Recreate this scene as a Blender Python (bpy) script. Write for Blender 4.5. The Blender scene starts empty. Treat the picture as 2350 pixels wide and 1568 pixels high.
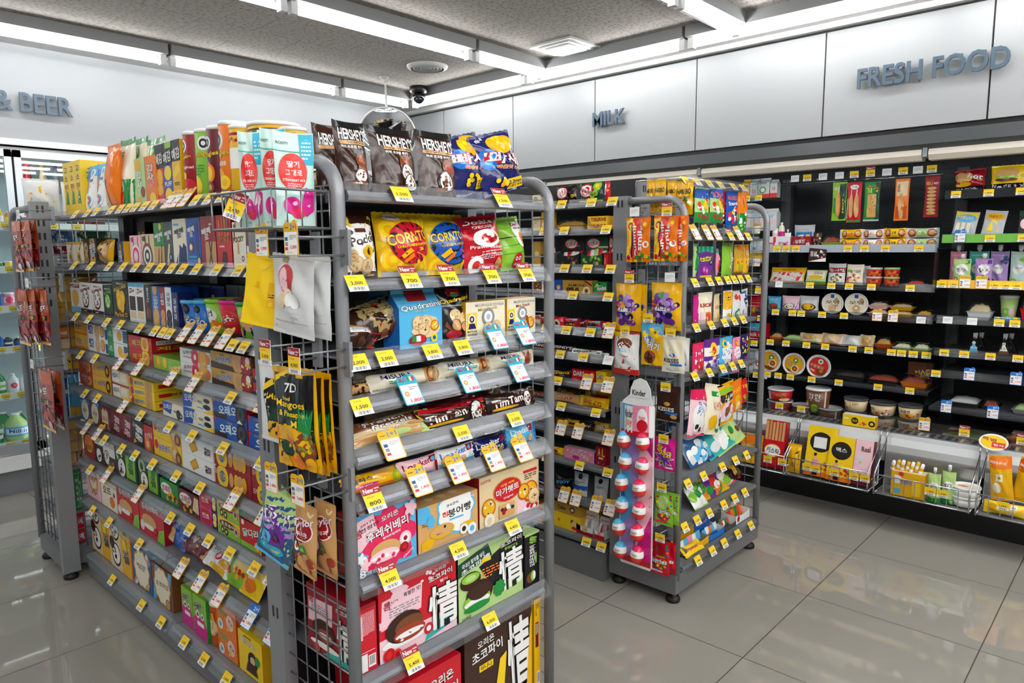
EXPO = 0.9
import bpy, math, random, re
from math import sin, cos, pi, radians
from mathutils import Vector, Matrix, Euler
scene = bpy.context.scene
COL = scene.collection

# ---------------------------------------------------------------- camera (eye 1.42 m up, 25 mm lens)
CAMZ = 1.42
FPX = 1631.69
YAW, PITCH, ROLL = radians(47.2734), radians(7.4132), radians(0.3977)
_f = Vector((sin(YAW)*cos(PITCH), cos(YAW)*cos(PITCH), -sin(PITCH)))
_r = Vector((cos(YAW), -sin(YAW), 0))
_d = _f.cross(_r)
_r2 = _r*cos(ROLL) + _d*sin(ROLL)
_d2 = _d*cos(ROLL) - _r*sin(ROLL)
CAMP = Vector((0, 0, CAMZ))
cd = bpy.data.cameras.new('camera'); cd.sensor_width = 36; cd.lens = FPX/2350*36
cd.clip_start = .05
cam = bpy.data.objects.new('camera', cd); COL.objects.link(cam)
cam.matrix_world = Matrix(((_r2.x, -_d2.x, -_f.x, 0), (_r2.y, -_d2.y, -_f.y, 0), (_r2.z, -_d2.z, -_f.z, CAMZ), (0, 0, 0, 1)))
scene.camera = cam

def along(px, axis, **fix):
    """measured column of the photo -> metres along a shelf (axis x or y, the other two coordinates known)"""
    k = 'xyz'.index(axis)
    P = Vector((fix.get('x', 0), fix.get('y', 0), fix.get('z', 0))); P[k] = 0
    q = P - CAMP; c = (px-1175)/FPX
    # (r.q + r_k t) = c (f.q + f_k t)
    return (c*_f.dot(q) - _r2.dot(q))/(_r2[k] - c*_f[k])
def height(py, x, y):
    q = Vector((x, y, 0)) - CAMP; c = (py-784)/FPX
    return (c*_f.dot(q) - _d2.dot(q))/(_d2[2] - c*_f[2])

# ---------------------------------------------------------------- colours and materials
PAL = dict(k='151417', dk='2b2420', w='f4f4f2', wh='dcdedf', y='fbd21a', yd='eeb40c', gd='c89a3a', o='f07c1a', od='c9560f', r='cf1528', rd='9d0f1e', rr='e5342c',
  p='f08fb0', pk='e8285f', mg='d41e8c', m='6b1226', v='6a2c91', vl='b18fd0', n='1a1f63', b='1456b8', bl='1e74cf', lb='56b6e6', cy='1aa7c8', tq='37b0a6', mi='c2dfd8',
  g='1f8f3d', dg='12432e', lg='8cc63a', gl='b9d98a', br='5a2f1a', bd='35190f', bm='7a4526', tn='c99a62', be='e5cda0', cr='f3ead0', gr='8d9094', dr='4a4c50', sv='b9bcc2',
  lp='f7cbd6', sk='e9b48c', ch='3d2216', wf='d8a768', ol='7c8a2a', gb='2d5a8c', st='9fa3a8', rb='a33b22', kh='a8945e')
def lin(h):
    if h not in PAL and len(h) != 6: print('BADCOL', h); h = 'gr'
    if h in PAL: h = PAL[h]
    o = []
    for i in (0, 2, 4):
        c = int(h[i:i+2], 16)/255
        o.append(c/12.92 if c <= .04045 else ((c+.055)/1.055)**2.4)
    return (*o, 1)
MATS = {}
def base_mat(name, col, rough=.5, metal=0, spec=.5, bump=0, bscale=40, coat=0, emit=None, alpha=1, trans=0, var=.0, bdist=.002, stretch=(1,1,1)):
    m = bpy.data.materials.new(name); m.use_nodes = True
    nt = m.node_tree; b = nt.nodes['Principled BSDF']
    b.inputs['Base Color'].default_value = col
    b.inputs['Roughness'].default_value = rough; b.inputs['Metallic'].default_value = metal
    b.inputs['Specular IOR Level'].default_value = spec
    b.inputs['Coat Weight'].default_value = coat; b.inputs['Coat Roughness'].default_value = .08
    b.inputs['Alpha'].default_value = alpha; b.inputs['Transmission Weight'].default_value = trans
    if emit: b.inputs['Emission Color'].default_value = col; b.inputs['Emission Strength'].default_value = emit
    tc = nt.nodes.new('ShaderNodeTexCoord')
    if bump or var:
        mp = nt.nodes.new('ShaderNodeMapping'); mp.inputs['Scale'].default_value = stretch
        nt.links.new(tc.outputs['Object'], mp.inputs['Vector'])
        no = nt.nodes.new('ShaderNodeTexNoise'); no.inputs['Scale'].default_value = bscale; no.inputs['Detail'].default_value = 2
        nt.links.new(mp.outputs['Vector'], no.inputs['Vector'])
        if bump:
            bp = nt.nodes.new('ShaderNodeBump'); bp.inputs['Strength'].default_value = bump; bp.inputs['Distance'].default_value = bdist
            nt.links.new(no.outputs['Fac'], bp.inputs['Height']); nt.links.new(bp.outputs['Normal'], b.inputs['Normal'])
            if coat: nt.links.new(bp.outputs['Normal'], b.inputs['Coat Normal'])
        if var:
            mx = nt.nodes.new('ShaderNodeMixRGB'); mx.blend_type = 'MULTIPLY'; mx.inputs['Fac'].default_value = var
            mx.inputs['Color1'].default_value = col
            nt.links.new(no.outputs['Color'], mx.inputs['Color2']); nt.links.new(mx.outputs['Color'], b.inputs['Base Color'])
    return m
def M(col, kind='c'):
    """printed carton c, plastic film f, matt pouch q, hard plastic h, paper t"""
    key = kind+'_'+col
    if key not in MATS:
        c = lin(col)
        if kind == 'c': m = base_mat('carton_'+col, c, rough=.38, var=.06, bscale=9)
        elif kind == 'f': m = base_mat('film_'+col, c, rough=.18, spec=.5, bump=.8, bscale=24, bdist=.008, stretch=(1, 1, .55))
        elif kind == 'q': m = base_mat('pouch_'+col, c, rough=.42, spec=.4, bump=.3, bscale=16, bdist=.006)
        elif kind == 'h': m = base_mat('plastic_'+col, c, rough=.25, var=.03)
        elif kind == 't': m = base_mat('paper_'+col, c, rough=.6, var=.03)
        MATS[key] = m
    return MATS[key]
GREY = base_mat('grey_powder_coated_steel', lin('8b8d92'), rough=.36, metal=.25, var=.06, bscale=60)
GREYD = base_mat('dark_grey_powder_coated_steel', lin('76777a'), rough=.42, metal=.2, var=.06, bscale=60)
LIPM = base_mat('silver_grey_shelf_steel', lin('83858e'), rough=.4, metal=.4, var=.05, bscale=50)
WIRE = base_mat('grey_wire', lin('8c8f93'), rough=.3, metal=.6)
CHROME = base_mat('bright_wire', lin('c9ccd0'), rough=.15, metal=.9)
BLACK = base_mat('black_enamel', lin('17181b'), rough=.4, var=.1)
BLACKG = base_mat('slate_black_liner', lin('2b2e35'), rough=.3, var=.08, bscale=20)
WHITEP = base_mat('white_painted_steel', lin('e9eaea'), rough=.35, var=.02)
RUBBER = base_mat('black_rubber', lin('121212'), rough=.55)
ALU = base_mat('brushed_aluminium', lin('b9bcc0'), rough=.28, metal=.85, bump=.05, bscale=200, stretch=(1, .02, 1))
def clear_mat(name, tint, fac, rough=.05, bump=0):
    m = bpy.data.materials.new(name); m.use_nodes = True; nt = m.node_tree; nt.nodes.clear()
    out = nt.nodes.new('ShaderNodeOutputMaterial'); mix = nt.nodes.new('ShaderNodeMixShader')
    tr = nt.nodes.new('ShaderNodeBsdfTransparent'); tr.inputs['Color'].default_value = tint
    gl = nt.nodes.new('ShaderNodeBsdfGlossy'); gl.inputs['Roughness'].default_value = rough
    lw = nt.nodes.new('ShaderNodeLayerWeight'); lw.inputs['Blend'].default_value = .35
    ma = nt.nodes.new('ShaderNodeMath'); ma.operation = 'MULTIPLY_ADD'; ma.inputs[1].default_value = .16; ma.inputs[2].default_value = fac
    ma.use_clamp = True
    nt.links.new(lw.outputs['Fresnel'], ma.inputs[0]); nt.links.new(ma.outputs[0], mix.inputs['Fac'])
    nt.links.new(tr.outputs[0], mix.inputs[1]); nt.links.new(gl.outputs[0], mix.inputs[2]); nt.links.new(mix.outputs[0], out.inputs['Surface'])
    if bump:
        no = nt.nodes.new('ShaderNodeTexNoise'); no.inputs['Scale'].default_value = 30
        bp = nt.nodes.new('ShaderNodeBump'); bp.inputs['Strength'].default_value = bump; bp.inputs['Distance'].default_value = .005
        nt.links.new(no.outputs['Fac'], bp.inputs['Height']); nt.links.new(bp.outputs['Normal'], gl.inputs['Normal']); nt.links.new(bp.outputs['Normal'], lw.inputs['Normal'])
    return m
RAILM = clear_mat('clear_price_rail_plastic', (.94, .95, .96, 1), .015, .11, .2)
CLEARP = clear_mat('clear_packaging_plastic', (.93, .95, .95, 1), .05, .08, .5)
GLASSM = clear_mat('door_glass', (.9, .95, .95, 1), .03, .01)
MIRROR = base_mat('mirror_silver', (.92, .93, .94, 1), rough=.01, metal=1)
TUBE = base_mat('lit_fluorescent_tube', (1, 1, .985, 1), emit=17)
LEDM = base_mat('lit_cooler_strip', (.93, .97, 1, 1), emit=7)

# ---------------------------------------------------------------- mesh builder
class MB:
    def __init__(s): s.v = []; s.f = []; s.mi = []; s.mats = []; s.sm = []; s.ix = {}
    def m(s, mat):
        k = mat.name
        if k not in s.ix: s.ix[k] = len(s.mats); s.mats.append(mat)
        return s.ix[k]
    def add(s, vs, fs, mat, smooth=False):
        o = len(s.v); s.v.extend(vs); i = s.m(mat)
        for f in fs: s.f.append([o+q for q in f]); s.mi.append(i); s.sm.append(smooth)
        return o
    def box(s, x0, x1, y0, y1, z0, z1, mat, top=None):
        v = [(x0, y0, z0), (x1, y0, z0), (x1, y1, z0), (x0, y1, z0), (x0, y0, z1), (x1, y0, z1), (x1, y1, z1), (x0, y1, z1)]
        s.add(v, [(0, 3, 2, 1), (4, 5, 6, 7), (0, 1, 5, 4), (1, 2, 6, 5), (2, 3, 7, 6), (3, 0, 4, 7)], mat)
    def tube(s, pts, r, mat, n=6, closed=False):
        pts = [Vector(p) for p in pts]; N = len(pts); base = len(s.v); vs = []; fs = []
        up0 = None
        for i, p in enumerate(pts):
            if closed: t = pts[(i+1) % N]-pts[i-1]
            else: t = pts[min(i+1, N-1)]-pts[max(i-1, 0)]
            t.normalize()
            a = t.orthogonal() if up0 is None else (up0-t*up0.dot(t))
            if a.length < 1e-4: a = t.orthogonal()
            a.normalize(); up0 = a; b = t.cross(a)
            for k in range(n): q = p+(a*cos(2*pi*k/n)+b*sin(2*pi*k/n))*r; vs.append(tuple(q))
        for i in range(N-(0 if closed else 1)):
            j = (i+1) % N
            for k in range(n): l = (k+1) % n; fs.append((i*n+k, i*n+l, j*n+l, j*n+k))
        if not closed: fs.append(tuple(range(n))[::-1]); fs.append(tuple((N-1)*n+k for k in range(n)))
        s.add(vs, fs, mat, n > 4)
    def lathe(s, prof, mat, n=24, c=(0, 0, 0), axis='z', cap=True):
        vs = []; fs = []
        for r, z in prof:
            for k in range(n):
                a = 2*pi*k/n; p = (r*cos(a), r*sin(a), z)
                if axis == 'y': p = (p[0], p[2], p[1])
                vs.append((p[0]+c[0], p[1]+c[1], p[2]+c[2]))
        for i in range(len(prof)-1):
            for k in range(n):
                l = (k+1) % n; q = (i*n+k, i*n+l, (i+1)*n+l, (i+1)*n+k)
                fs.append(q[::-1] if axis == 'y' else q)
        if cap: fs.append(tuple(range(n))[::-1]); fs.append(tuple((len(prof)-1)*n+k for k in range(n)))
        s.add(vs, fs, mat, True)
    def grid(s, fn, nu, nv, mat, smooth=True, flip=False):
        vs = [tuple(fn(i/nu, j/nv)) for j in range(nv+1) for i in range(nu+1)]; fs = []
        for j in range(nv):
            for i in range(nu):
                a = j*(nu+1)+i; q = (a, a+1, a+nu+2, a+nu+1); fs.append(q[::-1] if flip else q)
        s.add(vs, fs, mat, smooth)
    def prism(s, pts, fn0, fn1, mat):
        """extrude outline pts (2d) between two mappings"""
        n = len(pts); s.add([tuple(fn0(*p)) for p in pts]+[tuple(fn1(*p)) for p in pts],
            [tuple(range(n)), tuple(range(2*n-1, n-1, -1))]+[(i, n+i, n+(i+1) % n, (i+1) % n) for i in range(n)], mat)
    def mesh(s, name):
        me = bpy.data.meshes.new(name); me.from_pydata(s.v, [], s.f)
        for m in s.mats: me.materials.append(m)
        me.polygons.foreach_set('material_index', s.mi); me.polygons.foreach_set('use_smooth', s.sm); me.update()
        return me
    def obj(s, name, parent=None, loc=(0, 0, 0), rot=(0, 0, 0)):
        o = bpy.data.objects.new(name, s.mesh(name)); COL.objects.link(o)
        o.location = loc; o.rotation_euler = rot
        if parent: o.parent = parent
        return o
LABELS = {}
def tag(o, label, cat, group=None, kind=None):
    o['label'] = label; o['category'] = cat
    if group: o['group'] = group
    if kind: o['kind'] = kind
    LABELS.setdefault(label, []).append(o.name)
    n = len(label.split())
    if n < 4 or n > 16: print('LABELLEN', n, label)
    return o
def empty(name, loc, rot=(0, 0, 0)):
    o = bpy.data.objects.new(name, None); COL.objects.link(o); o.location = loc; o.rotation_euler = rot; return o
class Rack:
    """a thing at loc whose parts are modelled in world metres"""
    def __init__(s, name, loc, label, cat, group=None):
        s.o = empty(name, loc); s.l = Vector(loc); tag(s.o, label, cat, group)
    def part(s, mb, name): return mb.obj(name, s.o, -s.l)
def struct(mb, name):
    o = mb.obj(name); o['kind'] = 'structure'; return o

# ---------------------------------------------------------------- printed lettering and pictures
TXT = {}
def text2d(body, bold=0.):
    k = (body, bold)
    if k not in TXT:
        c = bpy.data.curves.new('t', 'FONT'); c.body = body.replace('/', '\n'); c.resolution_u = 2; c.offset = bold; c.align_x = 'CENTER'; c.space_line = .8
        o = bpy.data.objects.new('t', c); me = bpy.data.meshes.new_from_object(o)
        vs = [(v.co.x, v.co.y) for v in me.vertices]; fs = [tuple(p.vertices) for p in me.polygons]
        bpy.data.objects.remove(o); bpy.data.curves.remove(c); bpy.data.meshes.remove(me)
        if vs:
            x0 = min(v[0] for v in vs); x1 = max(v[0] for v in vs); y0 = min(v[1] for v in vs); y1 = max(v[1] for v in vs)
            w = max(x1-x0, 1e-5); h = max(y1-y0, 1e-5)
            vs = [((a-x0)/w-.5, (b-y0)/h-.5) for a, b in vs]
        TXT[k] = (vs, fs)
    return TXT[k]
def art(mb, ops, S, W, H, kind='c', h0=.0003, dh=.00012, curved=False):
    """S(u, v, h) maps print coordinates to the surface of the pack; prints end at its edges"""
    S0 = S; S = lambda u, v, h: S0(min(1, max(0, u)), min(1, max(0, v)), h)
    h = h0
    for op in ops.split(';'):
        a = op.split()
        if not a: continue
        h += dh; c = a[0]
        def mt(x): return M(x, kind)
        def disc(cx, cy, rx, ry, mat, h, wob=0, nw=0):
            N = 22 if not nw else nw*4; R = 3 if curved else 1
            vs = [S(cx, cy, h)]; fs = []
            for q in range(1, R+1):
                for k in range(N):
                    t = 2*pi*k/N; w = (1+wob*cos(nw*t))*q/R
                    vs.append(S(cx+rx*w*cos(t), cy+ry*w*sin(t), h))
            for k in range(N): fs.append((0, 1+k, 1+(k+1) % N))
            for q in range(R-1):
                for k in range(N): fs.append((1+q*N+k, 1+(q+1)*N+k, 1+(q+1)*N+(k+1) % N, 1+q*N+(k+1) % N))
            mb.add(vs, fs, mat, curved)
        if c == 'r':
            x0, y0, x1, y1 = map(float, a[1:5]); mat = mt(a[5])
            nu = max(1, int(abs(x1-x0)*10)) if curved else 1; nv = max(1, int(abs(y1-y0)*12)) if curved else 1
            mb.grid(lambda i, j: S(x0+(x1-x0)*i, y0+(y1-y0)*j, h), nu, nv, mat, curved)
        elif c == 'e': cx, cy, rx, ry = map(float, a[1:5]); disc(cx, cy, rx, ry, mt(a[5]), h)
        elif c == 'c':
            cx, cy, r = map(float, a[1:4])
            for i, q in enumerate(a[4:]): rr = r*(1-i/len(a[4:])); disc(cx, cy, rr, rr*W/H, mt(q), h); h += dh
        elif c == 's': cx, cy, r = map(float, a[1:4]); disc(cx, cy, r, r*W/H, mt(a[5]), h, .1 if len(a) < 7 else float(a[6]), int(a[4]))
        elif c == 'k':
            cx, cy, r = map(float, a[1:4]); kd = a[4]; ra = r*W/H
            sets = dict(ck=('tn', 'wf', 'bd'), oreo=('k', 'w', 'k'), pie=('bd', 'w', 'bm'), bun=('od', 'yd', 'cr'), pink=('lp', 'w', 'pk'), grn=('bd', 'lg', 'w'), wf=('wf', 'be', 'tn'), rd=('rd', 'rr', 'w'), nut=('bm', 'tn', 'wf'), fr=('g', 'lg', 'y'))[kd]
            disc(cx, cy, r, ra, mt(sets[0]), h); h += dh; disc(cx-.02*r, cy+.04*ra, r*.85, ra*.82, mt(sets[1]), h); h += dh
            rn = random.Random(int(cx*97+cy*31))
            for i in range(7):
                t = rn.uniform(0, 6.3); q = rn.uniform(.1, .65); disc(cx+r*q*cos(t), cy+ra*q*sin(t), r*.16, ra*.13, mt(sets[2]), h)
        elif c == 'd':
            cx, cy, rx, ry = map(float, a[1:5]); n = int(a[5]); sz = float(a[6]); rn = random.Random(int(a[8]) if len(a) > 8 else 1)
            cols = a[7].split(',')
            for i in range(n):
                t = rn.uniform(0, 6.3); q = rn.random()**.5; disc(cx+rx*q*cos(t), cy+ry*q*sin(t), sz, sz*W/H*rn.uniform(.6, 1.1), mt(cols[i % len(cols)]), h+dh*.2*i)
            h += dh*.2*n
        elif c == 'l':
            x0, y0, x1, n, lh = map(float, a[1:6]); rn = random.Random(int(n*7))
            for i in range(int(n)):
                y = y0-i*lh*2.1; xe = x1 if i < n-1 else x0+(x1-x0)*.6; x = x0
                while x < xe:
                    w = rn.uniform(.03, .1); mb.add([S(x, y-lh*.5, h), S(min(x+w, xe), y-lh*.5, h), S(min(x+w, xe), y+lh*.5, h), S(x, y+lh*.5, h)], [(0, 1, 2, 3)], mt(a[6])); x += w+.018
        elif c == 'b':
            x0, y0, x1, y1 = map(float, a[1:5]); mb.add([S(x0, y0, h), S(x1, y0, h), S(x1, y1, h), S(x0, y1, h)], [(0, 1, 2, 3)], mt('w')); h += dh
            n = 11; yy0 = y0+(y1-y0)*.18
            for i in range(n):
                x = x0+(x1-x0)*(.08+.84*i/n); w = (x1-x0)*.84/n*(.3+.4*((i*7) % 3)/2)
                mb.add([S(x, yy0, h), S(x+w, yy0, h), S(x+w, y1-(y1-y0)*.08, h), S(x, y1-(y1-y0)*.08, h)], [(0, 1, 2, 3)], mt('k'))
        elif c == 'p':
            q = list(map(float, a[2:])); mb.add([S(q[i], q[i+1], h) for i in range(0, len(q), 2)], [tuple(range(len(q)//2))], mt(a[1]), curved)
        elif c == 't':
            cx, cy, w, hh = map(float, a[1:5]); col, ol, rot = a[5], a[6], float(a[7]); body = ' '.join(a[8:])
            bw, bh = w*W, hh*H; ca, sa = cos(radians(rot)), sin(radians(rot))
            if abs(abs(rot)-90) < 20: bw, bh = bh, bw
            def put(off, mat, h, grow=0):
                vs, fs = text2d(body, off); out = []
                for x, y in vs:
                    x *= bw+grow; y *= bh+grow; out.append(S(cx+(x*ca-y*sa)/W, cy+(x*sa+y*ca)/H, h))
                mb.add(out, fs, mat)
            if ol != '-':
                put(.05, mt(ol), h, min(bw, bh)*.07); h += dh*1.5
            put(.02, mt(col), h)

# ---------------------------------------------------------------- kinds of packs (local: x right, y away, z up; y = 0 is the front)
def split_art(s):
    d = {'F': ''}; cur = 'F'
    for part in re.split(r'\|([FRLTK]):', '|F:'+s)[1:]:
        if part in 'FRLTK' and len(part) == 1: cur = part
        else: d[cur] = d.get(cur, '')+part
    return d
def pk_box(W, D, H, bg, a, rn, o):
    mb = MB(); c = M(bg); e = .0006
    sd = M(o.get('sd', bg)); tp = M(o.get('tp', o.get('sd', bg)))
    x = W/2; v = [(-x, 0, 0), (x, 0, 0), (x, D, 0), (-x, D, 0), (-x, 0, H), (x, 0, H), (x, D, H), (-x, D, H)]
    mb.add(v, [(0, 1, 5, 4), (0, 3, 2, 1), (2, 3, 7, 6)], c); mb.add(v, [(1, 2, 6, 5), (3, 0, 4, 7)], sd); mb.add(v, [(4, 5, 6, 7)], tp)
    d = split_art(a)
    art(mb, d['F'], lambda u, w, h: ((u-.5)*W, -h, w*H), W, H)
    if 'R' in d: art(mb, d['R'], lambda u, w, h: (x+h, u*D, w*H), D, H)
    if 'L' in d: art(mb, d['L'], lambda u, w, h: (-x-h, (1-u)*D, w*H), D, H)
    if 'T' in d: art(mb, d['T'], lambda u, w, h: ((u-.5)*W, w*D, H+h), W, D)
    return mb
def bag_surface(W, D, H, rn, pouch, side=False):
    ph = [(rn.uniform(2, 6), rn.uniform(2, 6), rn.uniform(0, 6), rn.uniform(.3, 1)) for _ in range(4)]
    cl = lambda t: 0. if t < 0 else (1. if t > 1 else t)
    def S(u, v, h, back=False):
        u = cl(u); v = cl(v)
        vv = cl((v-.05)/.9)
        if side: a = sin(pi*cl((u-.06)/.88))**.6; b = sin(pi*v)**.5
        elif pouch: a = sin(pi*u)**.5; b = cos(pi/2*vv)**.6*min(1., .75+v*2)
        else: a = sin(pi*u)**.6; b = sin(pi*vv)**.55
        t = a*b
        wr = sum(q[3]*sin(q[0]*u*3+q[1]*v*3+q[2]) for q in ph)*.0021*min(1, H/.12)
        y = t*D/2-(wr if not back else -wr)*(0.2+t)*(1 if t > 0 else 0)
        pin = 1-.05*b*sin(pi*v)
        if side: z = H*(.5+(v-.5)*(1-.10*a)); x = (u-.5)*W
        else: x = (u-.5)*W*pin; z = v*H*(1-.02*a)+.01*H*a*0
        return (x, D/2+(y if back else -y)+(h if back else -h), z)
    return S
def pk_bag(W, D, H, bg, a, rn, o, pouch=False, side=False, kind='f'):
    mb = MB(); S = bag_surface(W, D, H, rn, pouch, side); c = M(bg, kind); bk = M(o.get('sd', bg), kind)
    mb.grid(lambda i, j: S(i, j, 0), 14, 18, c); mb.grid(lambda i, j: S(i, j, 0, True), 14, 18, bk, flip=True)
    if pouch:
        vs = [S(i/14, 0, 0) for i in range(15)]+[S(i/14, 0, 0, True) for i in range(15)]
        mb.add(vs, [(i+1, i, 15+i, 16+i) for i in range(14)], c)
    sl = M(o.get('sl', bg), kind)     # crimped seals
    if side:
        for sx in (-1, 1):
            n = 9; vs = []
            for i in range(n): z = H*(.02+.96*i/(n-1)); vs += [(sx*W/2*.97, D/2, z), (sx*(W/2+.007+.003*(i % 2)), D/2+.0015*(i % 2), z)]
            mb.add(vs, [(2*i, 2*i+1, 2*i+3, 2*i+2) for i in range(n-1)], sl)
    elif not pouch:
        for z0, dz in ((0, 1), (H, -1)):
            n = 17; vs = []
            for i in range(n): x = (i/(n-1)-.5)*W; vs += [(x, D/2-.0012, z0+dz*.05*H), (x, D/2-.0012, z0+(.002 if i % 2 else 0))]
            mb.add(vs, [(2*i, 2*i+1, 2*i+3, 2*i+2) for i in range(n-1)], sl)
    d = split_art(a)
    art(mb, d['F'], S, W, H, kind, h0=.0008, dh=.00014, curved=True)
    return mb
def pk_can(W, D, H, bg, a, rn, o, lid='w'):
    mb = MB(); r = W/2; D = W; cp = (0, r, 0); hb = H*.965
    mb.lathe([(r*.96, 0), (r, .003), (r, hb-.003), (r*.97, hb)], M(bg), 28, cp)
    d = split_art(a); art(mb, d['F'], lambda u, v, h: ((r+h)*sin((u-.5)*2.4), r-(r+h)*cos((u-.5)*2.4), v*hb), W*1.2, hb, curved=True)
    l = MB(); l.lathe([(r*.97, hb-.004), (r*1.035, hb-.004), (r*1.035, H-.002), (r*.99, H), (r*.93, H-.0015)], M(lid, 'h'), 28, cp)
    mb.kids = [('lid', l)]
    return mb
def pk_cup(W, D, H, bg, a, rn, o, lid='w'):
    mb = MB(); r = W/2; cp = (0, r, 0); hb = H*.9; k = float(o.get('taper', .78))
    mb.lathe([(r*k*.9, 0), (r*k, .003), (r*.97, hb)], M(bg), 30, cp)
    d = split_art(a); art(mb, d['F'], lambda u, v, h: ((r*(k+(.97-k)*v)+h)*sin((u-.5)*2.6), r-(r*(k+(.97-k)*v)+h)*cos((u-.5)*2.6), v*hb), W*1.25, hb, curved=True)
    l = MB(); lc = M(o.get('lid', lid), 'h')
    l.lathe([(r*.95, hb-.001), (r*1.02, hb-.001), (r*1.02, hb+.007), (r*.98, hb+.01), (r*.96, H), (r*.9, H-.001), (r*.88, H-.003), (.001, H-.003)], lc, 30, cp)
    if 'K' in d: art(l, d['K'], lambda u, v, h: ((u-.5)*W*.88, r+(v-.5)*W*.88, H-.003+h), W, W)
    mb.kids = [('lid', l)]
    return mb
def pk_disc(W, D, H, bg, a, rn, o):
    """bowl stood on its edge, lid towards the viewer"""
    mb = MB(); r = W/2; k = r
    mb.lathe([(r*.96, .008), (r, .006), (r*1.0, .002), (r*.93, 0), (r*.9, .003), (.001, .003)], M('w', 'h'), 32, (0, 0, r), axis='y')
    mb.lathe([(r*.94, .008), (r*.72, D)], M(bg, 'h'), 32, (0, 0, r), axis='y')
    d = split_art(a); art(mb, d['F'], lambda u, v, h: ((u-.5)*W*.88, .0025-h, r+(v-.5)*W*.88), W, W)
    return mb
def pk_tray(W, D, H, bg, a, rn, o):
    """shallow tray with food under a clear lid"""
    mb = MB(); x = W/2; hb = H*.45; i = .012; c = M(bg, 'h')
    def ring(z, s): return [(-x+s, s, z), (x-s, s, z), (x-s, D-s, z), (-x+s, D-s, z)]
    q = [(j, (j+1) % 4, 4+(j+1) % 4, 4+j) for j in range(4)]
    mb.add(ring(0, i)+ring(hb, 0), q+[(3, 2, 1, 0)], c)
    mb.add(ring(hb, -.003)+ring(hb+.002, -.003), q+[(3, 2, 1, 0)], c); mb.add(ring(hb+.002, -.003), [(0, 1, 2, 3)], c)
    food = M(o.get('fd', 'be'), 'q')
    mb.grid(lambda u, v: ((u-.5)*(W-.02), .01+v*(D-.02), hb+.003+(H-hb)*.7*(sin(pi*u)*sin(pi*v))**.35*(1+.12*sin(u*19+v*7))), 12, 8, food)
    l = MB()
    def dome(u, v): return ((u-.5)*W*.99, D*.005+v*D*.99, hb+.003+(H-hb)*min(1, 5*min(u, 1-u, v, 1-v)+.02))
    l.grid(dome, 10, 10, CLEARP)
    d = split_art(a); art(l, d['F'], lambda u, v, h: ((u-.5)*W*.96, .02+v*D*.9, H+.0005+h), W, D)
    mb.kids = [('clear_lid', l)]
    return mb
def pk_bottle(W, D, H, bg, a, rn, o):
    mb = MB(); r = W/2; cp = (0, r, 0); s = float(o.get('sh', .68))
    mb.lathe([(r*.86, 0), (r, .01), (r, H*s*.5), (r*.96, H*s*.55), (r, H*s*.6), (r, H*s), (r*.8, H*(s+.1)), (r*.36, H*.9), (r*.34, H*.93)], M(bg, 'h'), 20, cp)
    c = MB(); c.lathe([(r*.4, H*.925), (r*.4, H*.99), (r*.36, H)], M(o.get('cap', 'w'), 'h'), 16, cp)
    lb = MB(); lb.lathe([(r*1.01, H*.18), (r*1.01, H*s*.88)], M(o.get('lb', 'w')), 20, cp, cap=False)
    d = split_art(a); art(lb, d['F'], lambda u, v, h: ((r*1.01+h)*sin((u-.5)*2.4), r-(r*1.01+h)*cos((u-.5)*2.4), H*.18+v*(H*s*.88-H*.18)), W*1.2, H*.4, curved=True)
    mb.kids = [('cap', c), ('printed_label', lb)]
    return mb
def pk_gable(W, D, H, bg, a, rn, o):
    """gable-top carton or gable bag"""
    mb = MB(); x = W/2; c = M(bg); hs = H*float(o.get('gs', .78)); sd = M(o.get('sd', bg)); n = .001
    v = [(-x, 0, 0), (x, 0, 0), (x, D, 0), (-x, D, 0), (-x, 0, hs), (x, 0, hs), (x, D, hs), (-x, D, hs), (-x, D/2-n, H*.93), (x, D/2-n, H*.93), (x, D/2+n, H*.93), (-x, D/2+n, H*.93), (-x, D/2-n, H), (x, D/2-n, H), (x, D/2+n, H), (-x, D/2+n, H)]
    mb.add(v, [(0, 1, 5, 4), (4, 5, 9, 8), (8, 9, 13, 12), (0, 3, 2, 1), (2, 3, 7, 6), (7, 11, 10, 6), (11, 15, 14, 10), (12, 13, 14, 15)], c)
    mb.add(v, [(1, 2, 6, 5), (5, 6, 10, 9), (9, 10, 14, 13), (3, 0, 4, 7), (4, 8, 11, 7), (8, 12, 15, 11)], sd)
    def S(u, w, h):
        z = w*H
        y = 0 if z < hs else (D/2-n)*min(1, (z-hs)/(H*.93-hs))
        return ((u-.5)*W, y-h, z+h*.3)
    d = split_art(a); art(mb, d['F'], S, W, H, h0=.0006)
    if 'R' in d: art(mb, d['R'], lambda u, w, h: (x+h, u*D, w*hs), D, hs)
    return mb
def pk_spout(W, D, H, bg, a, rn, o):
    mb = pk_bag(W, D, H*.84, bg, a, rn, o, True, kind='q')
    c = MB(); r = W*.11
    c.lathe([(r*.8, H*.83), (r*.8, H*.87), (r*1.25, H*.875), (r*1.25, H*.99), (r, H)], M('w', 'h'), 14, (0, D/2, 0)); mb.kids = [('spout_cap', c)]
    return mb
def pk_tri(W, D, H, bg, a, rn, o):
    mb = MB(); x = W/2; P = [(-x, .002), (x, .002), (0, H)]
    mb.prism(P, lambda p, q: (p, D, q), lambda p, q: (p, 0, q), M(bg, 'f'))
    mb.prism([(-.008, H-.01), (.008, H-.01), (.012, H+.02), (-.01, H+.018)], lambda p, q: (p, D/2+.001, q), lambda p, q: (p, D/2-.001, q), M('sv', 'f'))
    d = split_art(a); art(mb, d['F'], lambda u, w, h: ((u-.5)*W, -h, w*H), W, H); return mb
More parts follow.
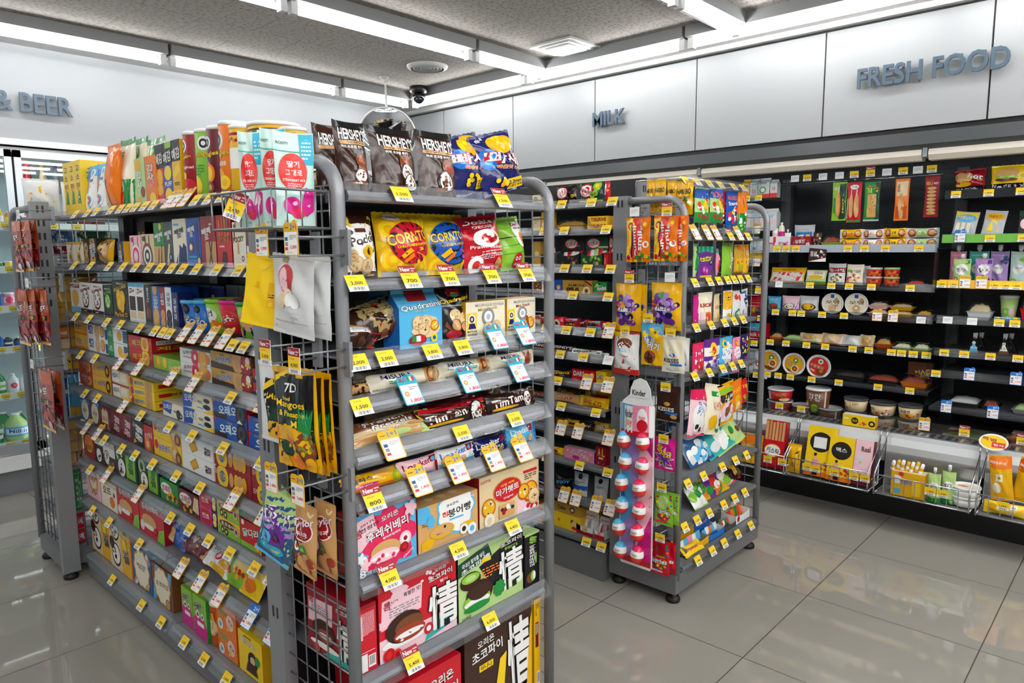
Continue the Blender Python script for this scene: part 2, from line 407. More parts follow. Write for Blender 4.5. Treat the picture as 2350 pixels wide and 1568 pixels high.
def pk_dispenser(W, D, H, bg, a, rn, o):
    """cardboard counter tray: raised back card and an open scoop front, wrapped bars inside"""
    mb = MB(); x = W/2; c = M(bg); ins = M(o.get('in', 'gr')); hf = H*.45; t = .0015
    mb.box(-x, x, 0, D, 0, .002, c)
    mb.prism([(-x, 0), (x, 0), (x, hf), (x*.6, hf*.86), (0, hf*.8), (-x*.6, hf*.86), (-x, hf)], lambda p, q: (p, t+q*.0, q), lambda p, q: (p, -q*.0, q), c)
    for s in (-1, 1): mb.prism([(0, 0), (D, 0), (D, H*.55), (0, hf)], lambda p, q: (s*x-s*t, p, q), lambda p, q: (s*x, p, q), ins)
    mb.prism([(-x, H*.3), (x, H*.3), (x, H*.9), (x*.8, H), (-x*.8, H), (-x, H*.9)], lambda p, q: (p, D*.55+t, q), lambda p, q: (p, D*.55, q), c)
    d = split_art(a)
    art(mb, d['F'], lambda u, w, h: ((u-.5)*W, -h, w*H), W, H)
    art(mb, d.get('K', ''), lambda u, w, h: ((u-.5)*W, D*.55-h, w*H), W, H)
    fl = MB()
    for i in range(5):
        xx = -x*.7+1.4*x*i/4; z = hf*.55+rn.uniform(0, .3)*hf; cc = M(o.get('fd', 'w').split('.')[i % len(o.get('fd', 'w').split('.'))], 'f')
        S2 = bag_surface(W*.22, .016, hf*1.1, rn, False); zo = z-hf*.45
        fl.grid(lambda i2, j2: (lambda p: (p[0]+xx, p[1]+.012+D*.1+p[2]*.25, p[2]+max(.004, zo)))(S2(i2, j2, 0)), 5, 6, cc)
    mb.kids = [('wrapped_sweets', fl)]
    return mb
KIND = dict(box=(pk_box, 'snack_box'), bag=(pk_bag, 'snack_bag'), can=(pk_can, 'chip_can'), cup=(pk_cup, 'snack_cup'), disc=(pk_disc, 'instant_bowl'), tray=(pk_tray, 'food_tray'),
  bot=(pk_bottle, 'bottle'), gab=(pk_gable, 'carton'), spt=(pk_spout, 'spout_pouch'), tri=(pk_tri, 'rice_ball'), dsp=(pk_dispenser, 'display_tray'),
  pou=(lambda *a: pk_bag(*a, pouch=True, kind='f'), 'snack_pouch'), poq=(lambda *a: pk_bag(*a, pouch=True, kind='q'), 'snack_pouch'),
  bar=(lambda *a: pk_bag(*a, side=True), 'chocolate_bar'), qag=(lambda *a: pk_bag(*a, kind='q'), 'snack_bag'))
def dup(o, parent=None):
    c = o.copy(); COL.objects.link(c)
    if parent: c.parent = parent
    for ch in o.children: dup(ch, c)
    return c
CEIL = {}; CEILF = {}
CLAMP = {'of long left rack': (1.612, 3.425), 'of front end rack': (.842, 1.462), 'of sweets rack': (2.445, 3.145), 'of left fridge bay': (.925, 1.89), 'of right fridge bay': (.02, .885), 'on fridge deck': (.2, 1.9), 'of chocolate rack': (1.69, 3.2)}
ORD = {2: ['left', 'right'], 3: ['leftmost', 'middle', 'rightmost'], 4: ['leftmost', 'second from left', 'third from left', 'rightmost']}
ORD[5] = ['leftmost', 'second from left', 'middle', 'second from right', 'rightmost']; ORD[6] = ['leftmost', 'second from left', 'third from left', 'third from right', 'second from right', 'rightmost']
STK = {2: ['lower', 'upper'], 3: ['bottom', 'middle-height', 'top'], 4: ['bottom', 'second-lowest', 'third-lowest', 'top']}
SEED = [7]
def row(where, face, plane, z, data, depth=.16, gap=.97, grp=None):
    """one tier: px0 px1 pytop kind bg options | name | category | label | print"""
    for line in data.strip().split('\n'):
        line = line.strip()
        if not line or line[0] == '#': continue
        f = [q.strip() for q in line.split('~')]
        n0 = f[0].split(); px0, px1, pyt = map(float, n0[:3]); kd = n0[3]; bg = n0[4]
        o = dict(q.split('=') for q in n0[5:])
        name = f[1] or KIND[kd][1]; cat, lab, ar = f[2], f[3], (f[4] if len(f) > 4 else '')
        pl = plane+float(o.get('f', 0)); z0 = z+float(o.get('z', 0))-(.009 if 'of long left rack' in where or ('of front end rack' in where and 'mesh side' not in where) else 0); k = int(o.get('k', 1)); n = int(o.get('n', 1)); tilt = radians(float(o.get('t', 0))); yaw = radians(float(o.get('a', 0)))
        off = 0; soft = kd not in ('box', 'gab', 'tray', 'dsp', 'disc', 'tri'); zb0 = z0
        for _ in range(2):   # pack outlines are read at the depth of their own middle, not of their front
            z0 = zb0; pm = pl+off; pt = pl+off*1.6 if tilt else pm
            if face == 'X': a0, a1 = (along(p, 'y', x=pm, z=z0+.05) for p in (px0, px1)); mid = (a0+a1)/2; H = height(pyt, pt, mid)-z0
            else: a0, a1 = (along(p, 'x', y=pm, z=z0+.05) for p in (px0, px1)); mid = (a0+a1)/2; H = height(pyt, mid, pt)-z0
            for key, (lo, hi) in CLAMP.items():
                if key in where and 'mesh side' not in where: a0, a1 = min(max(a0, lo), hi), min(max(a1, lo), hi)
            mid = (a0+a1)/2
            if abs(a1-a0) < .012: print('NARROW', lab, where); a1 = a0+(.012 if a1 >= a0 else -.012)
            Wt = abs(a1-a0)/k; W = Wt*gap; H = H/n
            if 'b' in o: zt = H+z0; z0 = height(float(o['b']), *((pm, mid) if face == 'X' else (mid, pm))); H = zt-z0
            if 'h' in o: H = float(o['h'])
            if H < .012: print('SHORT', lab, where, H); H = .012
            D = float(o.get('d', depth if kd == 'box' else min(.055, W*.4)))
            if kd in ('can', 'cup', 'bot'): D = W
            off = (D/2 if soft and not (kd in ('can', 'cup') and 'long left' in where) else 0)+.5*min(H, .3)*abs(sin(tilt))
        if 'b' not in o:
            for key, zs in CEIL.items():
                if key in where and face == CEILF[key]:
                    up = [q for q in zs if q > z0+.03]
                    if up and z0+n*(H*cos(tilt)+.0012)+abs(math.sin(tilt))*D > min(up)-.003: H = ((min(up)-.003-z0-abs(math.sin(tilt))*D)/n-.0012)/cos(tilt)
        rz = 0 if face == 'Y' else -pi/2
        SEED[0] += 1; rn = random.Random(SEED[0])
        cpy = None
        for j in range(k):
            for i in range(n):
                t = -1 if a1 < a0 else 1
                c = a0+t*Wt*(j+.5)
                zz = z0+i*(H+.0012)+.0008+sin(abs(tilt))*(D if kd in ('box', 'gab', 'tray', 'pou', 'poq', 'spt') else D*.6)
                loc = (c, pl, zz) if face == 'Y' else (pl, c, zz)
                rot = (-tilt, radians(float(o.get('lean', 0))), rz+yaw)
                if cpy is None:
                    mb = KIND[kd][0](W, D, H, bg, ar, rn, o)
                    ob = mb.obj(name, None, loc, rot)
                    for kn, km in getattr(mb, 'kids', []): km.obj(kn, ob)
                    cpy = ob
                else:
                    ob = dup(cpy); ob.location = loc; ob.rotation_euler = rot
                pre = ' '.join(q for q in ([STK[n][i]] if n > 1 else [])+([ORD[k][j]] if k > 1 else []))
                full = (pre+' ' if pre else '')+lab+' '+where
                g = None
                if n*k > 1: g = lab+' '+where.split(' of ')[0]
                tag(ob, full, cat, g or grp or cat+' '+where)
    return
# ================================================================ the room
def node_floor():
    m = bpy.data.materials.new('polished_floor_tiles'); m.use_nodes = True; nt = m.node_tree; b = nt.nodes['Principled BSDF']; L = nt.links.new
    tc = nt.nodes.new('ShaderNodeTexCoord'); sp = nt.nodes.new('ShaderNodeSeparateXYZ'); L(tc.outputs['Object'], sp.inputs[0])
    def mth(op, a, c=None):
        n = nt.nodes.new('ShaderNodeMath'); n.operation = op
        for i, q in enumerate((a, c)):
            if q is None: continue
            if isinstance(q, (int, float)): n.inputs[i].default_value = q
            else: L(q, n.inputs[i])
        return n.outputs[0]
    ds = []
    for ax, off in (('X', .4436), ('Y', .3865)):
        q = mth('FRACT', mth('DIVIDE', mth('SUBTRACT', sp.outputs[ax], off-6), .6))
        ds.append(mth('MINIMUM', q, mth('SUBTRACT', 1., q)))
    g = mth('LESS_THAN', mth('MINIMUM', *ds), .0032)
    no = nt.nodes.new('ShaderNodeTexNoise'); no.inputs['Scale'].default_value = 2.2; no.inputs['Detail'].default_value = 6; L(tc.outputs['Object'], no.inputs['Vector'])
    cr = nt.nodes.new('ShaderNodeMixRGB'); cr.inputs[1].default_value = lin('918d85'); cr.inputs[2].default_value = lin('9b978f'); L(no.outputs['Fac'], cr.inputs[0])
    mx = nt.nodes.new('ShaderNodeMixRGB'); L(g, mx.inputs[0]); L(cr.outputs[0], mx.inputs[1]); mx.inputs[2].default_value = lin('45413b'); L(mx.outputs[0], b.inputs['Base Color'])
    rg = mth('ADD', mth('MULTIPLY', g, .5), .022); L(rg, b.inputs['Roughness']); b.inputs['Specular IOR Level'].default_value = .75
    bp = nt.nodes.new('ShaderNodeBump'); bp.inputs['Distance'].default_value = .002; bp.inputs['Strength'].default_value = .5; bp.invert = True; L(g, bp.inputs['Height']); L(bp.outputs[0], b.inputs['Normal'])
    return m
def node_ceiling():
    m = bpy.data.materials.new('pitted_mineral_ceiling_tile'); m.use_nodes = True; nt = m.node_tree; b = nt.nodes['Principled BSDF']; L = nt.links.new
    b.inputs['Roughness'].default_value = .9
    tc = nt.nodes.new('ShaderNodeTexCoord'); mp = nt.nodes.new('ShaderNodeMapping'); mp.inputs['Scale'].default_value = (27, 46, 1); L(tc.outputs['Object'], mp.inputs[0])
    vo = nt.nodes.new('ShaderNodeTexVoronoi'); vo.inputs['Scale'].default_value = 1; vo.voronoi_dimensions = '2D'; L(mp.outputs[0], vo.inputs['Vector'])
    ra = nt.nodes.new('ShaderNodeValToRGB'); ra.color_ramp.elements[0].position = .12; ra.color_ramp.elements[0].color = lin('837c74'); ra.color_ramp.elements[1].position = .30; ra.color_ramp.elements[1].color = lin('a69f98')
    L(vo.outputs['Distance'], ra.inputs[0])
    br = nt.nodes.new('ShaderNodeTexBrick'); br.inputs['Scale'].default_value = 1; br.inputs['Brick Width'].default_value = .6; br.inputs['Row Height'].default_value = .3; br.inputs['Mortar Size'].default_value = .0022
    br.offset = .5; br.inputs['Color1'].default_value = br.inputs['Color2'].default_value = (1, 1, 1, 1); br.inputs['Mortar'].default_value = (.62, .6, .58, 1)
    L(tc.outputs['Object'], br.inputs['Vector'])
    mx = nt.nodes.new('ShaderNodeMixRGB'); mx.blend_type = 'MULTIPLY'; mx.inputs[0].default_value = 1; L(ra.outputs[0], mx.inputs[1]); L(br.outputs['Color'], mx.inputs[2]); L(mx.outputs[0], b.inputs['Base Color'])
    bp = nt.nodes.new('ShaderNodeBump'); bp.inputs['Distance'].default_value = .004; bp.inputs['Strength'].default_value = .4; L(vo.outputs['Distance'], bp.inputs['Height']); L(bp.outputs[0], b.inputs['Normal'])
    return m
WALLM = base_mat('white_matt_wall', lin('a6aaae'), rough=.55, var=.03, bscale=3)
PANELM = base_mat('satin_silver_white_panel', lin('a2a5a7'), rough=.42, metal=.05, var=.02)
TRIMM = base_mat('white_cornice', lin('c2c2c0'), rough=.45)
mb = MB(); mb.box(-4.5, 5.0, -4.5, 5.8, -.06, 0, node_floor()); struct(mb, 'floor')
mb = MB(); mb.box(-4.5, 5.0, -4.5, 5.8, 2.65, 2.72, node_ceiling()); struct(mb, 'ceiling')
mb = MB(); mb.box(-4.5, 5.0, 5.8, 5.9, 0, 2.65, WALLM); struct(mb, 'wall_left')
mb = MB(); mb.box(5.0, 5.1, -4.5, 5.9, 0, 2.65, WALLM); struct(mb, 'wall_right')
mb = MB(); mb.box(-4.6, -4.5, -4.5, 5.9, 0, 2.65, WALLM); struct(mb, 'wall_behind')
mb = MB(); mb.box(-4.5, 5.1, -4.6, -4.5, 0, 2.65, WALLM); struct(mb, 'wall_entrance')
# bulkhead over the drink coolers (white board) and cornice
mb = MB(); mb.box(-4.5, 4.04, 4.90, 5.8, 2.06, 2.60, WALLM); struct(mb, 'wall_bulkhead')
mb = MB(); mb.box(-4.5, 4.0, 4.875, 4.90, 2.025, 2.06, WHITEP); struct(mb, 'trim_1')
# silver panels over the open fridge, each with its own joint
mb = MB(); ys = [4.90, 4.474, 3.705, 2.953, 2.199, 1.445, .692, -.06, -.81, -1.56, -2.31, -3.06, -3.8, -4.5]
mb.box(4.06, 5.0, -4.5, 5.8, 1.98, 2.60, BLACK)
for a, b in zip(ys[1:], ys): mb.box(4.04, 4.062, a+.004, b-.004, 2.01, 2.545, PANELM)
struct(mb, 'wall_panelling')
mb = MB()
mb.box(3.87, 4.06, -4.5, 4.9, 2.585, 2.65, TRIMM); mb.box(-4.5, 3.87, 4.68, 4.9, 2.585, 2.65, TRIMM); mb.box(4.0, 4.06, -4.5, 4.9, 2.556, 2.585, TRIMM)
struct(mb, 'trim_2')

CHANM = base_mat('grey_white_lamp_channel', lin('8c8d8d'), rough=.6)
# ceiling lights: a white channel with one tube; rear rows get an added second
def ceiling_light(x, y, L, along_x, label):
    o = empty('ceiling_light', (x, y, 2.65)); tag(o, label, 'ceiling light', 'fluorescent ceiling lights')
    def mk(f):
        m = MB(); f(m); return m
    def bx(m, a0, a1, c0, c1, z0, z1, mat):
        if along_x: m.box(a0, a1, c0, c1, z0, z1, mat)
        else: m.box(c0, c1, a0, a1, z0, z1, mat)
    m = MB(); bx(m, -L/2, L/2, -.05, .05, -.06, 0, CHANM); bx(m, -L/2, L/2, .048, .085, -.075, 0, CHANM); m.obj('channel', o)
    for c in ((-.03, .03) if y < -.5 and along_x else (0,)):  # second tube added behind the viewpoint to brighten the shelf fronts
        m = MB(); p = lambda t: (t, c, -.098) if along_x else (c, t, -.098)
        m.tube([p(-L/2+.035), p(L/2-.035)], .0145, TUBE, 6); m.obj('tube', o)
    for s in (-1, 1):
        m = MB(); e = s*(L/2-.018); bx(m, e-.017, e+.017, -.018, .018, -.118, -.06, WHITEP); m.obj('lamp_holder', o)
rows_y = [(4.56, 'over the drink coolers'), (3.17, 'in the second row'), (1.80, 'in the third row'), (.42, 'above the near aisle'), (-.96, 'behind the viewpoint'), (-2.34, 'far behind the viewpoint'), (-.3, 'added for fill just behind viewpoint'), (-1.65, 'added for fill well behind viewpoint')]  # the two half-spaced rear rows are added to light the shelf fronts
for y, w in rows_y:
    segs = [(3.42, .62), (2.49, 1.19), (1.28, 1.19), (.07, 1.19), (-1.14, 1.19), (-2.35, 1.19)]
    for i, (x, L) in enumerate(segs):
        ceiling_light(x, y, L, True, ('short' if i == 0 else 'long')+' white tube light '+w+(', '+['touching the fridge row', 'next to the short tube', 'second long tube from the corner', 'third long tube from the corner', 'fourth long tube from the corner', 'last long tube'][i] if i else ''))
for i, y in enumerate([3.93, 2.72, 1.51, .30, -.91, -2.12]):
    ceiling_light(3.77, y, 1.19, False, 'long white tube light parallel to the fridge, '+['nearest the room corner', 'second from the corner', 'third from the corner', 'fourth from the corner', 'fifth from the corner', 'farthest from the corner'][i])

# fittings on the ceiling
o = empty('ceiling_vent', (3.30, 3.81, 2.65)); tag(o, 'round ringed air vent in the ceiling between the tube lights', 'air vent')
m = MB(); m.lathe([(.0, -.004), (.125, -.004), (.135, 0)], GREYD, 32, cap=False); m.lathe([(.112, -.02), (.135, -.012), (.14, 0)], TRIMM, 36, cap=False); m.obj('vent_rim', o)
m = MB()
for r in (.095, .073, .05, .027): m.lathe([(r-.013, -.014), (r, -.022), (r+.004, -.008)], TRIMM, 32, cap=False)
m.lathe([(.001, -.018), (.014, -.018), (.016, -.006)], TRIMM, 16, cap=False); m.obj('ring_louvre', o)
o = empty('ceiling_diffuser', (3.58, 2.84, 2.65)); tag(o, 'square white ceiling diffuser with a recessed centre near the fridge', 'ceiling diffuser')
m = MB(); m.box(-.16, .16, -.16, .16, -.012, 0, TRIMM); m.obj('square_frame', o)
m = MB()
for q in (.12, .09): 
    z = -.018 if q > .1 else -.024
    m.box(-q, q, -q, q, z, -.012, WHITEP)
m.obj('diffuser_plate', o)
m = MB(); m.lathe([(.001, -.022), (.016, -.02), (.035, -.006), (.036, 0)], TRIMM, 20, cap=False); tag(m.obj('sprinkler_head', None, (3.28, 4.26, 2.65)), 'tiny round sprinkler cap on the ceiling beyond the vent', 'sprinkler')
o = empty('security_camera', (3.66, 4.33, 2.65)); tag(o, 'black security camera fixed to the ceiling in the corner', 'security camera')
m = MB(); m.lathe([(.07, 0), (.07, -.035), (.055, -.045)], BLACK, 24); m.obj('mount', o)
m = MB(); m.lathe([(.001, -.125), (.02, -.12), (.045, -.095), (.05, -.07), (.045, -.045)], base_mat('glossy_black', lin('0c0c0e'), rough=.12), 20); m.obj('camera_head', o)
m = MB(); m.lathe([(.018, 0), (.02, .012), (.001, .014)], base_mat('camera_lens', lin('303540'), rough=.05), 14, axis='z'); l = m.obj('lens', o, (-.028, -.03, -.095), (0, radians(-115), radians(48)))
# convex mirror in the corner
mp = Vector((3.42, 4.42, 2.275)); o = empty('convex_mirror', mp); tag(o, 'round convex security mirror in the far corner above the snacks', 'mirror')
o.rotation_euler = (radians(27), 0, radians(-42))
m = MB(); R = .21; m.grid(lambda u, v: (R*v*sin(2*pi*u), -.05*(1-v*v), R*v*cos(2*pi*u)), 40, 10, MIRROR, flip=False); m.obj('mirror_dome', o)
m = MB(); m.tube([(R*cos(2*pi*i/40), 0, R*sin(2*pi*i/40)) for i in range(40)], .007, WHITEP, 6, True); m.grid(lambda u, v: (R*v*sin(2*pi*u), .012, R*v*cos(2*pi*u)), 24, 1, GREY); m.obj('rim', o)
m = MB(); m.tube([(0, .01, 0), (0, .08, .02), (0, .08, .375)], .009, WHITEP); m.obj('bracket', o)

# raised lettering
LETM = base_mat('slate_blue_letters', lin('4d5f70'), rough=.35)
def lettering(word, face, pos, h, width, label, extra=''):
    o = empty('wall_lettering', pos, (0, 0, 0) if face == 'Y' else (0, 0, -pi/2)); tag(o, label, 'sign lettering')
    c = bpy.data.curves.new('t', 'FONT'); c.body = word; c.resolution_u = 3; c.offset = .02
    ob = bpy.data.objects.new('t', c); me = bpy.data.meshes.new_from_object(ob); xs = [v.co.x for v in me.vertices]; ys_ = [v.co.y for v in me.vertices]; X0, X1, Y0, Y1 = min(xs), max(xs), min(ys_), max(ys_)
    bpy.data.objects.remove(ob); bpy.data.meshes.remove(me)
    sx = width/(X1-X0); sy = h/(Y1-Y0)
    for i, ch in enumerate(word):
        if ch == ' ': continue
        c2 = bpy.data.curves.new('t', 'FONT'); c2.body = word[:i+1]; c2.resolution_u = 3; c2.offset = .02
        o2 = bpy.data.objects.new('t', c2); full = bpy.data.meshes.new_from_object(o2); c2.body = ch; single = bpy.data.meshes.new_from_object(o2)
        fx = max(v.co.x for v in full.vertices); sx1 = max(v.co.x for v in single.vertices); dx = fx-sx1
        m = MB(); vs = [((v.co.x+dx-X0)*sx, (v.co.y-Y0)*sy) for v in single.vertices]; fs = [tuple(p.vertices) for p in single.polygons]
        from collections import Counter
        ec = {}
        for f_ in fs:
            for a, b in zip(f_, f_[1:]+f_[:1]): ec[(a, b)] = 1
        T = .014; n = len(vs)
        m.add([(x, -.022-T, y) for x, y in vs]+[(x, -.022, y) for x, y in vs], fs+[tuple(q+n for q in f_)[::-1] for f_ in fs]+[(b, a, a+n, b+n) for (a, b) in ec if (b, a) not in ec], LETM)
        m.box((vs[0][0])-.004, vs[0][0]+.004, -.024, .0, vs[0][1]-.004, vs[0][1]+.004, GREYD)
        m.obj('letter', o); bpy.data.objects.remove(o2); bpy.data.curves.remove(c2); bpy.data.meshes.remove(full); bpy.data.meshes.remove(single)
    bpy.data.curves.remove(c)
lettering('MILK', 'X', (4.04, 2.948, 2.232), .093, .258, 'short slate blue word of four raised letters on silver panels')
lettering('FRESH FOOD', 'X', (4.04, 1.268, 2.225), .1, .655, 'long slate blue word pair of raised letters on silver panels')
lettering('& BEER', 'Y', (1.062, 4.90, 2.212), .108, .38, 'slate blue ampersand and beverage word on the white wall')

# ================================================================ racks
def rack_mesh(mb, a0, a1, z0, z1, fixed, axis, sp=.05, r=.0021, mat=None):
    mat = mat or WIRE; n = max(1, round((a1-a0)/sp)); nz = round((z1-z0)/sp)
    P = (lambda a, z, o=0: (fixed+o, a, z)) if axis == 'y' else (lambda a, z, o=0: (a, fixed+o, z))
    for i in range(1, n): a = a0+(a1-a0)*i/n; mb.tube([P(a, z0), P(a, z1)], r, mat, 5)
    for i in range(nz+1): z = z0+(z1-z0)*i/nz; mb.tube([P(a0, z, .004), P(a1, z, .004)], r, mat, 5)
def upright(mb, x0, x1, y0, y1, z0, z1, slots='y', mat=None):
    mb.box(x0, x1, y0, y1, z0, z1, mat or GREY)
    w = x1-x0 if slots == 'y' else y1-y0; nz = 8 if slots == 'y' else int((z1-z0)/.22)
    for i in range(nz):
        z = z1-.03-i*(.055 if slots == 'y' else .21)
        for q in (.36, .64):
            if slots == 'y': c = x0+w*q; mb.add([(c-.004, y0-.0006, z-.014), (c+.004, y0-.0006, z-.014), (c+.004, y0-.0006, z+.014), (c-.004, y0-.0006, z+.014)], [(0, 1, 2, 3)], BLACK)
            else: c = y0+w*q; mb.add([(x0-.0006, c-.004, z-.014), (x0-.0006, c+.004, z-.014), (x0-.0006, c+.004, z+.014), (x0-.0006, c-.004, z+.014)], [(0, 3, 2, 1)], BLACK)
CARD = {}
def card_mesh(kind, text):
    k = (kind, text)
    if k in CARD: return CARD[k]
    mb = MB()
    def S(W, H): return lambda u, v, h: ((u-.5)*W, -.0008-h, v*H)
    if kind in 'ynwx':
        W, H = .047, .038
        if kind == 'n': H = .056
        mb.box(-W/2, W/2, -.0008, 0, 0, H, M('w', 't')); y1 = .038/H
        if kind != 'w':
            art(mb, 'r 0 %f 1 %f y;t .5 %f .62 %f k - 0 %s;l .15 %f .85 1 .04 o;b .12 .01 .88 %f' % (.3*y1, y1, .48*y1, .24*y1, text, .84*y1, .27*y1), S(W, H), W, H, 't')
        else: art(mb, 'l .15 .7 .85 3 .07 sv', S(W, H), W, H, 't')
        if kind == 'n': art(mb, 'r 0 %f 1 1 rd;t .35 .83 .55 .2 w - 0 New;l .68 .86 .95 2 .05 lp' % y1, S(W, H), W, H, 't', h0=.001)
    else:
        W, H = .054, .074; rim, fill = dict(p=('yd', 'y'), b=('bl', 'lb'), i=('cy', 'lb'))[kind]
        pts = [(.06, 0), (.94, 0), (1, .05), (1, .84), (.94, .93), (.82, 1), (.66, .97), (.58, .9), (.46, .92), (.3, .93), (.1, .92), (0, .84), (0, .05)]
        mb.prism([((x-.5)*W, y*H) for x, y in pts], lambda p, q: (p, 0, q), lambda p, q: (p, -.001, q), M(rim, 't'))
        s = 'r .05 .03 .95 .66 w;l .1 .78 .55 1 .03 br;'
        if kind == 'i': s += 't .3 .82 .4 .12 r - 0 특가;r .55 .76 .66 .9 g;r .66 .76 .77 .9 w;r .77 .76 .88 .9 r;l .45 .56 .92 2 .03 gr;t .62 .12 .62 .13 pk - 0 %s;c .25 .36 .12 tn be' % text
        else: s += 't .7 .8 .46 .15 %s - 4 %s;l .42 .56 .9 3 .022 gr;t .68 .24 .46 .11 rr - 0 %s;r .1 .42 .3 .52 %s;r .12 .28 .3 .38 gr;r .1 .16 .3 .24 rr;l .2 .1 .9 1 .02 sv' % ('bl' if kind == 'p' else 'w', '1+1' if text[0] == '*' else '2+1', text.strip('*'), 'gb')
        art(mb, s, S(W, H), W, H, 't')
    me = mb.mesh('price_card'); CARD[k] = me; return me
CYC = ['1,500', '1,200', '2,000', '1,000', '3,600', '2,800', '1,400', '4,800']
def cards(parent, face, plane, zb, spec, off, lean=38, sc=1.):
    """price cards clipped on a rail; spec: px or px:kind or px:kind:text"""
    for i, s in enumerate(spec.split()):
        q = s.split(':'); px = float(q[0]); kd = q[1] if len(q) > 1 else 'y'; tx = q[2] if len(q) > 2 else CYC[i % 8]
        c = along(px, 'y' if face == 'X' else 'x', **({'x': plane, 'z': zb} if face == 'X' else {'y': plane, 'z': zb}))
        w = Vector((plane, c, zb)) if face == 'X' else Vector((c, plane, zb))
        nm = 'price_tag' if kd in 'ynw' else 'promotion_card'
        o = bpy.data.objects.new(nm, card_mesh(kd, tx)); COL.objects.link(o); o.parent = parent
        o.location = w-off; o.rotation_euler = (radians(-lean), 0, 0 if face == 'Y' else -pi/2); o.scale = (sc,)*3
def shelf(rk, face, lip, back, a0, a1, zb, spec='', name='shelf', rail=True, th=.021, railh=.048, mat=None, ov=0., lean=38, sc=1., railmat=None):
    """plate with a rolled lip; lip = plane of the front edge, zb = its lower edge"""
    mb = MB(); mat = mat or LIPM
    def B(l0, l1, b0, b1, z0, z1, m):
        if face == 'X': mb.box(l0, l1, b0, b1, z0, z1, m)
        else: mb.box(b0, b1, l0, l1, z0, z1, m)
    B(lip+.004, back, a0, a1, zb+th-.004, zb+th, mat)
    # rolled front edge
    pr = [(.012, 0), (.003, .004), (0, .012), (0, th-.009), (.004, th-.002), (.012, th), (.012, th-.004), (.02, th-.004), (.02, 0)]
    if face == 'X': mb.prism(pr, lambda p, q: (lip+p, a1, zb+q), lambda p, q: (lip+p, a0, zb+q), mat)
    else: mb.prism(pr, lambda p, q: (a0, lip+p, zb+q), lambda p, q: (a1, lip+p, zb+q), mat)
    o = rk.part(mb, name)
    if rail:
        mb = MB(); s = radians(lean); dy, dz = railh*sin(s), railh*cos(s); y0 = lip-.004-math.tan(s)*th*.9; t = .0012
        q = [(y0, zb+.001), (y0+dy, zb+dz), (y0+dy+.002, zb+dz), (y0+.003, zb+.001)]
        if face == 'X': mb.prism(q, lambda p, z: (p, a1+ov, z), lambda p, z: (p, a0-ov, z), railmat or RAILM)
        else: mb.prism(q, lambda p, z: (a0-ov, p, z), lambda p, z: (a1+ov, p, z), railmat or RAILM)
        mb.obj('price_rail', o)
    if spec: cards(o, face, lip-.008-math.tan(radians(lean))*th*.9, zb+.003, spec, Vector((0, 0, 0)), lean, sc)
    return o
def side_panel(rk, x, yu, yf, ztop, rightside=False, zb=.12):
    """rounded tube frame from upright yu to front post yf, wire mesh between"""
    s = 1 if yf > yu else -1; R = .075
    mb = MB(); pts = [(x, yu, ztop)]
    for i in range(9): a = pi/2*i/8; pts.append((x, yf-s*R+s*R*sin(a), ztop-R+R*cos(a)))
    pts.append((x, yf, zb-.02)); mb.tube(pts, .0145, GREY, 10); rk.part(mb, 'side_frame')
    mb = MB(); a0, a1 = sorted((yu, yf)); rack_mesh(mb, a0+.012, a1-.01, zb+.02, ztop-.05, x, 'y'); rk.part(mb, 'wire_mesh_panel')
def foot(rk, x, y):
    mb = MB(); mb.lathe([(.028, .001), (.03, .012), (.024, .022), (.012, .026), (.012, .05)], RUBBER, 16, (x, y, 0)); rk.part(mb, 'levelling_foot')

# ---- near end rack of the first aisle (shelves towards the viewer's right)
EA = Rack('end_shelf_rack', (1.15, 1.4, 0), 'grey end rack of crisps, chocolate bags and pie boxes in the foreground', 'shelf rack')
side_panel(EA, .822, 1.53, 1.228, 1.60); side_panel(EA, 1.478, 1.53, 1.228, 1.60)
for x0 in (.812, 1.452):
    mb = MB(); upright(mb, x0, x0+.034, 1.512, 1.582, .03, 1.62, 'x'); EA.part(mb, 'upright')
mb = MB(); mb.box(.83, 1.47, 1.574, 1.58, .1, 1.58, BLACK); EA.part(mb, 'back_panel')  # shade behind the shelves put in as a black sheet
mb = MB(); mb.box(.815, 1.485, 1.235, 1.58, .045, .115, GREYD); EA.part(mb, 'base')
for x in (.85, 1.45): foot(EA, x, 1.26); foot(EA, x, 1.55)
EAZ = [1.517, 1.335, 1.173, 1.08, .968, .868, .682, .458, .118]
EAT = ['930:y:1,500 1162:n:1,500', '826:y:2,000 952:n:700 1040:n:700 1137:n:700 1217:n:700', '830:y:2,000 895:y:2,000 1000:y:3,800 1070:y:3,800 1152:i:1,800 1216:i:1,800', '838:y:1,500 955:i:1,800 1088:i:1,800 1202:i:1,800',
 '912:p:* 1068:y:2,500 1190:y:2,500', '868:n:800 975:p:1,400 1062:p:1,400 1145:p:1,400 1210:p:1,400', '903:n:4,000 1060:y:4,200 1185:y:4,400', '957:n:5,400 1133:y:6,000', '']
for z, t in zip(EAZ, EAT): shelf(EA, 'Y', 1.215, 1.572, .84, 1.445, z, t, ov=.008 if z > 1.5 else .014, lean=34)

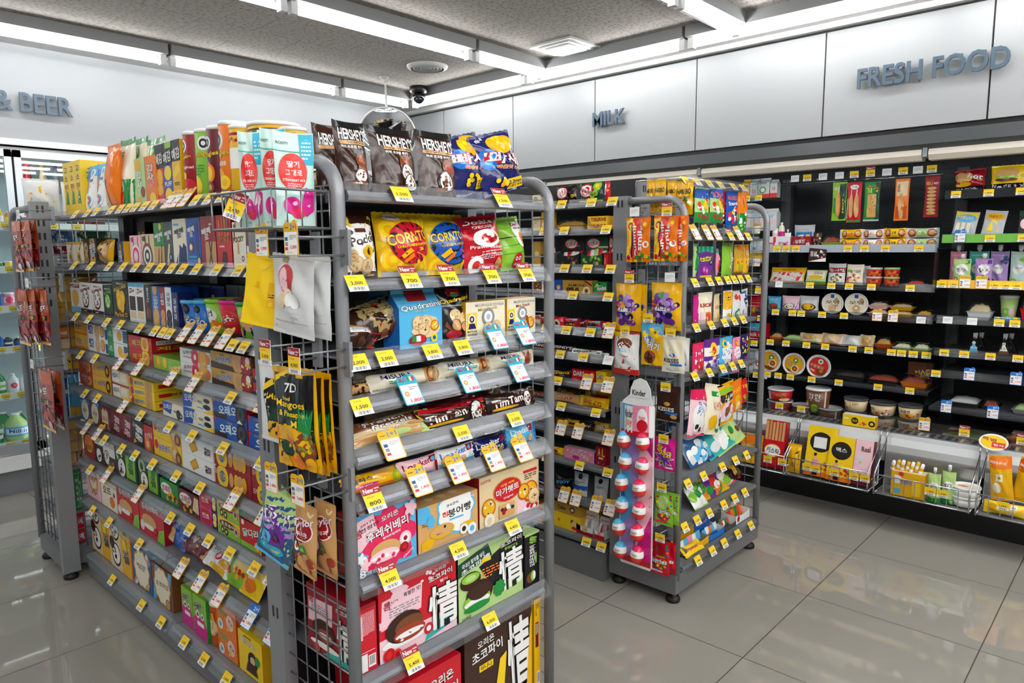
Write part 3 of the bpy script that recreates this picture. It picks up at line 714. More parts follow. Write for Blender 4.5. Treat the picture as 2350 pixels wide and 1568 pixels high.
# ---- long double-sided rack of the first aisle
LA = Rack('long_shelf_rack', (1.15, 2.5, 0), 'long grey nine-tier snack rack running away on the left', 'shelf rack')
mb = MB(); mb.box(1.17, 1.20, 1.60, 3.36, .1, 1.60, BLACK); LA.part(mb, 'back_panel')  # plain black stands in for the darkness behind the goods
mb = MB(); mb.box(.915, 1.17, 1.60, 3.38, .02, .09, GREYD); LA.part(mb, 'base')
for y in (1.62, 2.48, 3.33):
    mb = MB(); upright(mb, 1.135, 1.17, y-.03, y+.03, .1, 1.62, 'x'); LA.part(mb, 'upright')
LAZ = [1.545, 1.350, 1.146, .995, .838, .679, .519, .340, .092]
LAT = ['165 193 212 247:y 268 285 302 323 344 375:p 392:p 412:p 440 470 500 545', '163 200 242 274 303 333 358 385 410 442 488 538 568', '167 197 237 268 312 347 365 381 410:p 437:p 468:p 500:p 524 550 590', '178 210 262:p 305:p 380:p 430:p 520 590:p', '188 216 272:p 315 380 432 503 590', '187:p 213:p 232 272 302 342 396 450 520:p 592:p', '200 233:p 305:p 383 427 470 518 575 612', '205 243 312 402:p 445:p 490:p 560:b 612:b', '250 317 362 415 460 512 560']
for z, t in zip(LAZ, LAT):
    ts = t.split(); near = [s for s in ts if float(s.split(':')[0]) > 335]; far = [s for s in ts if float(s.split(':')[0]) <= 335]
    shelf(LA, 'X', .908, 1.165, 2.485, 3.375, z, ' '.join(far), mat=LIPM if z > 1.3 else GREY); shelf(LA, 'X', .908, 1.165, 1.60, 2.478, z, ' '.join(near), mat=LIPM if z > 1.3 else GREY)

# ---- far end rack of the first aisle
FA = Rack('end_shelf_rack', (1.15, 3.6, 0), 'grey end rack at the far end of the snack aisle by the coolers', 'shelf rack')
side_panel(FA, .845, 3.45, 3.79, 1.60); side_panel(FA, 1.478, 3.45, 3.79, 1.60)
for x0 in (.83, 1.42):
    mb = MB(); upright(mb, x0, x0+.066, 3.42, 3.455, .03, 1.625, 'y'); FA.part(mb, 'upright')
mb = MB(); rack_mesh(mb, .89, 1.42, .1, 1.56, 3.462, 'x'); FA.part(mb, 'wire_mesh_panel')
mb = MB(); mb.box(.835, 1.485, 3.46, 3.78, .045, .115, GREYD); FA.part(mb, 'base')
for x in (.86, 1.45): foot(FA, x, 3.44); foot(FA, x, 3.76)
FAZ = [1.56, 1.33, 1.11, .9, .69, .47, .27, .115]
for z in FAZ:
    mb = MB(); mb.box(.87, 1.46, 3.475, 3.775, z, z+.012, LIPM); FA.part(mb, 'shelf')
    mb = MB()
    mb.prism([(3.465, z+.01), (3.74, z+.01), (3.74, z-.015), (3.54, z-.055), (3.465, z-.075)], lambda p, q: (.862, p, q), lambda p, q: (.866, p, q), GREY); FA.part(mb, 'shelf_bracket')

# ---- long rack of the second aisle (chocolate side)
LB = Rack('long_shelf_rack', (2.7, 2.4, 0), 'grey chocolate rack of twelve tiers seen between the two end racks', 'shelf rack')
mb = MB(); mb.box(2.68, 2.71, 1.70, 3.3, .1, 1.72, BLACK); LB.part(mb, 'back_panel')  # its black colour supplies the shade behind the chocolate rows
mb = MB(); mb.box(2.385, 2.68, 1.68, 3.3, .0, .135, GREYD); LB.part(mb, 'base')
mb = MB(); upright(mb, 2.62, 2.67, 1.672, 1.70, .1, 1.70, 'y'); LB.part(mb, 'upright')
LBZ = [1.583, 1.474, 1.317, 1.206, 1.056, .949, .832, .722, .612, .478, .313, .147]
LBT = ['1286:y:1,800 1354:y:1,500 1402:y:1,200', '1246:y:1,000 1292:y:1,500 1388:y:2,800', '1293:y:500 1345:y:500 1398:y:400', '1312:y:2,500 1393:y:4,000', '1250 1297:y:2,500 1352:y:1,500 1393:p', '1283 1336:y:1,800 1393:w', '1277 1342:p 1390:p', '1285:y:1,000 1365:y:1,600', '1283:p 1322:p 1392:p', '1252 1327:y:500 1392:y:2,000', '1290:p 1317:p 1363:p 1395:p', '1343:y:600 1377:y:1,400']
for z, t in zip(LBZ, LBT): shelf(LB, 'X', 2.37, 2.67, 1.68, 3.28, z, t, th=.025, railh=.042, mat=LIPM if z > 1.2 else GREY, lean=25)

# ---- end rack of the second aisle (sweets)
EB = Rack('end_shelf_rack', (2.79, 1.5, 0), 'grey end rack of sweets and gummies in the middle of the shop', 'shelf rack')
side_panel(EB, 2.425, 1.62, 1.355, 1.605); side_panel(EB, 3.165, 1.62, 1.355, 1.605)
for x0 in (2.408, 3.135):
    mb = MB(); upright(mb, x0, x0+.034, 1.60, 1.665, .05, 1.625, 'x'); EB.part(mb, 'upright')
mb = MB(); rack_mesh(mb, 2.45, 3.13, .13, 1.56, 1.645, 'x'); EB.part(mb, 'wire_mesh_panel')
mb = MB(); mb.box(2.405, 3.175, 1.345, 1.665, .045, .125, GREYD); EB.part(mb, 'base')
for x in (2.44, 3.14): foot(EB, x, 1.375); foot(EB, x, 1.635)
EBZ = [1.447, 1.264, 1.085, .892, .690, .472, .297, .128]
EBT = ['1604:p 1632:p 1652:p 1682:n 1703:p 1722', '1600 1634 1655 1675 1690 1705 1722', '1603 1637 1668 1690 1710', '1600 1633 1664 1686 1706', '1592', '1584 1620 1663 1693 1718', '1577 1605 1633 1666 1691 1714', '1607 1640 1667 1698 1728']
for i, (z, t) in enumerate(zip(EBZ, EBT)):
    if i == 4: continue
    lp = 1.375 if i < 3 else (1.365 if i == 3 else (1.345 if i < 7 else 1.335))
    shelf(EB, 'Y', lp, 1.64, 2.45, 3.14, z, t, th=.02, railh=.05, mat=GREY, lean=30)
# top sign rail over the sweets
mb = MB(); mb.prism([(1.36, 1.652), (1.40, 1.70), (1.402, 1.699), (1.362, 1.651)], lambda p, q: (2.50, p, q), lambda p, q: (3.13, p, q), RAILM)
o = EB.part(mb, 'price_rail'); mb = MB()
mb.tube([(2.52, 1.63, 1.6), (2.52, 1.63, 1.69), (2.52, 1.42, 1.69), (3.1, 1.42, 1.69), (3.1, 1.63, 1.69), (3.1, 1.63, 1.6)], .004, CHROME); EB.part(mb, 'rail_support')
cards(o, 'Y', 1.372, 1.66, '1580 1607 1634 1660 1690 1712', Vector((0, 0, 0)), 40)

# ================================================================ open refrigerator along the right wall
FR = Rack('open_refrigerator', (4.45, 1.0, 0), 'long black open display refrigerator under the silver wall panels', 'refrigerator')
Y0, Y1 = -1.8, 4.85
mb = MB(); mb.box(4.03, 4.85, Y0, Y1, 0, .30, BLACK); FR.part(mb, 'plinth')
mb = MB(); mb.box(4.80, 4.9, Y0, Y1, .3, 1.98, BLACK); mb.box(4.79, 4.801, Y0, Y1, 1.02, 1.98, BLACKG)
for zz in (1.86, 1.83, 1.80, 1.56, 1.54, 1.52, 1.30, 1.28, 1.1, 1.08):
    y = Y0
    while y < 3.0: mb.box(4.788, 4.7905, y, y+.035, zz, zz+.006, BLACK); y += .055
FR.part(mb, 'back_panel')
mb = MB(); mb.prism([(4.045, 1.985), (4.03, 1.92), (4.10, 1.865), (4.8, 1.93), (4.8, 1.985)], lambda p, q: (p, Y1, q), lambda p, q: (p, Y0, q), base_mat('dark_slate_canopy', lin('44494b'), rough=.4)); FR.part(mb, 'canopy')
for i, y in enumerate([-.9, .33, 1.56, 2.79, 4.02]):
    mb = MB(); mb.prism([(4.06, 1.905), (4.05, 1.87), (4.07, 1.845), (4.13, 1.845), (4.15, 1.87), (4.14, 1.9)], lambda p, q: (p, y+.6, q), lambda p, q: (p, y-.6, q), base_mat('cream_lamp_housing', lin('e6ded0'), rough=.4) if i == 0 else bpy.data.materials['cream_lamp_housing'])
    o = FR.part(mb, 'lamp_housing'); mb = MB(); mb.box(4.142, 4.156, y-.58, y+.58, 1.862, 1.882, LEDM); mb.obj('lamp_strip', o)
    mb = MB(); mb.box(4.05, 4.14, y-.625, y-.605, 1.86, 1.915, base_mat('x', lin('8e949a')) if i == 0 else bpy.data.materials['x']); mb.obj('joint_clip', o)
bpy.data.materials['x'].name = 'grey_clip'
DV = [.905, 1.905, 2.75, 3.68, -.02, -.94]
for y in DV:
    mb = MB(); mb.box(4.22, 4.79, y-.003, y+.003, .52, 1.84, GLASSM); FR.part(mb, 'glass_divider')
    mb = MB(); mb.box(4.74, 4.79, y-.03, y+.03, .4, 1.86, GREYD); FR.part(mb, 'slotted_post')
mb = MB()
for i in range(13):
    a = pi*.5*i/12; 
pr = [(3.985, .335), (3.975, .36), (3.978, .395), (4.0, .43), (4.04, .445), (4.06, .44), (4.06, .30), (4.0, .30)]
mb.prism(pr, lambda p, q: (p, Y1, q), lambda p, q: (p, Y0, q), base_mat('satin_silver_bumper', lin('d4d7da'), rough=.3, metal=.3)); FR.part(mb, 'front_bumper')
mb = MB(); mb.box(4.16, 4.80, Y0, Y1, .385, .40, GREYD); mb.box(4.05, 4.165, Y0, Y1, .40, .445, GREYD); FR.part(mb, 'deck')
mb = MB(); y = Y0
mb.box(4.045, 4.155, Y0, Y1, .4455, .4475, ALU)
while y < 3.2:
    for q in (4.06, 4.09, 4.12): mb.box(q, q+.018, y, y+.022, .4474, .4482, BLACK)
    y += .038
FR.part(mb, 'air_grille')
RAILD = clear_mat('smoky_price_rail', (.68, .7, .73, 1), .08, .1, .1)
GREENR = base_mat('green_price_strip', lin('6fb544'), rough=.35)
def fshelf(y0, y1, zb, spec, lip=4.3, rm=None, mat=None):
    return shelf(FR, 'X', lip, 4.78, y0, y1, zb, spec, th=.02, railh=.045, mat=mat or GREYD, lean=8, sc=.95, railmat=rm)
BA = (.915, 1.895); BB = (-.01, .895); BC = (1.915, 2.74)
fshelf(*BA, 1.387, '1782 1803 1826 1945 1983 2031 2108', rm=base_mat('frosted_price_strip', lin('a6adb8'), rough=.25))
fshelf(*BA, 1.174, '1787:w 1858 1907 1948 1999 2088', rm=RAILD); fshelf(*BA, 1.004, '1779 1818 1838 1886 1936 2012:p 2048:p 2113:w', rm=RAILD)
fshelf(*BA, .816, '1767 1803 1850 1893 1956 1993 2045 2068 2095 2125', rm=RAILD); fshelf(*BA, .612, '1760 1785 1813 1862 1924 2014 2087', rm=RAILD)
fshelf(*BB, 1.662, '2193:y:2,000 2268:y:1,800 2343:y:2,600', rm=base_mat('black_price_strip', lin('20232a'), rough=.2)); fshelf(*BB, 1.435, '2202:b 2271:y:2,500 2347', rm=GREENR)
fshelf(*BB, 1.20, '2160:y:1,800 2187:y:1,800 2213:p 2251:p 2282:y:1,800 2307:y:1,800 2332:y:1,800', rm=base_mat('yellow_price_strip', lin('f2bb3c'), rough=.4))
fshelf(*BB, 1.012, '2174:w 2230:w 2292:y:2,000 2328:y:2,000', rm=RAILD); fshelf(*BB, .838, '2166:y:800 2212 2272:y:800 2335', rm=RAILD)
fshelf(*BB, .722, '2147:y:3,500 2223:b 2330:b', rm=RAILD); fshelf(*BB, .545, '2170:b 2277:b', lip=4.26, rm=RAILD)
for z, s in ((1.70, '1713 1740'), (1.50, '1735:p'), (1.30, '1735:p'), (1.13, '1740:n'), (.96, '1745'), (.80, '1730'), (.60, '1735 1752')): fshelf(*BC, z, s, rm=RAILD)
# deck front strip
mb = MB(); mb.box(4.165, 4.168, Y0, Y1, .447, .50, RAILD); o = FR.part(mb, 'price_rail')
cards(o, 'X', 4.16, .455, '1788 1838 2120:p 2212:n:3,500 2345:n:3,500', Vector((0, 0, 0)), 5)
# baskets hanging on the bumper
def basket(y0, y1, label, spec):
    o = empty('wire_basket', (3.85, (y0+y1)/2, .18)); tag(o, label, 'wire basket', 'wire baskets on the fridge front')
    cy = (y0+y1)/2; zt = .17; mb = MB(); L = y0-cy, y1-cy
    x0, x1 = -.06, .118; zf, zb = .1, .235
    mb.box(x0, x1, L[0], L[1], 0, .003, base_mat('clear_smoke_tray', lin('6b6e70'), rough=.3) if 'clear_smoke_tray' not in bpy.data.materials else bpy.data.materials['clear_smoke_tray'])
    for y in L:
        mb.tube([(x0, y, 0), (x0, y, zf), (x1, y, zb), (x1, y, 0), (x0, y, 0)], .004, CHROME); mb.tube([(x0, y, zf*.5), (x1, y, zf*.5)], .003, CHROME, 5)
    for z in (.004, zf): mb.tube([(x0, L[0], z), (x0, L[1], z)], .004, CHROME)
    n = int((y1-y0)/.045)
    for i in range(1, n): y = L[0]+(L[1]-L[0])*i/n; mb.tube([(x0, y, zf), (x0, y, 0)], .0022, CHROME, 4)
    mb.obj('wire_frame', o)
    for y in (L[0], L[1]): mb = MB(); mb.tube([(x1, y, zb), (.122, y, .27), (.15, y, .285), (.19, y, .272)], .004, CHROME); mb.obj('hook', o)
    b = MB(); b.box(x1-.003, x1, L[0], L[1], 0, zb-.075, ALU); b.obj('back_plate', o)
    for i, s in enumerate(spec.split()):
        q = s.split(':'); y = along(float(q[0]), 'y', x=3.785, z=.26)
        c = bpy.data.objects.new('price_tag', card_mesh('y', q[1] if len(q) > 1 else '1,600')); COL.objects.link(c); c.parent = o; c.location = (3.784-3.85, y-cy, .05); c.rotation_euler = (0, 0, -pi/2)
basket(1.475, 1.80, 'wire basket of snack sticks nearest the sweets rack', '1762 1795')
basket(1.045, 1.462, 'wire basket holding the yellow and pink sausage boxes', '1852 1872 1915 1960 1985')
basket(.602, 1.015, 'wire basket holding sausages, green pouches and rice bowls', '2135:1,200 2163:1,200')
basket(.15, .575, 'wire basket holding bagged corn at the right edge', '2302:1,650')

# ================================================================ drink coolers along the left wall
DC = Rack('drink_cooler', (1.4, 5.2, 0), 'glass-door drink cooler lit inside along the left wall', 'drink cooler')
mb = MB(); mb.box(-3.5, 4.0, 4.93, 5.75, 0, .15, GREY); DC.part(mb, 'plinth')
mb = MB(); mb.box(-3.5, 4.0, 4.885, 5.75, .15, .235, WHITEP); DC.part(mb, 'sill')
mb = MB(); mb.box(-3.5, 4.0, 5.6, 5.75, .235, 2.02, base_mat('bright_cooler_liner', lin('cfe0e6'), rough=.5)); mb.box(-3.5, 4.0, 4.93, 5.6, 1.99, 2.02, WHITEP); DC.part(mb, 'cabinet_liner')
fz0, fz1 = .25, 2.0; dw = .74; edges = [1.125+dw*i for i in range(-3, 4)]
FRM = base_mat('silver_door_frame', lin('b4bcc2'), rough=.3, metal=.5)
for i in range(len(edges)-1):
    a, b = edges[i]+.006, edges[i+1]-.006
    mb = MB()
    for x0, x1, z0, z1 in ((a, a+.035, fz0, fz1), (b-.035, b, fz0, fz1), (a, b, fz0, fz0+.05), (a, b, fz1-.04, fz1)): mb.box(x0, x1, 4.90, 4.93, z0, z1, FRM)
    d = DC.part(mb, 'door'); mb = MB(); mb.box(a+.035, b-.035, 4.912, 4.918, fz0+.05, fz1-.04, GLASSM); mb.obj('glass_pane', d)
    mb = MB(); mb.tube([(a+.05, 4.895, 1.0), (a+.05, 4.87, 1.02), (a+.05, 4.87, 1.35), (a+.05, 4.895, 1.37)], .008, GREY); mb.obj('door_handle', d)
    mb = MB(); mb.box(edges[i]-.02, edges[i]+.02, 4.935, 4.98, .235, 2.0, BLACK); mb.box(edges[i]+.02, edges[i]+.035, 4.96, 4.985, .3, 1.95, LEDM); DC.part(mb, 'mullion_lamp')
DCZ = [.29, .585, .86, 1.1, 1.33, 1.58]
for z in DCZ:
    mb = MB(); mb.box(-3.4, 3.9, 5.0, 5.55, z-.012, z, WHITEP); mb.box(-3.4, 3.9, 4.992, 4.998, z-.03, z+.012, M('w', 'h')); d = DC.part(mb, 'shelf')
    for k, x in enumerate([.66, .78, .90, 1.0, 1.08, 1.2, 1.32, 1.45]):
        c = bpy.data.objects.new('price_tag', card_mesh('y', CYC[k])); COL.objects.link(c); c.parent = d; c.location = (x, 4.991, z-.03)

CEIL.update({'long left rack': LAZ, 'front end rack': EAZ, 'chocolate rack': LBZ, 'sweets rack': EBZ, 'far end rack': FAZ, 'left fridge bay': [1.387, 1.174, 1.004, .816, .612], 'right fridge bay': [1.662, 1.435, 1.2, 1.012, .838, .722, .545]})
CEILF.update({'long left rack': 'X', 'front end rack': 'Y', 'chocolate rack': 'X', 'sweets rack': 'Y', 'far end rack': 'Y', 'left fridge bay': 'X', 'right fridge bay': 'X'})
# ================================================================ goods on the front end rack
W_ = 'of front end rack'
row('on top tier '+W_, 'Y', 1.27, 1.548, '''
768 842 282 pou bd t=6 d=.05 ~~ snack bag ~ dark brown chocolate cookie bag, leftmost of three, ~ r 0 .9 1 1 k;t .53 .81 .84 .17 w k -2 HERSHEY'S;r .1 .66 .92 .715 tn;t .5 .688 .74 .035 bd - 0 Chocolate Chip Cookies;t .42 .625 .62 .045 w - 0 허쉬 초코칩 쿠키;c .66 .42 .2 bm rb;c .7 .3 .22 bm rb;k .58 .2 .22 pie;r .3 .08 .8 .14 bm;l .35 .1 .75 1 .02 w
848 952 298 pou bd t=6 d=.06 ~~ snack bag ~ dark brown chocolate cookie bag, middle of three, ~ r 0 .9 1 1 k;t .55 .78 .82 .18 w k -2 HERSHEY'S;r .22 .65 .86 .70 tn;t .54 .675 .58 .03 bd - 0 Chocolate Chip Cookies;t .48 .61 .5 .045 w - 0 허쉬 초코칩 쿠키;c .66 .44 .18 bm rb;k .68 .3 .2 pie;k .72 .16 .18 pie;r .56 .1 .9 .16 bm
955 1042 305 pou bd t=6 d=.05 ~~ snack bag ~ dark brown chocolate cookie bag, rightmost of three, ~ r 0 .9 1 1 k;t .55 .78 .86 .18 w k -2 HERSHEY'S;r .1 .64 .9 .69 tn;t .5 .665 .7 .03 bd - 0 Chocolate Chip Cookies;t .45 .6 .6 .045 w - 0 허쉬 초코칩 쿠키;c .7 .42 .2 bm rb;k .6 .22 .24 pie;r .3 .06 .7 .12 bm
1036 1122 312 bag n t=10 lean=-14 z=.02 f=.02 d=.06 sd=n ~~ crisp bag ~ blue potato snack bag leaning against the brown bags ~ e .68 .82 .36 .18 yd;d .65 .8 .3 .16 16 .06 y,yd,wf 3;c .25 .6 .2 bl lb;t .5 .57 .86 .2 w r -8 빠새;t .55 .4 .6 .06 o w -10 해물맛 스낵;d .4 .22 .2 .08 8 .05 y,yd 5;r .5 .06 .92 .22 y;t .7 .16 .34 .06 n - 0 2.2mm;t .7 .1 .36 .04 k - 0 더 얇고 바삭
1100 1222 310 bag n t=10 lean=-14 z=.026 d=.06 ~~ crisp bag ~ blue potato snack bag with chips picture, farthest right ~ t .2 .93 .2 .07 w - 20 해태;e .62 .8 .34 .17 yd;d .6 .8 .3 .15 20 .055 y,yd,wf 4;c .2 .58 .18 bl lb;t .55 .55 .84 .2 w r -10 빠새;t .62 .38 .6 .06 o w -12 해물맛 스낵;d .45 .2 .2 .08 8 .05 y,yd 6;r .55 .04 .95 .2 y;t .75 .14 .34 .06 n - 0 2.2mm;t .75 .08 .36 .04 k - 0 더 얇고 바삭
''')
row('behind them on top tier '+W_, 'Y', 1.40, 1.548, '''
722 790 288 pou bd t=6 d=.05 ~~ snack bag ~ dark brown cookie bag half hidden ~ t .55 .78 .82 .18 w k -2 HERSHEY'S;r .1 .64 .9 .69 tn
1052 1105 330 bag bl t=6 ~~ crisp bag ~ blue back-row crisp bag ~ c .5 .6 .4 yd
''')
row('on second tier '+W_, 'Y', 1.262, 1.366, '''
778 857 474 bag bd t=8 d=.06 ~~ snack bag ~ brown chocolate pocket snack bag ~ r 0 .1 1 .62 w;e .5 .66 .6 .14 w;c .12 .86 .13 y rd;t .14 .86 .14 .06 w - 0 No.2;p y .1 .8 .9 .92 1 .86 .6 .74 .2 .74;t .55 .56 .84 .13 bd - 12 Pocket;r .3 .66 .6 .72 br;e .62 .38 .18 .1 yd;e .62 .38 .09 .06 bd;k .3 .2 .2 wf;k .62 .17 .2 wf;k .16 .32 .15 wf;t .8 .05 .2 .04 y - 0 Richeese;c .12 .07 .08 w k
857 977 476 bag y t=8 d=.08 sd=sv ~~ crisp bag ~ yellow and red chilli corn chip bag ~ c .18 .72 .22 yd y yd;c .82 .86 .2 yd y yd y;c .2 .26 .24 yd y yd y;c .75 .12 .22 yd y yd y;r .05 0 .95 .07 sv;e .56 .52 .42 .34 k;e .54 .52 .42 .34 r;e .3 .93 .16 .06 w;t .3 .93 .24 .05 rd - 0 Doctor;t .54 .6 .9 .17 y rd 8 CORNTOS;t .56 .47 .66 .04 y - 6 CHILLI CHEESE FLAVOUR;p yd .3 .3 .45 .42 .75 .44 .8 .4 .5 .36 .36 .26;p o .36 .22 .5 .34 .8 .32 .82 .28 .54 .28 .42 .19;p yd .5 .2 .6 .36 .86 .3 .8 .24
970 1066 486 bag y t=8 d=.07 f=.02 sd=sv ~~ crisp bag ~ yellow and blue cheese corn chip bag ~ c .8 .88 .24 yd y yd y;c .2 .1 .24 yd y yd y;c .86 .12 .14 y bl;e .52 .5 .46 .36 k;e .5 .52 .46 .36 b;t .45 .62 .8 .15 y n 6 CORNTOS;t .52 .48 .6 .04 y - 6 CHEESE FLAVOUR;p yd .2 .3 .4 .42 .75 .4 .8 .36 .45 .34 .28 .25;p o .3 .22 .5 .36 .78 .3 .8 .26 .5 .27 .36 .19
1058 1152 495 bag r t=9 lean=-6 z=.006 d=.07 ~~ crisp bag ~ red prawn cracker bag ~ r .05 .7 .4 1 rd;t .45 .9 .7 .09 w - 0 Double;t .5 .8 .5 .05 w rd 0 DECKER;e .5 .58 .34 .17 w;e .54 .58 .2 .1 rr;d .5 .58 .2 .08 6 .05 rd,w 3;t .5 .42 .8 .06 w - -4 Prawn Crackers;l .3 .34 .9 2 .02 lp;l .1 .28 .95 3 .015 w;c .2 .12 .16 w rr;c .75 .1 .1 wf
1140 1236 488 bag lg t=9 lean=-5 z=.006 d=.07 ~~ crisp bag ~ bright green snack bag by the mesh side ~ r .05 .6 .95 .62 dg;r .0 .45 1 .46 g;r 0 .3 1 .31 g;e .68 .66 .28 .26 w;t .7 .86 .44 .07 rd - 0 Double;t .7 .78 .36 .04 rd - 0 DECKER;e .7 .58 .1 .12 o;e .52 .16 .18 .14 r;c .45 .2 .05 w k;c .58 .2 .05 w k;t .5 .1 .24 .03 w - 0 snack
''')
row('on second tier back row '+W_, 'Y', 1.42, 1.366, '''
1080 1140 482 bag g t=6 ~~ crisp bag ~ green crisp bag peeking between two others ~ c .5 .6 .3 dg
''')
row('on third tier '+W_, 'Y', 1.262, 1.204, '''
766 852 742 bag bd t=24 lean=8 z=.01 d=.06 ~~ chocolate bag ~ see-through chocolate bag with red ribbon by the post ~ r 0 .75 1 1 gd;r .2 .5 .95 .74 w;l .25 .7 .9 5 .015 gr;p r 0 .42 1 .36 1 .31 0 .36;p r .3 .5 .5 .5 .95 0 .8 0;d .7 .2 .25 .12 9 .09 br,bm,bd 3
802 932 686 bag bd t=24 lean=-14 z=.026 d=.06 sl=kh ~~ chocolate bag ~ gold-topped almond chocolate bag with oval emblem ~ p kh 0 .5 1 .58 1 1 0 1;r .42 .84 .58 1 r;s .5 .72 .36 16 bd .04;s .5 .72 .34 16 kh .04;t .5 .76 .44 .05 bd - -4 アーモンド;t .5 .68 .56 .05 bd - -4 ブロックチョコ;p w .5 .5 1 .56 1 .3 .45 .26;l .55 .48 .95 6 .013 gr;p r .1 .3 1 .22 1 .17 .1 .24;p r .3 .36 .42 .36 .3 .02 .2 .02;t .34 .14 .3 .04 r - -20 Burchee;d .6 .12 .25 .08 8 .07 br,bm 4
915 1016 666 gab lb gs=.70 d=.06 sd=bl ~~ wafer bag ~ bright blue gable-top wafer bag ~ r .28 .8 .72 .98 rd;t .5 .92 .38 .07 w - 0 Loacker;e .5 .85 .16 .04 g;e .5 .86 .12 .025 lb;t .5 .71 .92 .1 w bd 4 Quadratini;t .5 .63 .3 .03 gl - 0 Vanille;p be .25 .28 .45 .5 .6 .56 .85 .5 .95 .3 .8 .16 .4 .16;k .42 .42 .14 wf;k .62 .42 .13 wf;k .55 .3 .13 wf;k .8 .36 .1 bun;e .4 .13 .2 .1 rd;r .26 .1 .36 .2 g;r .36 .1 .46 .2 w;r .46 .1 .56 .2 r;c .78 .14 .08 y b
1000 1076 662 pou k t=4 d=.05 ~~ wafer bag ~ black gable-top hazelnut wafer bag ~ r .3 .85 .7 1 rd;t .5 .93 .42 .05 w - 0 Loacker;e .5 .87 .12 .03 g;t .5 .78 .9 .09 y bd 6 Quadratini;r .1 .66 .9 .69 gr;p bm .1 .3 .3 .55 .8 .6 .9 .3 .7 .16 .3 .16;k .4 .48 .16 wf;k .65 .42 .15 wf;k .4 .3 .15 nut;k .66 .26 .13 nut;e .3 .13 .2 .08 rd;c .75 .12 .1 pk lg
1068 1160 692 box cr d=.05 sd=yd tp=yd ~~ biscuit carton ~ cream and gold Italian pastry carton, left of two, ~ t .6 .9 .74 .07 gr - 0 MILLEFOGLIE D'ITALIA;t .55 .8 .5 .09 gd - 4 Mini Snack;r .02 .28 .26 .72 y;c .14 .55 .09 w dk be;p n .05 .3 .24 .3 .2 .44 .08 .44;t .14 .23 .24 .05 dk - 0 MATILDE;t .14 .15 .24 .05 dk - 0 VICENZI;c .55 .58 .16 gr w sv;k .55 .24 .14 wf;k .75 .3 .12 wf;k .68 .16 .12 bun;t .2 .06 .26 .04 k - 0 NET WT 75g|L: l .2 .9 .8 12 .02 br
1163 1246 684 box cr d=.05 sd=yd tp=yd ~~ biscuit carton ~ cream and gold Italian pastry carton, right of two, ~ t .6 .9 .74 .07 gr - 0 MILLEFOGLIE D'ITALIA;t .55 .8 .5 .09 rb - 4 Mini Snack;r .02 .28 .26 .72 y;c .14 .55 .09 w dk be;p n .05 .3 .24 .3 .2 .44 .08 .44;t .14 .23 .24 .05 dk - 0 MATILDE;t .14 .15 .24 .05 dk - 0 VICENZI;c .52 .58 .16 gr w sv;k .6 .24 .14 bun;k .8 .3 .14 bun;p rb .62 .5 .7 .5 .78 .1 .7 .1|L: l .2 .9 .8 12 .02 br
''')
row('on third tier back row '+W_, 'Y', 1.44, 1.204, '''
862 905 672 gab lb d=.05 sd=bl ~~ wafer bag ~ blue wafer bag behind the front one ~ t .5 .7 .9 .1 w bd 4 Quadratini
820 862 690 bag kh t=8 ~~ chocolate bag ~ gold-brown chocolate bag deep behind ~ s .5 .6 .3 12 bd
''')
row('on fourth tier '+W_, 'Y', 1.25, 1.111, '''
782 842 878 bag bd t=30 d=.05 ~~ cookie bag ~ clear-fronted chocolate chip cookie bag ~ r 0 .8 1 .86 gd;k .5 .5 .42 ck;r 0 0 1 .12 bd
845 1008 848 bar cr t=6 d=.05 ~~ biscuit pack ~ cream ring biscuit pack, leftmost of three, ~ t .32 .8 .4 .22 n - 0 MiSURA;c .83 .62 .13 wf rb wf be;c .92 .5 .08 tn wf be;l .2 .56 .4 2 .05 tq;c .42 .5 .07 tq;t .38 .16 .72 .11 gr - 0 BISCUITS MADE WITH ITALIAN
1010 1128 822 bar cr t=6 d=.05 ~~ biscuit pack ~ cream round biscuit pack, middle of three, ~ t .3 .8 .4 .2 n - 0 MiSURA;t .24 .56 .3 .1 tq - 0 Egg and milk;r .42 .45 .56 .62 tq;t .49 .53 .12 .1 w - 0 FREE;c .74 .6 .13 wf rb wf;c .86 .5 .08 tn be;t .48 .16 .84 .11 gr - 0 BISCUITS WITH ITALIAN EGGS
1131 1240 806 bar cr t=6 d=.05 ~~ biscuit pack ~ cream chocolate biscuit pack, rightmost of three, ~ t .34 .78 .42 .2 n - 0 MiSURA;t .25 .5 .24 .1 tq - 0 No Sugar;r .42 .4 .56 .56 tq;c .8 .6 .15 rb bm rb;c .93 .5 .08 tn be;t .48 .15 .84 .1 gr - 0 COCOA BISCUITS WITH FIBRE
''')
row('on fourth tier back row '+W_, 'Y', 1.36, 1.111, '''
815 880 852 bar cr d=.05 ~~ biscuit pack ~ cream biscuit pack turned edge-on ~ l .2 .6 .8 2 .06 gr
''')
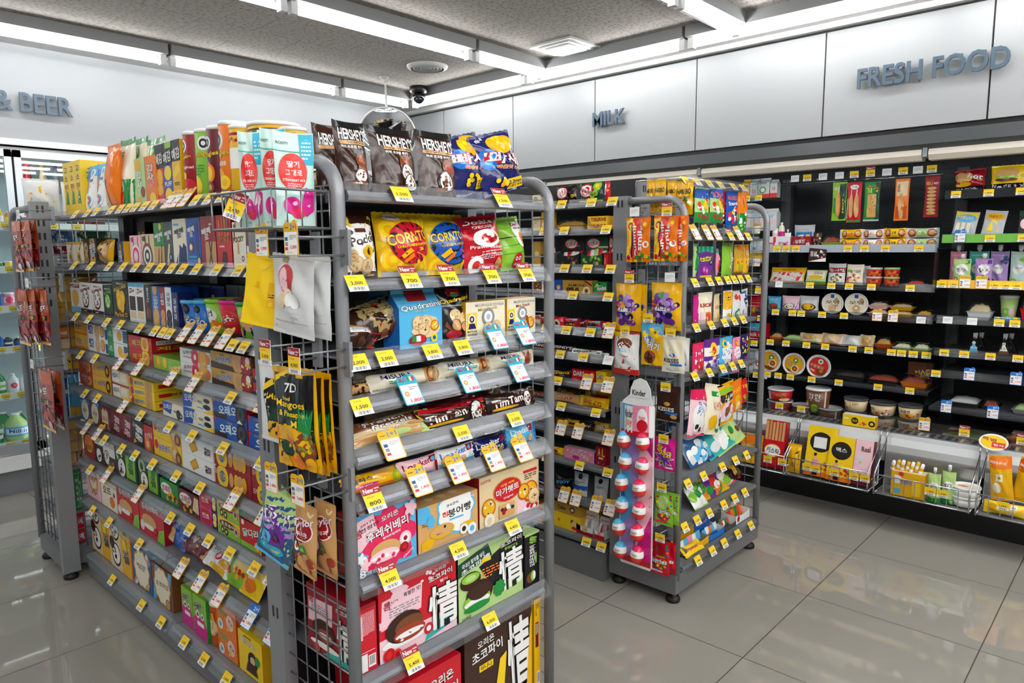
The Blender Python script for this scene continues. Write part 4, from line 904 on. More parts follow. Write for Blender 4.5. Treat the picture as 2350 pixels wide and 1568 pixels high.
row('on fifth tier '+W_, 'Y', 1.25, .999, '''
790 982 948 bar be t=34 d=.035 sl=cr ~~ pretzel pack ~ brown French pretzel sticks pack ~ r 0 .58 .8 1 bm;r .84 0 1 1 gl;t .42 .86 .5 .2 w bd 4 French;t .5 .64 .5 .2 w bd 4 Pretzels;t .52 .44 .36 .09 w bm 4 with butter;c .88 .78 .1 bd y bd;e .2 .3 .22 .08 wf;e .36 .18 .3 .08 tn;e .14 .1 .2 .07 wf;e .6 .3 .2 .08 wf;e .8 .45 .14 .07 tn;e .72 .1 .16 .07 wf;e .55 .18 .14 .12 gl
958 1112 925 bar bd t=14 d=.035 ~~ biscuit pack ~ brown chocolate biscuit pack with red strawberry band ~ r 0 .8 1 1 r;t .84 .9 .26 .09 w - 0 Strawberry;p wf 0 .62 1 .8 1 .76 0 .56;t .36 .5 .56 .4 w bm 4 TimTam;e .34 .16 .26 .07 yd;k .84 .4 .14 pie;c .94 .5 .05 rr r
1112 1232 895 bar bd t=14 d=.035 ~~ biscuit pack ~ plain brown chocolate biscuit pack ~ r 0 .82 1 1 bd;t .86 .9 .24 .07 w - 0 Chocolate;p wf 0 .66 1 .84 1 .8 0 .6;t .4 .52 .6 .42 w bm 4 TimTam;e .34 .18 .26 .08 yd;k .84 .42 .14 pie;r 0 0 .08 .8 k
''')
row('behind on fifth tier '+W_, 'Y', 1.38, .999, '''
960 1085 905 bar rd t=10 d=.04 ~~ biscuit pack ~ red-topped biscuit pack, back row, ~ r 0 .84 1 1 r;t .8 .92 .3 .08 w - 0 Strawberry
1090 1215 880 bar bd t=10 d=.04 ~~ biscuit pack ~ dark biscuit pack, back row, ~ t .8 .92 .3 .08 w - 0 Chocolate;r 0 .1 1 .2 bm
840 960 935 bar be t=10 d=.04 ~~ pretzel pack ~ pretzel pack, back row, ~ t .5 .9 .5 .1 w bd 0 French
''')
row('on sixth tier '+W_, 'Y', 1.25, .899, '''
784 922 1072 bar yd t=32 d=.03 ~~ wafer pack ~ golden cheese wafer pack ~ e .62 .82 .2 .16 wf;p wf .5 .95 .8 1 .72 .5 .5 .6;p w .02 .5 .22 .92 .46 .55 .26 .1;t .24 .56 .34 .26 n - 4 웨하스;e .28 .22 .2 .08 mg;t .28 .22 .2 .07 w - 0 Original;c .86 .3 .1 lg y;r 0 0 1 .12 o
915 1002 1048 bar lp t=12 d=.03 ~~ wafer pack ~ pale pink wafer pack with red lettering ~ r .0 0 1 .2 lp;t .4 .68 .7 .36 rd - 6 Loacker;r .74 .6 .96 .95 rd;e .85 .76 .08 .12 lb;r .9 0 1 .6 rd;l .2 .4 .6 1 .05 pk
1002 1084 1022 bar w t=12 d=.03 ~~ wafer pack ~ white milk wafer pack ~ r 0 .0 1 .2 lb;t .4 .68 .7 .34 bl - 6 Loacker;r .76 .6 .98 .96 rd;e .87 .78 .08 .12 lb;k .2 .28 .14 wf;k .6 .2 .1 wf
1085 1158 1002 bar n t=12 d=.03 ~~ wafer pack ~ navy blue wafer pack ~ t .4 .66 .7 .36 w - 6 Loacker;r .78 .6 .98 .95 rd;r .3 .3 .7 .44 w;k .2 .18 .1 pie;k .8 .18 .1 wf
1160 1236 972 bar lb t=12 d=.03 sl=bl ~~ wafer pack ~ sky blue vanilla wafer pack ~ t .46 .72 .7 .3 w - 6 Loacker;r .7 .6 .92 .96 rd;s .28 .24 .16 6 y .4;c .28 .24 .04 o;k .76 .24 .1 wf
''')
row('behind on sixth tier '+W_, 'Y', 1.38, .899, '''
1000 1050 1000 bar w d=.03 ~~ wafer pack ~ white wafer pack, back row, ~ t .4 .68 .7 .3 bl - 6 Loacker
1095 1150 985 bar n d=.03 ~~ wafer pack ~ navy wafer pack, back row, ~ r .2 .5 .8 .7 w
''')
row('on seventh tier '+W_, 'Y', 1.25, .713, '''
802 957 1168 box pk sd=rd tp=rd d=.06 ~ pie_box ~ snack box ~ pink cherry blossom berry pie box ~ r 0 0 1 1 bl;r 0 0 1 1 lb;d .5 .5 .5 .5 30 .02 lp,w 9;s .55 .5 .44 8 pk .16;p lp 0 .45 0 .9 .3 .98 .36 .7 .1 .42;t .22 .86 .26 .05 rd - 12 2017년;t .24 .78 .3 .07 dk - 12 한정판;t .06 .72 .12 .14 rd - 10 봄;t .56 .86 .28 .09 w bd 8 오리온;t .52 .66 .68 .17 w bd 8 후레쉬베리;r .42 .52 .74 .56 pk;t .58 .54 .3 .04 w - 8 체리쥬빌레맛;e .48 .32 .24 .16 wf;e .46 .24 .24 .1 lp;e .46 .23 .23 .04 w;d .46 .2 .2 .05 8 .03 pk,lp 5;c .8 .4 .1 lp w rd;c .78 .26 .07 rd r;s .9 .88 .1 5 lp .3;s .14 .2 .08 5 lp .3;s .08 .32 .07 5 w .3;t .1 .07 .1 .12 w gr 0 8;t .24 .06 .16 .07 w gr 0 개입;t .84 .14 .2 .05 w - 30 Cherry
957 1098 1146 box wf tp=tn sd=rd d=.06 ~ pie_box ~ snack box ~ golden fish-shaped cake box ~ r 0 0 1 1 wf;c .08 .84 .12 lb;c .2 .7 .05 lb;r .05 .02 .95 .06 tn;s .62 .72 .32 9 lb .07;s .62 .72 .29 9 w .07;t .56 .86 .2 .06 dk - 4 쫀득쫀득;t .44 .68 .12 .12 rr - 0 참;t .68 .68 .4 .19 k - 4 붕어빵;r .5 .5 .74 .54 lb;l .06 .62 .28 2 .02 bm;s .2 .62 .07 6 lb .2;e .38 .34 .2 .16 yd;e .38 .36 .17 .13 wf;p yd .05 .02 .2 .04 .26 .2 .14 .3 .04 .2;c .42 .42 .02 k;l .28 .3 .42 1 .015 k;e .8 .3 .12 .06 yd;c .74 .2 .07 w bd;c .88 .14 .08 w lb;t .88 .9 .1 .04 w - 0 오리온|T: c .3 .5 .12 wf be;c .5 .5 .12 wf be;c .7 .5 .12 wf be
1098 1245 1075 box be sd=rd tp=be d=.09 ~ pie_box ~ snack box ~ cream biscuit box with red oval title ~ r 0 0 1 1 be;r .62 .0 1 .35 lp;d .85 .1 .16 .1 14 .03 r,w 4;t .1 .9 .16 .05 rd - 0 LOTTE;r .72 .8 .96 .86 r;l .74 .76 .95 3 .02 dk;e .45 .6 .24 .24 gd;e .45 .6 .225 .225 r;t .45 .72 .22 .05 y - 4 리얼 커피;t .45 .6 .38 .14 w rd 4 마가렛트;t .46 .45 .16 .05 w - 4 Original;k .14 .36 .11 bun;k .84 .4 .13 bun;k .72 .44 .1 bun;k .9 .28 .1 wf;r .3 .06 .56 .34 wf;d .43 .2 .1 .08 8 .03 rd,dk,w 7;c .14 .12 .08 cr be|L: r 0 0 1 1 rd|T: e .45 .5 .16 .35 rd;t .45 .5 .22 .24 w - 0 마가렛트;l .65 .8 .95 2 .08 rb
''')
row('behind on seventh tier '+W_, 'Y', 1.40, .713, '''
960 1085 1115 box tn d=.05 ~ pie_box ~ snack box ~ fish cake box, back row, ~ s .5 .9 .3 9 lb
1090 1225 1052 box be d=.05 ~ pie_box ~ snack box ~ cream biscuit box, back row, ~ e .4 .95 .2 .1 rd;r .6 .9 .9 .95 r
''')
PIE = 't .5 .86 .4 .07 w k 4 오리온;'
row('on eighth tier '+W_, 'Y', 1.25, .489, '''
808 866 1392 box r sd=rd tp=rd d=.2 ~ pie_box ~ snack box ~ red pie box showing its narrow printed side ~ r 0 .94 1 1 rd;l .1 .88 .9 20 .008 lp;r .12 .3 .88 .31 lp;r .15 .5 .3 .85 lp;b .55 .06 .92 .24;r .12 .02 .5 .28 w|L: p lp .02 .42 .04 .8 .54 .84 .52 .5;p tq .3 0 1 .0 1 .3 .6 .14;l .1 .72 .46 4 .016 gr;t .1 .78 .1 .1 rd - 0 봄;t .78 .9 .22 .05 w k 0 오리온;t .78 .82 .34 .08 w k 0 초코파이;t .8 .4 .36 .6 w k 0 情;e .34 .34 .24 .2 bd;e .38 .3 .16 .1 rb;e .38 .3 .14 .04 w;e .36 .14 .3 .05 w;c .2 .06 .06 rr r
868 1050 1312 box r sd=rd tp=rd d=.12 ~ pie_box ~ snack box ~ large red strawberry pie box ~ r 0 0 1 .3 lp;p tq .55 0 1 .1 1 .36 .6 .12;p lp .02 .42 .04 .8 .54 .84 .52 .5;t .3 .77 .44 .06 dk - 4 에 만나는 특별한 맛!;t .1 .72 .09 .1 rd - 0 봄;l .12 .66 .5 4 .016 gr;s .24 .86 .1 5 lp .3;s .03 .5 .05 5 lp .3;d .6 .88 .1 .06 6 .02 lp,w 3;t .78 .92 .16 .05 w k 4 오리온;t .78 .83 .32 .08 w k 4 초코파이;t .82 .745 .1 .04 w - 0 딸기;t .82 .4 .42 .6 w k 0 情;e .32 .2 .3 .08 w;e .3 .36 .23 .2 bd;e .36 .36 .18 .12 bm;e .36 .26 .2 .1 rb;e .36 .25 .18 .04 w;d .36 .22 .16 .05 7 .02 rb,w 3;c .1 .08 .07 r rr;c .2 .05 .05 rr r;c .6 .18 .06 r w|T: t .5 .5 .6 .4 w k 0 초코파이
1050 1202 1240 box gl sd=k tp=gl d=.12 ~ pie_box ~ snack box ~ pale and dark green tea pie box ~ p k .3 .68 1 1 1 .28 .5 .3;p dg 0 .64 .0 .84 .44 .98 .5 .78;t .22 .82 .34 .07 w - 10 국내산 말차를 넣은;t .24 .74 .4 .07 w - 10 초코파이;t .42 .78 .1 .1 w - 8 情;r .34 .72 .48 .78 y;t .78 .94 .2 .05 w k 4 오리온;t .8 .86 .34 .07 w k 4 초코파이;r .7 .76 .9 .8 lg;t .8 .78 .16 .04 k - 0 말차라떼;t .8 .46 .4 .6 w k 4 情;e .17 .54 .15 .13 bd;e .17 .58 .13 .07 lg;e .17 .58 .08 .04 gl;l .34 .62 .6 4 .02 o;e .3 .3 .2 .2 bd;e .26 .22 .2 .12 lg;e .26 .2 .19 .06 w;e .26 .13 .19 .06 g;e .3 .34 .17 .12 ch;s .6 .24 .09 9 g;t .1 .03 .12 .05 dk - 0 12개입|T: e .3 .5 .15 .3 g;e .9 .5 .1 .3 bd
1204 1245 1222 box k sd=k tp=gl d=.2 ~ pie_box ~ snack box ~ dark green pie box turned to its narrow side ~ r 0 .96 1 1 gl;t .55 .86 .5 .14 lg - 80 情;t .5 .56 .4 .4 w - 90 오리온초코파이;r .7 .4 .8 .6 lg;e .4 .16 .3 .1 bm;e .55 .18 .16 .1 lg;e .62 .18 .1 .08 w
''')
row('on bottom tier '+W_, 'Y', 1.248, .149, '''
905 1062 1520 box r sd=rd tp=r d=.24 h=.262 ~ pie_box ~ snack box ~ red pie box at the foot ~ r 0 .6 1 1 r;t .7 .84 .36 .1 w k 4 오리온;t .7 .68 .5 .12 w k 4 초코파이|T: t .45 .4 .7 .22 w k 0 오리온초코파이;t .88 .4 .14 .36 yd k 0 情;r 0 .85 1 1 rd
1066 1222 1450 box ch sd=bd tp=bd d=.24 h=.302 ~ pie_box ~ snack box ~ dark brown banana pie box at the foot ~ t .3 .84 .24 .07 w k 4 오리온;t .32 .74 .44 .1 w k 4 초코파이;r .2 .58 .4 .64 y;t .3 .61 .16 .05 k - 0 바나나;t .8 .5 .36 .8 w k 4 情;p y .4 .2 .5 .6 .6 .64 .56 .3 .46 .1;p yd .9 0 1 0 1 .9 .97 .8|T: t .5 .35 .5 .24 w k 0 초코파이;t .2 .3 .16 .4 yd k 0 情;p y .7 .4 .8 .8 .95 .7 .9 .4;k .8 .7 .1 wf
1226 1264 1432 box yd sd=yd tp=bd d=.12 h=.292 ~ pie_box ~ snack box ~ yellow-sided banana pie box behind the front post ~ r 0 0 1 1 yd;l .2 .94 .8 6 .01 br;r .2 .5 .7 .76 m;l .25 .74 .65 9 .006 w;b .4 .1 .9 .24;p y .3 .9 .8 .9 .6 .8
''')

# ================================================================ goods on the long left rack
W_ = 'of long left rack'
row('on top tier '+W_, 'X', .946, 1.578, '''
150 190 372 box y k=3 d=.1 sd=y ~ cracker_box ~ snack box ~ slim yellow cracker box ~ t .5 .86 .55 .1 k - 0 고;t .5 .7 .55 .1 k - 0 소;t .5 .54 .55 .1 k - 0 미;p g .25 .2 .8 .2 .7 .42 .45 .46;c .4 .48 .12 o|R: t .5 .7 .6 .3 k - 0 고/소/미;p g .2 .2 .8 .2 .5 .4
186 206 402 bag yd t=5 f=-.004 ~~ snack bag ~ yellow bag with red emblem beside the yellow boxes ~ c .5 .84 .3 tn y;c .4 .88 .07 g;c .6 .88 .07 g;r .25 .2 .75 .66 rd;t .5 .45 .3 .4 w - 98 조청유과
206 252 378 poq w k=2 t=4 ~~ snack pouch ~ white and blue snack pouch ~ r 0 .76 1 1 lb;e .3 .8 .2 .1 bl;c .7 .84 .2 w lb;t .5 .68 .5 .06 n - 0 참쌀;e .4 .5 .12 .2 tn;c .6 .24 .26 w lb rr w;d .5 .6 .4 .1 6 .03 gr,lb 3
250 281 334 bag o t=4 ~~ snack bag ~ tall orange churro snack bag ~ t .25 .62 .3 .46 k w 90 초코츄러스;r 0 .34 .5 .48 bd;t .25 .41 .3 .08 w - 0 초코렛;k .3 .2 .24 wf;k .3 .1 .22 wf;r .6 .1 1 .9 o
281 316 320 pou cr t=4 f=.03 ~~ cracker bag ~ green and white vegetable cracker bag, leftmost of three, ~ r 0 0 1 .42 g;r 0 .92 1 1 g;t .3 .66 .36 .34 dk - 90 야채;c .5 .32 .2 w;t .4 .28 .4 .1 y - 90 야채;c .4 .52 .12 g;e .4 .12 .2 .1 yd;e .6 .14 .1 .12 rr
304 344 318 pou cr t=4 f=.06 ~~ cracker bag ~ green and white vegetable cracker bag, middle of three, ~ r 0 .92 1 1 g;c .5 .8 .16 g gl;t .5 .64 .8 .12 dk - 0 야채;r .2 .54 .8 .57 gr
340 382 318 pou cr t=4 f=.06 ~~ cracker bag ~ green and white vegetable cracker bag, rightmost of three, ~ r 0 .92 1 1 g;c .5 .8 .16 g gl;t .5 .64 .8 .12 dk - 0 야채;r .2 .54 .8 .57 gr
312 336 364 box gl f=-.003 d=.03 sd=g ~ snack_box ~ snack box ~ small green seaweed stick box ~ e .35 .84 .3 .14 yd;t .4 .55 .5 .4 w g 0 감/자;c .7 .3 .2 rd;r .2 0 .5 .2 yd
336 361 358 box o f=-.003 d=.03 ~ snack_box ~ snack box ~ small orange potato stick box ~ t .45 .66 .6 .36 w bd 0 감/자;t .5 .44 .6 .16 rr w 0 스틱;e .6 .16 .3 .1 y
360 378 333 box k d=.025 sd=dk tp=dk ~ snack_box ~ snack box ~ black and orange potato chip box ~ r 0 0 1 .6 rr;t .5 .76 .9 .18 w k 8 예감;e .5 .45 .4 .14 yd;e .5 .25 .4 .1 yd
378 398 327 box k d=.025 tp=gl ~ snack_box ~ snack box ~ black and blue potato chip box ~ r 0 0 1 .62 b;r .3 .9 1 1 lg;t .5 .76 .9 .18 w k 8 예감;e .5 .5 .42 .12 y;t .5 .32 .8 .08 w - 0 PUFF;e .5 .14 .42 .12 y
398 418 321 box k d=.025 sd=yd tp=dk ~ snack_box ~ snack box ~ black and yellow potato chip box ~ r 0 0 1 .66 yd;t .5 .78 .9 .18 w k 8 예감;p y .1 .5 .8 .64 .9 .5 .2 .36;t .5 .3 .6 .06 bd - 0 POTATO
416 441 302 can rd ~~ chip can ~ tall red chip can ~ c .4 .82 .22 w k w;d .4 .66 .4 .03 8 .02 y 3;t .4 .64 .6 .07 y k 10 Pringles;t .5 .5 .7 .05 w - 0 Original;e .6 .24 .3 .1 r;c .45 .38 .12 y
442 469 296 can lg ~~ chip can ~ tall green chip can ~ c .8 .82 .22 w k w;t .75 .66 .6 .09 y k 10 Pringles;t .2 .5 .4 .05 w - 0 Sour;e .4 .2 .3 .16 y;l .5 .5 .8 4 .02 g;c .3 .1 .14 w
470 496 289 can m ~~ chip can ~ tall maroon spicy chip can ~ c .4 .8 .22 w k w;t .5 .62 .8 .08 y k 10 Pringles;t .35 .5 .4 .04 w - 0 SPICY;e .5 .36 .25 .14 o;e .5 .36 .15 .1 y;c .5 .16 .2 bm wf
495 527 278 can o ~~ chip can ~ tall orange cheese chip can ~ c .35 .78 .26 w k w;t .4 .58 .8 .09 y k 10 Pringles;t .4 .46 .6 .06 w - 0 CHEESE/CHEESE;e .4 .26 .24 .14 yd;c .6 .2 .2 y yd;r .5 .04 .64 .1 bl
519 550 287 can yd ~~ chip can ~ yellow tub with coloured bunting, smallest of three, ~ r 0 .88 1 .92 rd;d .5 .82 .6 .02 12 .05 g,rd,o 3;r .05 .4 .9 .7 w
551 610 279 can yd ~~ chip can ~ wide yellow tub with coloured bunting, left of two, ~ r 0 .9 1 .93 br;p g .1 .9 .2 .9 .15 .82;p rd .25 .9 .35 .9 .3 .82;p o .4 .9 .5 .9 .45 .82;p g .55 .9 .65 .9 .6 .82;p rd .7 .9 .8 .9 .75 .82;t .5 .5 .8 .2 rd - 0 CHIPS
634 690 289 can yd ~~ chip can ~ wide yellow tub with coloured bunting, right of two, ~ r 0 .9 1 .93 br;p g .1 .9 .2 .9 .15 .82;p rd .25 .9 .35 .9 .3 .82;p o .4 .9 .5 .9 .45 .82;p g .55 .9 .65 .9 .6 .82;p rd .7 .9 .8 .9 .75 .82
''')
row('on second tier '+W_, 'X', .948, 1.382, '''
151 192 556 box cr k=2 d=.05 tp=yd ~ tea_box ~ snack box ~ small cream box with yellow lid ~ r 0 .88 1 1 yd;t .5 .6 .8 .16 dk - 50 Cafe Bene;c .45 .3 .2 yd bm;c .6 .14 .1 gr
192 204 548 box dk d=.08 ~ cookie_box ~ snack box ~ slim dark box with cookie picture ~ k .5 .6 .4 ck;k .5 .2 .4 ck
204 222 548 box dk d=.08 ~ cookie_box ~ snack box ~ dark chocolate chip box with white title ~ k .5 .85 .3 ck;t .5 .6 .8 .4 w k 8 촉촉/초코;e .5 .36 .3 .1 lb;k .5 .1 .35 ck
221 263 551 bag yd t=8 f=-.003 ~~ snack bag ~ shiny yellow cookie bag ~ t .3 .3 .5 .5 w bd 30 못말리는;k .7 .7 .2 ck;k .7 .45 .2 ck;c .4 .7 .2 y
264 289 555 box n d=.05 sd=yd a=-8 ~ cookie_box ~ snack box ~ navy box with yellow side ~ c .55 .78 .34 b n gd;t .5 .38 .6 .5 w k 5 초/코
290 302 558 box n d=.04 sd=o f=.03 ~ cookie_box ~ snack box ~ thin navy box behind ~
299 325 541 box lp d=.05 sd=pk ~ stick_box ~ snack box ~ pale pink chocolate stick box ~ r .3 .2 .36 .95 pk;r .7 .2 .76 .95 pk;t .2 .85 .2 .16 rd - 0 빼/빼;c .5 .3 .4 w pk lp w
325 355 538 box be d=.05 ~ stick_box ~ snack box ~ beige chocolate stick box ~ r .3 .2 .36 .95 bd;r .6 .2 .66 .95 bd;t .2 .85 .2 .16 bd - 0 빼/빼;c .45 .3 .4 bm w bd w
355 378 512 box g d=.04 sd=g ~ stick_box ~ snack box ~ green topped chocolate stick box ~ r 0 0 1 .45 wf;t .5 .66 .8 .2 w dg 8 빼빼/로;p bd .6 .05 .7 .05 .8 .5 .74 .5;p bm .3 .05 .4 .05 .5 .4 .44 .4;c .7 .9 .14 y
378 398 510 box dr d=.04 ~ stick_box ~ snack box ~ grey-brown chocolate stick box ~ t .5 .7 .8 .2 w k 8 빼빼/로;p be .2 0 .5 0 .7 .5 .5 .5;c .7 .2 .2 n sv
398 429 503 box cr d=.04 ~ stick_box ~ snack box ~ cream and navy cookie stick box ~ p n .1 0 1 0 1 .4 .8 .5 .7 .38 .5 .46 .4 .3;t .5 .7 .7 .2 k w 8 빼빼/로;r .1 .86 .5 .9 lb;p w .3 .05 .36 .05 .5 .4 .44 .4
430 462 501 box b d=.04 ~ stick_box ~ snack box ~ royal blue coconut stick box ~ t .35 .72 .5 .22 w n 8 빼빼/로;r .66 .2 .7 .9 bm;r .8 .2 .84 .9 bm;c .3 .4 .2 bm w;l .1 .2 .7 3 .04 lb;c .85 .12 .1 y
462 497 497 box rd d=.04 ~ stick_box ~ snack box ~ dark red original stick box ~ r .3 0 1 .5 tn;t .4 .66 .6 .24 w m 8 빼빼/로;p bd .5 .05 .56 .05 .8 .5 .74 .5;p bd .7 .05 .76 .05 .6 .5 .54 .5;l .6 .84 .9 1 .03 w
498 533 494 box r d=.04 sd=rd ~ stick_box ~ snack box ~ bright red biscuit stick box ~ t .5 .55 .86 .13 bd y 4 POCKY;r .2 .6 .24 .9 yd;r .4 .62 .44 .96 yd;r .6 .6 .64 .92 yd;r .8 .62 .84 .9 yd;p bd .3 0 .7 0 .6 .3 .4 .3;l .2 .4 .8 1 .03 w
535 566 510 box cr d=.04 sd=bm ~ stick_box ~ snack box ~ cream stick box with brown stripes ~ t .45 .62 .8 .12 k wf 4 POCKY;r .1 .66 .2 .95 bm;r .36 .3 .46 .55 wf;p w .6 0 1 0 1 .6 .8 .6;c .75 .2 .16 w rd w
566 594 514 box w d=.04 sd=bm ~ stick_box ~ snack box ~ white stick box beside the end rack ~ r 0 .5 .3 1 bm;p wf .1 0 .4 0 .6 .5 .3 .5;c .5 .5 .2 k w k;t .5 .8 .6 .1 k - 4 POCKY
''')
row('at the back of second tier '+W_, 'X', 1.06, 1.382, '''
318 336 510 box bd k=2 ~ cookie_box ~ snack box ~ dim amber box ~ c .5 .7 .3 yd
''', depth=.06)
row('on third tier '+W_, 'X', .948, 1.178, '''
163 185 650 box w d=.09 sd=w ~ cake_box ~ snack box ~ white box with golden cake picture ~ r 0 .84 1 .96 rd;t .5 .9 .8 .07 w - 6 BUTTER FLY;e .5 .5 .36 .28 yd;r 0 0 1 .2 lb
185 238 650 box w k=2 d=.09 sd=w tp=rd ~ brownie_box ~ snack box ~ white brownie box ~ t .5 .9 .5 .05 k - 0 Market O;t .5 .78 .84 .1 rd - 8 REAL BROWNIE;k .5 .5 .3 pie;d .3 .2 .2 .05 5 .04 pk,g 3;r 0 0 1 .16 bd;l .3 .1 .7 1 .03 w
238 259 656 box dg d=.09 ~ brownie_box ~ snack box ~ dark green tea brownie box ~ t .5 .9 .6 .05 w - 0 Market O;t .5 .78 .8 .1 lg - 8 REAL BROWNIE;k .5 .5 .34 grn;r 0 .0 1 .16 dk
260 297 645 box dk d=.09 ~ cracker_box ~ snack box ~ large charcoal box with golden crackers ~ t .5 .93 .4 .05 w - 0 Market O;t .5 .82 .8 .09 y - 10 EGG & CHEESE;c .4 .6 .16 yd y;c .62 .56 .18 yd y;c .45 .44 .18 yd y;c .6 .34 .14 yd;t .5 .14 .8 .12 yd - 0 Market O
297 332 650 box w k=2 d=.09 ~ brownie_box ~ snack box ~ narrow white brownie box ~ r .1 .3 .9 .66 bd;r 0 .9 1 1 lb;t .5 .78 .7 .06 rd - 10 BROWNIE;r .1 .1 .9 .28 be;l .2 .84 .8 1 .03 k
333 350 655 box dk d=.09 ~ wafer_box ~ snack box ~ narrow black biscuit box ~ t .5 .75 .3 .36 w - 90 다이제;c .5 .3 .3 bm;t .3 .4 .2 .5 rr - 90 초코
350 368 658 box bl d=.09 ~ biscuit_box ~ snack box ~ blue rounded sandwich biscuit box ~ t .5 .6 .6 .34 w n 90 롯데샌드;c .5 .26 .4 wf yd;c .5 .12 .4 wf yd;c .5 .92 .3 wf
368 381 660 box rd d=.09 ~ biscuit_box ~ snack box ~ narrow red-brown biscuit box ~ t .5 .7 .6 .34 w n 90 샌드;c .5 .3 .4 wf o;c .5 .1 .4 wf
381 396 660 box w d=.09 sd=b ~ biscuit_box ~ snack box ~ narrow white and blue cookie tube box ~ t .5 .7 .6 .36 b w 90 오레오;c .5 .3 .4 k dr;c .5 .12 .4 k dr
396 410 672 box n d=.05 ~ biscuit_box ~ snack box ~ narrow navy cookie box ~ t .5 .55 .5 .6 w - 90 오레오;c .5 .1 .4 k
404 433 690 cup bl lid=lb taper=.66 f=-.004 ~~ snack cup ~ blue mini cookie cup, left of two, ~ c .3 .78 .15 k dr;c .62 .8 .14 k dr;t .4 .5 .6 .12 y - 0 Mini;t .5 .32 .8 .22 w n 0 OREO
434 458 690 cup bl lid=lb taper=.66 f=-.004 ~~ snack cup ~ blue mini cookie cup, right of two, ~ c .3 .78 .15 k dr;c .62 .8 .14 k dr;t .4 .5 .6 .12 y - 0 Mini;t .5 .32 .8 .22 w n 0 OREO
456 494 687 cup lg lid=lg taper=.7 f=-.004 ~~ snack cup ~ green cereal snack cup with green lid ~ e .42 .6 .34 .24 w;t .4 .62 .5 .24 k - 6 리얼;d .6 .24 .3 .14 12 .07 yd,o 3;p g 0 0 1 0 .8 .14
490 524 690 cup r lid=mg taper=.7 f=-.004 ~~ snack cup ~ red snack cup with magenta lid ~ r 0 .8 1 1 pk;e .5 .56 .44 .24 rr;t .5 .52 .8 .26 w m 6 칸쵸;c .5 .16 .2 bm tn;r 0 0 1 .1 bd
521 572 693 cup lg lid=g taper=.7 f=-.004 ~~ snack cup ~ large green cup with a boy figure ~ c .68 .56 .2 sk;p n .46 .62 .9 .62 .8 .8 .55 .8;c .62 .54 .03 k;c .74 .54 .03 k;p n .5 .1 .8 .1 .75 .36 .55 .36;c .42 .18 .08 sk;t .15 .8 .2 .14 w mg 30 파티
571 599 700 cup bm lid=bd taper=.7 f=-.004 ~~ snack cup ~ brown and yellow snack cup by the post ~ r 0 .3 1 .6 k;t .5 .45 .8 .2 w bd 0 스틱;r 0 0 1 .3 lg
''')
row('behind on third tier '+W_, 'X', 1.06, 1.178, '''
396 518 654 box n k=4 d=.08 ~ biscuit_box ~ snack box ~ dark navy cookie box ~ t .6 .7 .5 .4 gb - 0 오리온/샌드;c .2 .7 .12 gd
522 580 656 box k k=2 d=.08 ~ biscuit_box ~ snack box ~ black biscuit box ~ c .5 .6 .2 dr
''')
row('on fourth tier '+W_, 'X', .948, 1.028, '''
172 201 735 box y n=2 sd=o tp=y ~ biscuit_box ~ snack box ~ yellow sandwich cracker box ~ t .35 .5 .5 .4 v w 0 참샌드;c .78 .55 .22 yd wf;r 0 0 1 .14 o
201 248 748 box w n=2 ~ cracker_box ~ snack box ~ white and blue cracker box ~ r .06 .3 .3 .92 b;t .18 .6 .2 .5 w - 90 Zec;k .5 .5 .12 wf;k .76 .6 .1 bun;r .9 .1 1 .8 b
247 294 755 box w n=2 sd=g ~ cracker_box ~ snack box ~ white and green cracker box ~ r 0 0 .3 1 g;t .15 .55 .22 .4 w - 0 에/이스;e .62 .5 .12 .34 yd;r .8 .1 1 .9 gb
295 350 774 box r n=2 sd=r d=.15 ~ cracker_box ~ snack box ~ red cracker box ~ t .35 .5 .4 .46 y rd 4 제크;c .72 .5 .16 y o;l .6 .7 1 3 .06 yd|R: r .1 .5 .7 .8 w;l .15 .7 .65 2 .05 gr;t .45 .25 .7 .3 y - 0 제크
350 413 822 box lg d=.12 sd=lg tp=lg ~ cracker_box ~ snack box ~ low lime green cracker box ~ c .2 .6 .1 yd y;c .45 .6 .08 y;r .6 .2 .9 .4 w;t .75 .3 .3 .18 g - 0 에이스|T: c .5 .5 .1 yd
413 484 805 box w n=2 d=.15 sd=w tp=w ~ cracker_box ~ snack box ~ white yoghurt sandwich box ~ t .26 .72 .3 .3 k - 4 요하이;t .26 .4 .3 .14 k - 0 요거트샌드;c .52 .5 .13 pk r w;c .78 .5 .15 wf yd wf;c .93 .5 .07 o|R: c .4 .5 .3 wf yd
484 580 814 box gd n=2 d=.165 sd=bm tp=bm ~ cookie_box ~ snack box ~ gold and brown sable cookie box ~ p bd 0 0 1 0 1 .16 0 .4;t .3 .56 .38 .42 b w 4 사브레;t .3 .86 .1 .12 bd - 0 Sable;c .68 .55 .13 wf tn;c .88 .55 .13 rd r;c .92 .75 .05 w;d .88 .45 .1 .12 8 .02 w,y 3|R: l .2 .8 .8 5 .05 wf
580 606 850 box n n=2 sd=n f=-.002 ~ cookie_box ~ snack box ~ blue and red chip cookie box ~ p r 0 1 .8 1 0 .2;t .6 .5 .8 .46 w r 20 Ch
''')
row('at the back of fourth tier '+W_, 'X', 1.07, 1.028, '''
370 395 782 box r n=2 d=.08 ~ cracker_box ~ snack box ~ dim red cracker box ~ t .5 .5 .6 .5 yd - 0 제크;
475 500 802 box w n=2 d=.08 ~ cracker_box ~ snack box ~ dim white sandwich box ~ l .2 .6 .8 2 .1 k
500 570 804 box dk d=.08 ~ cookie_box ~ snack box ~ dark cookie box ~ c .6 .6 .1 bm
''')
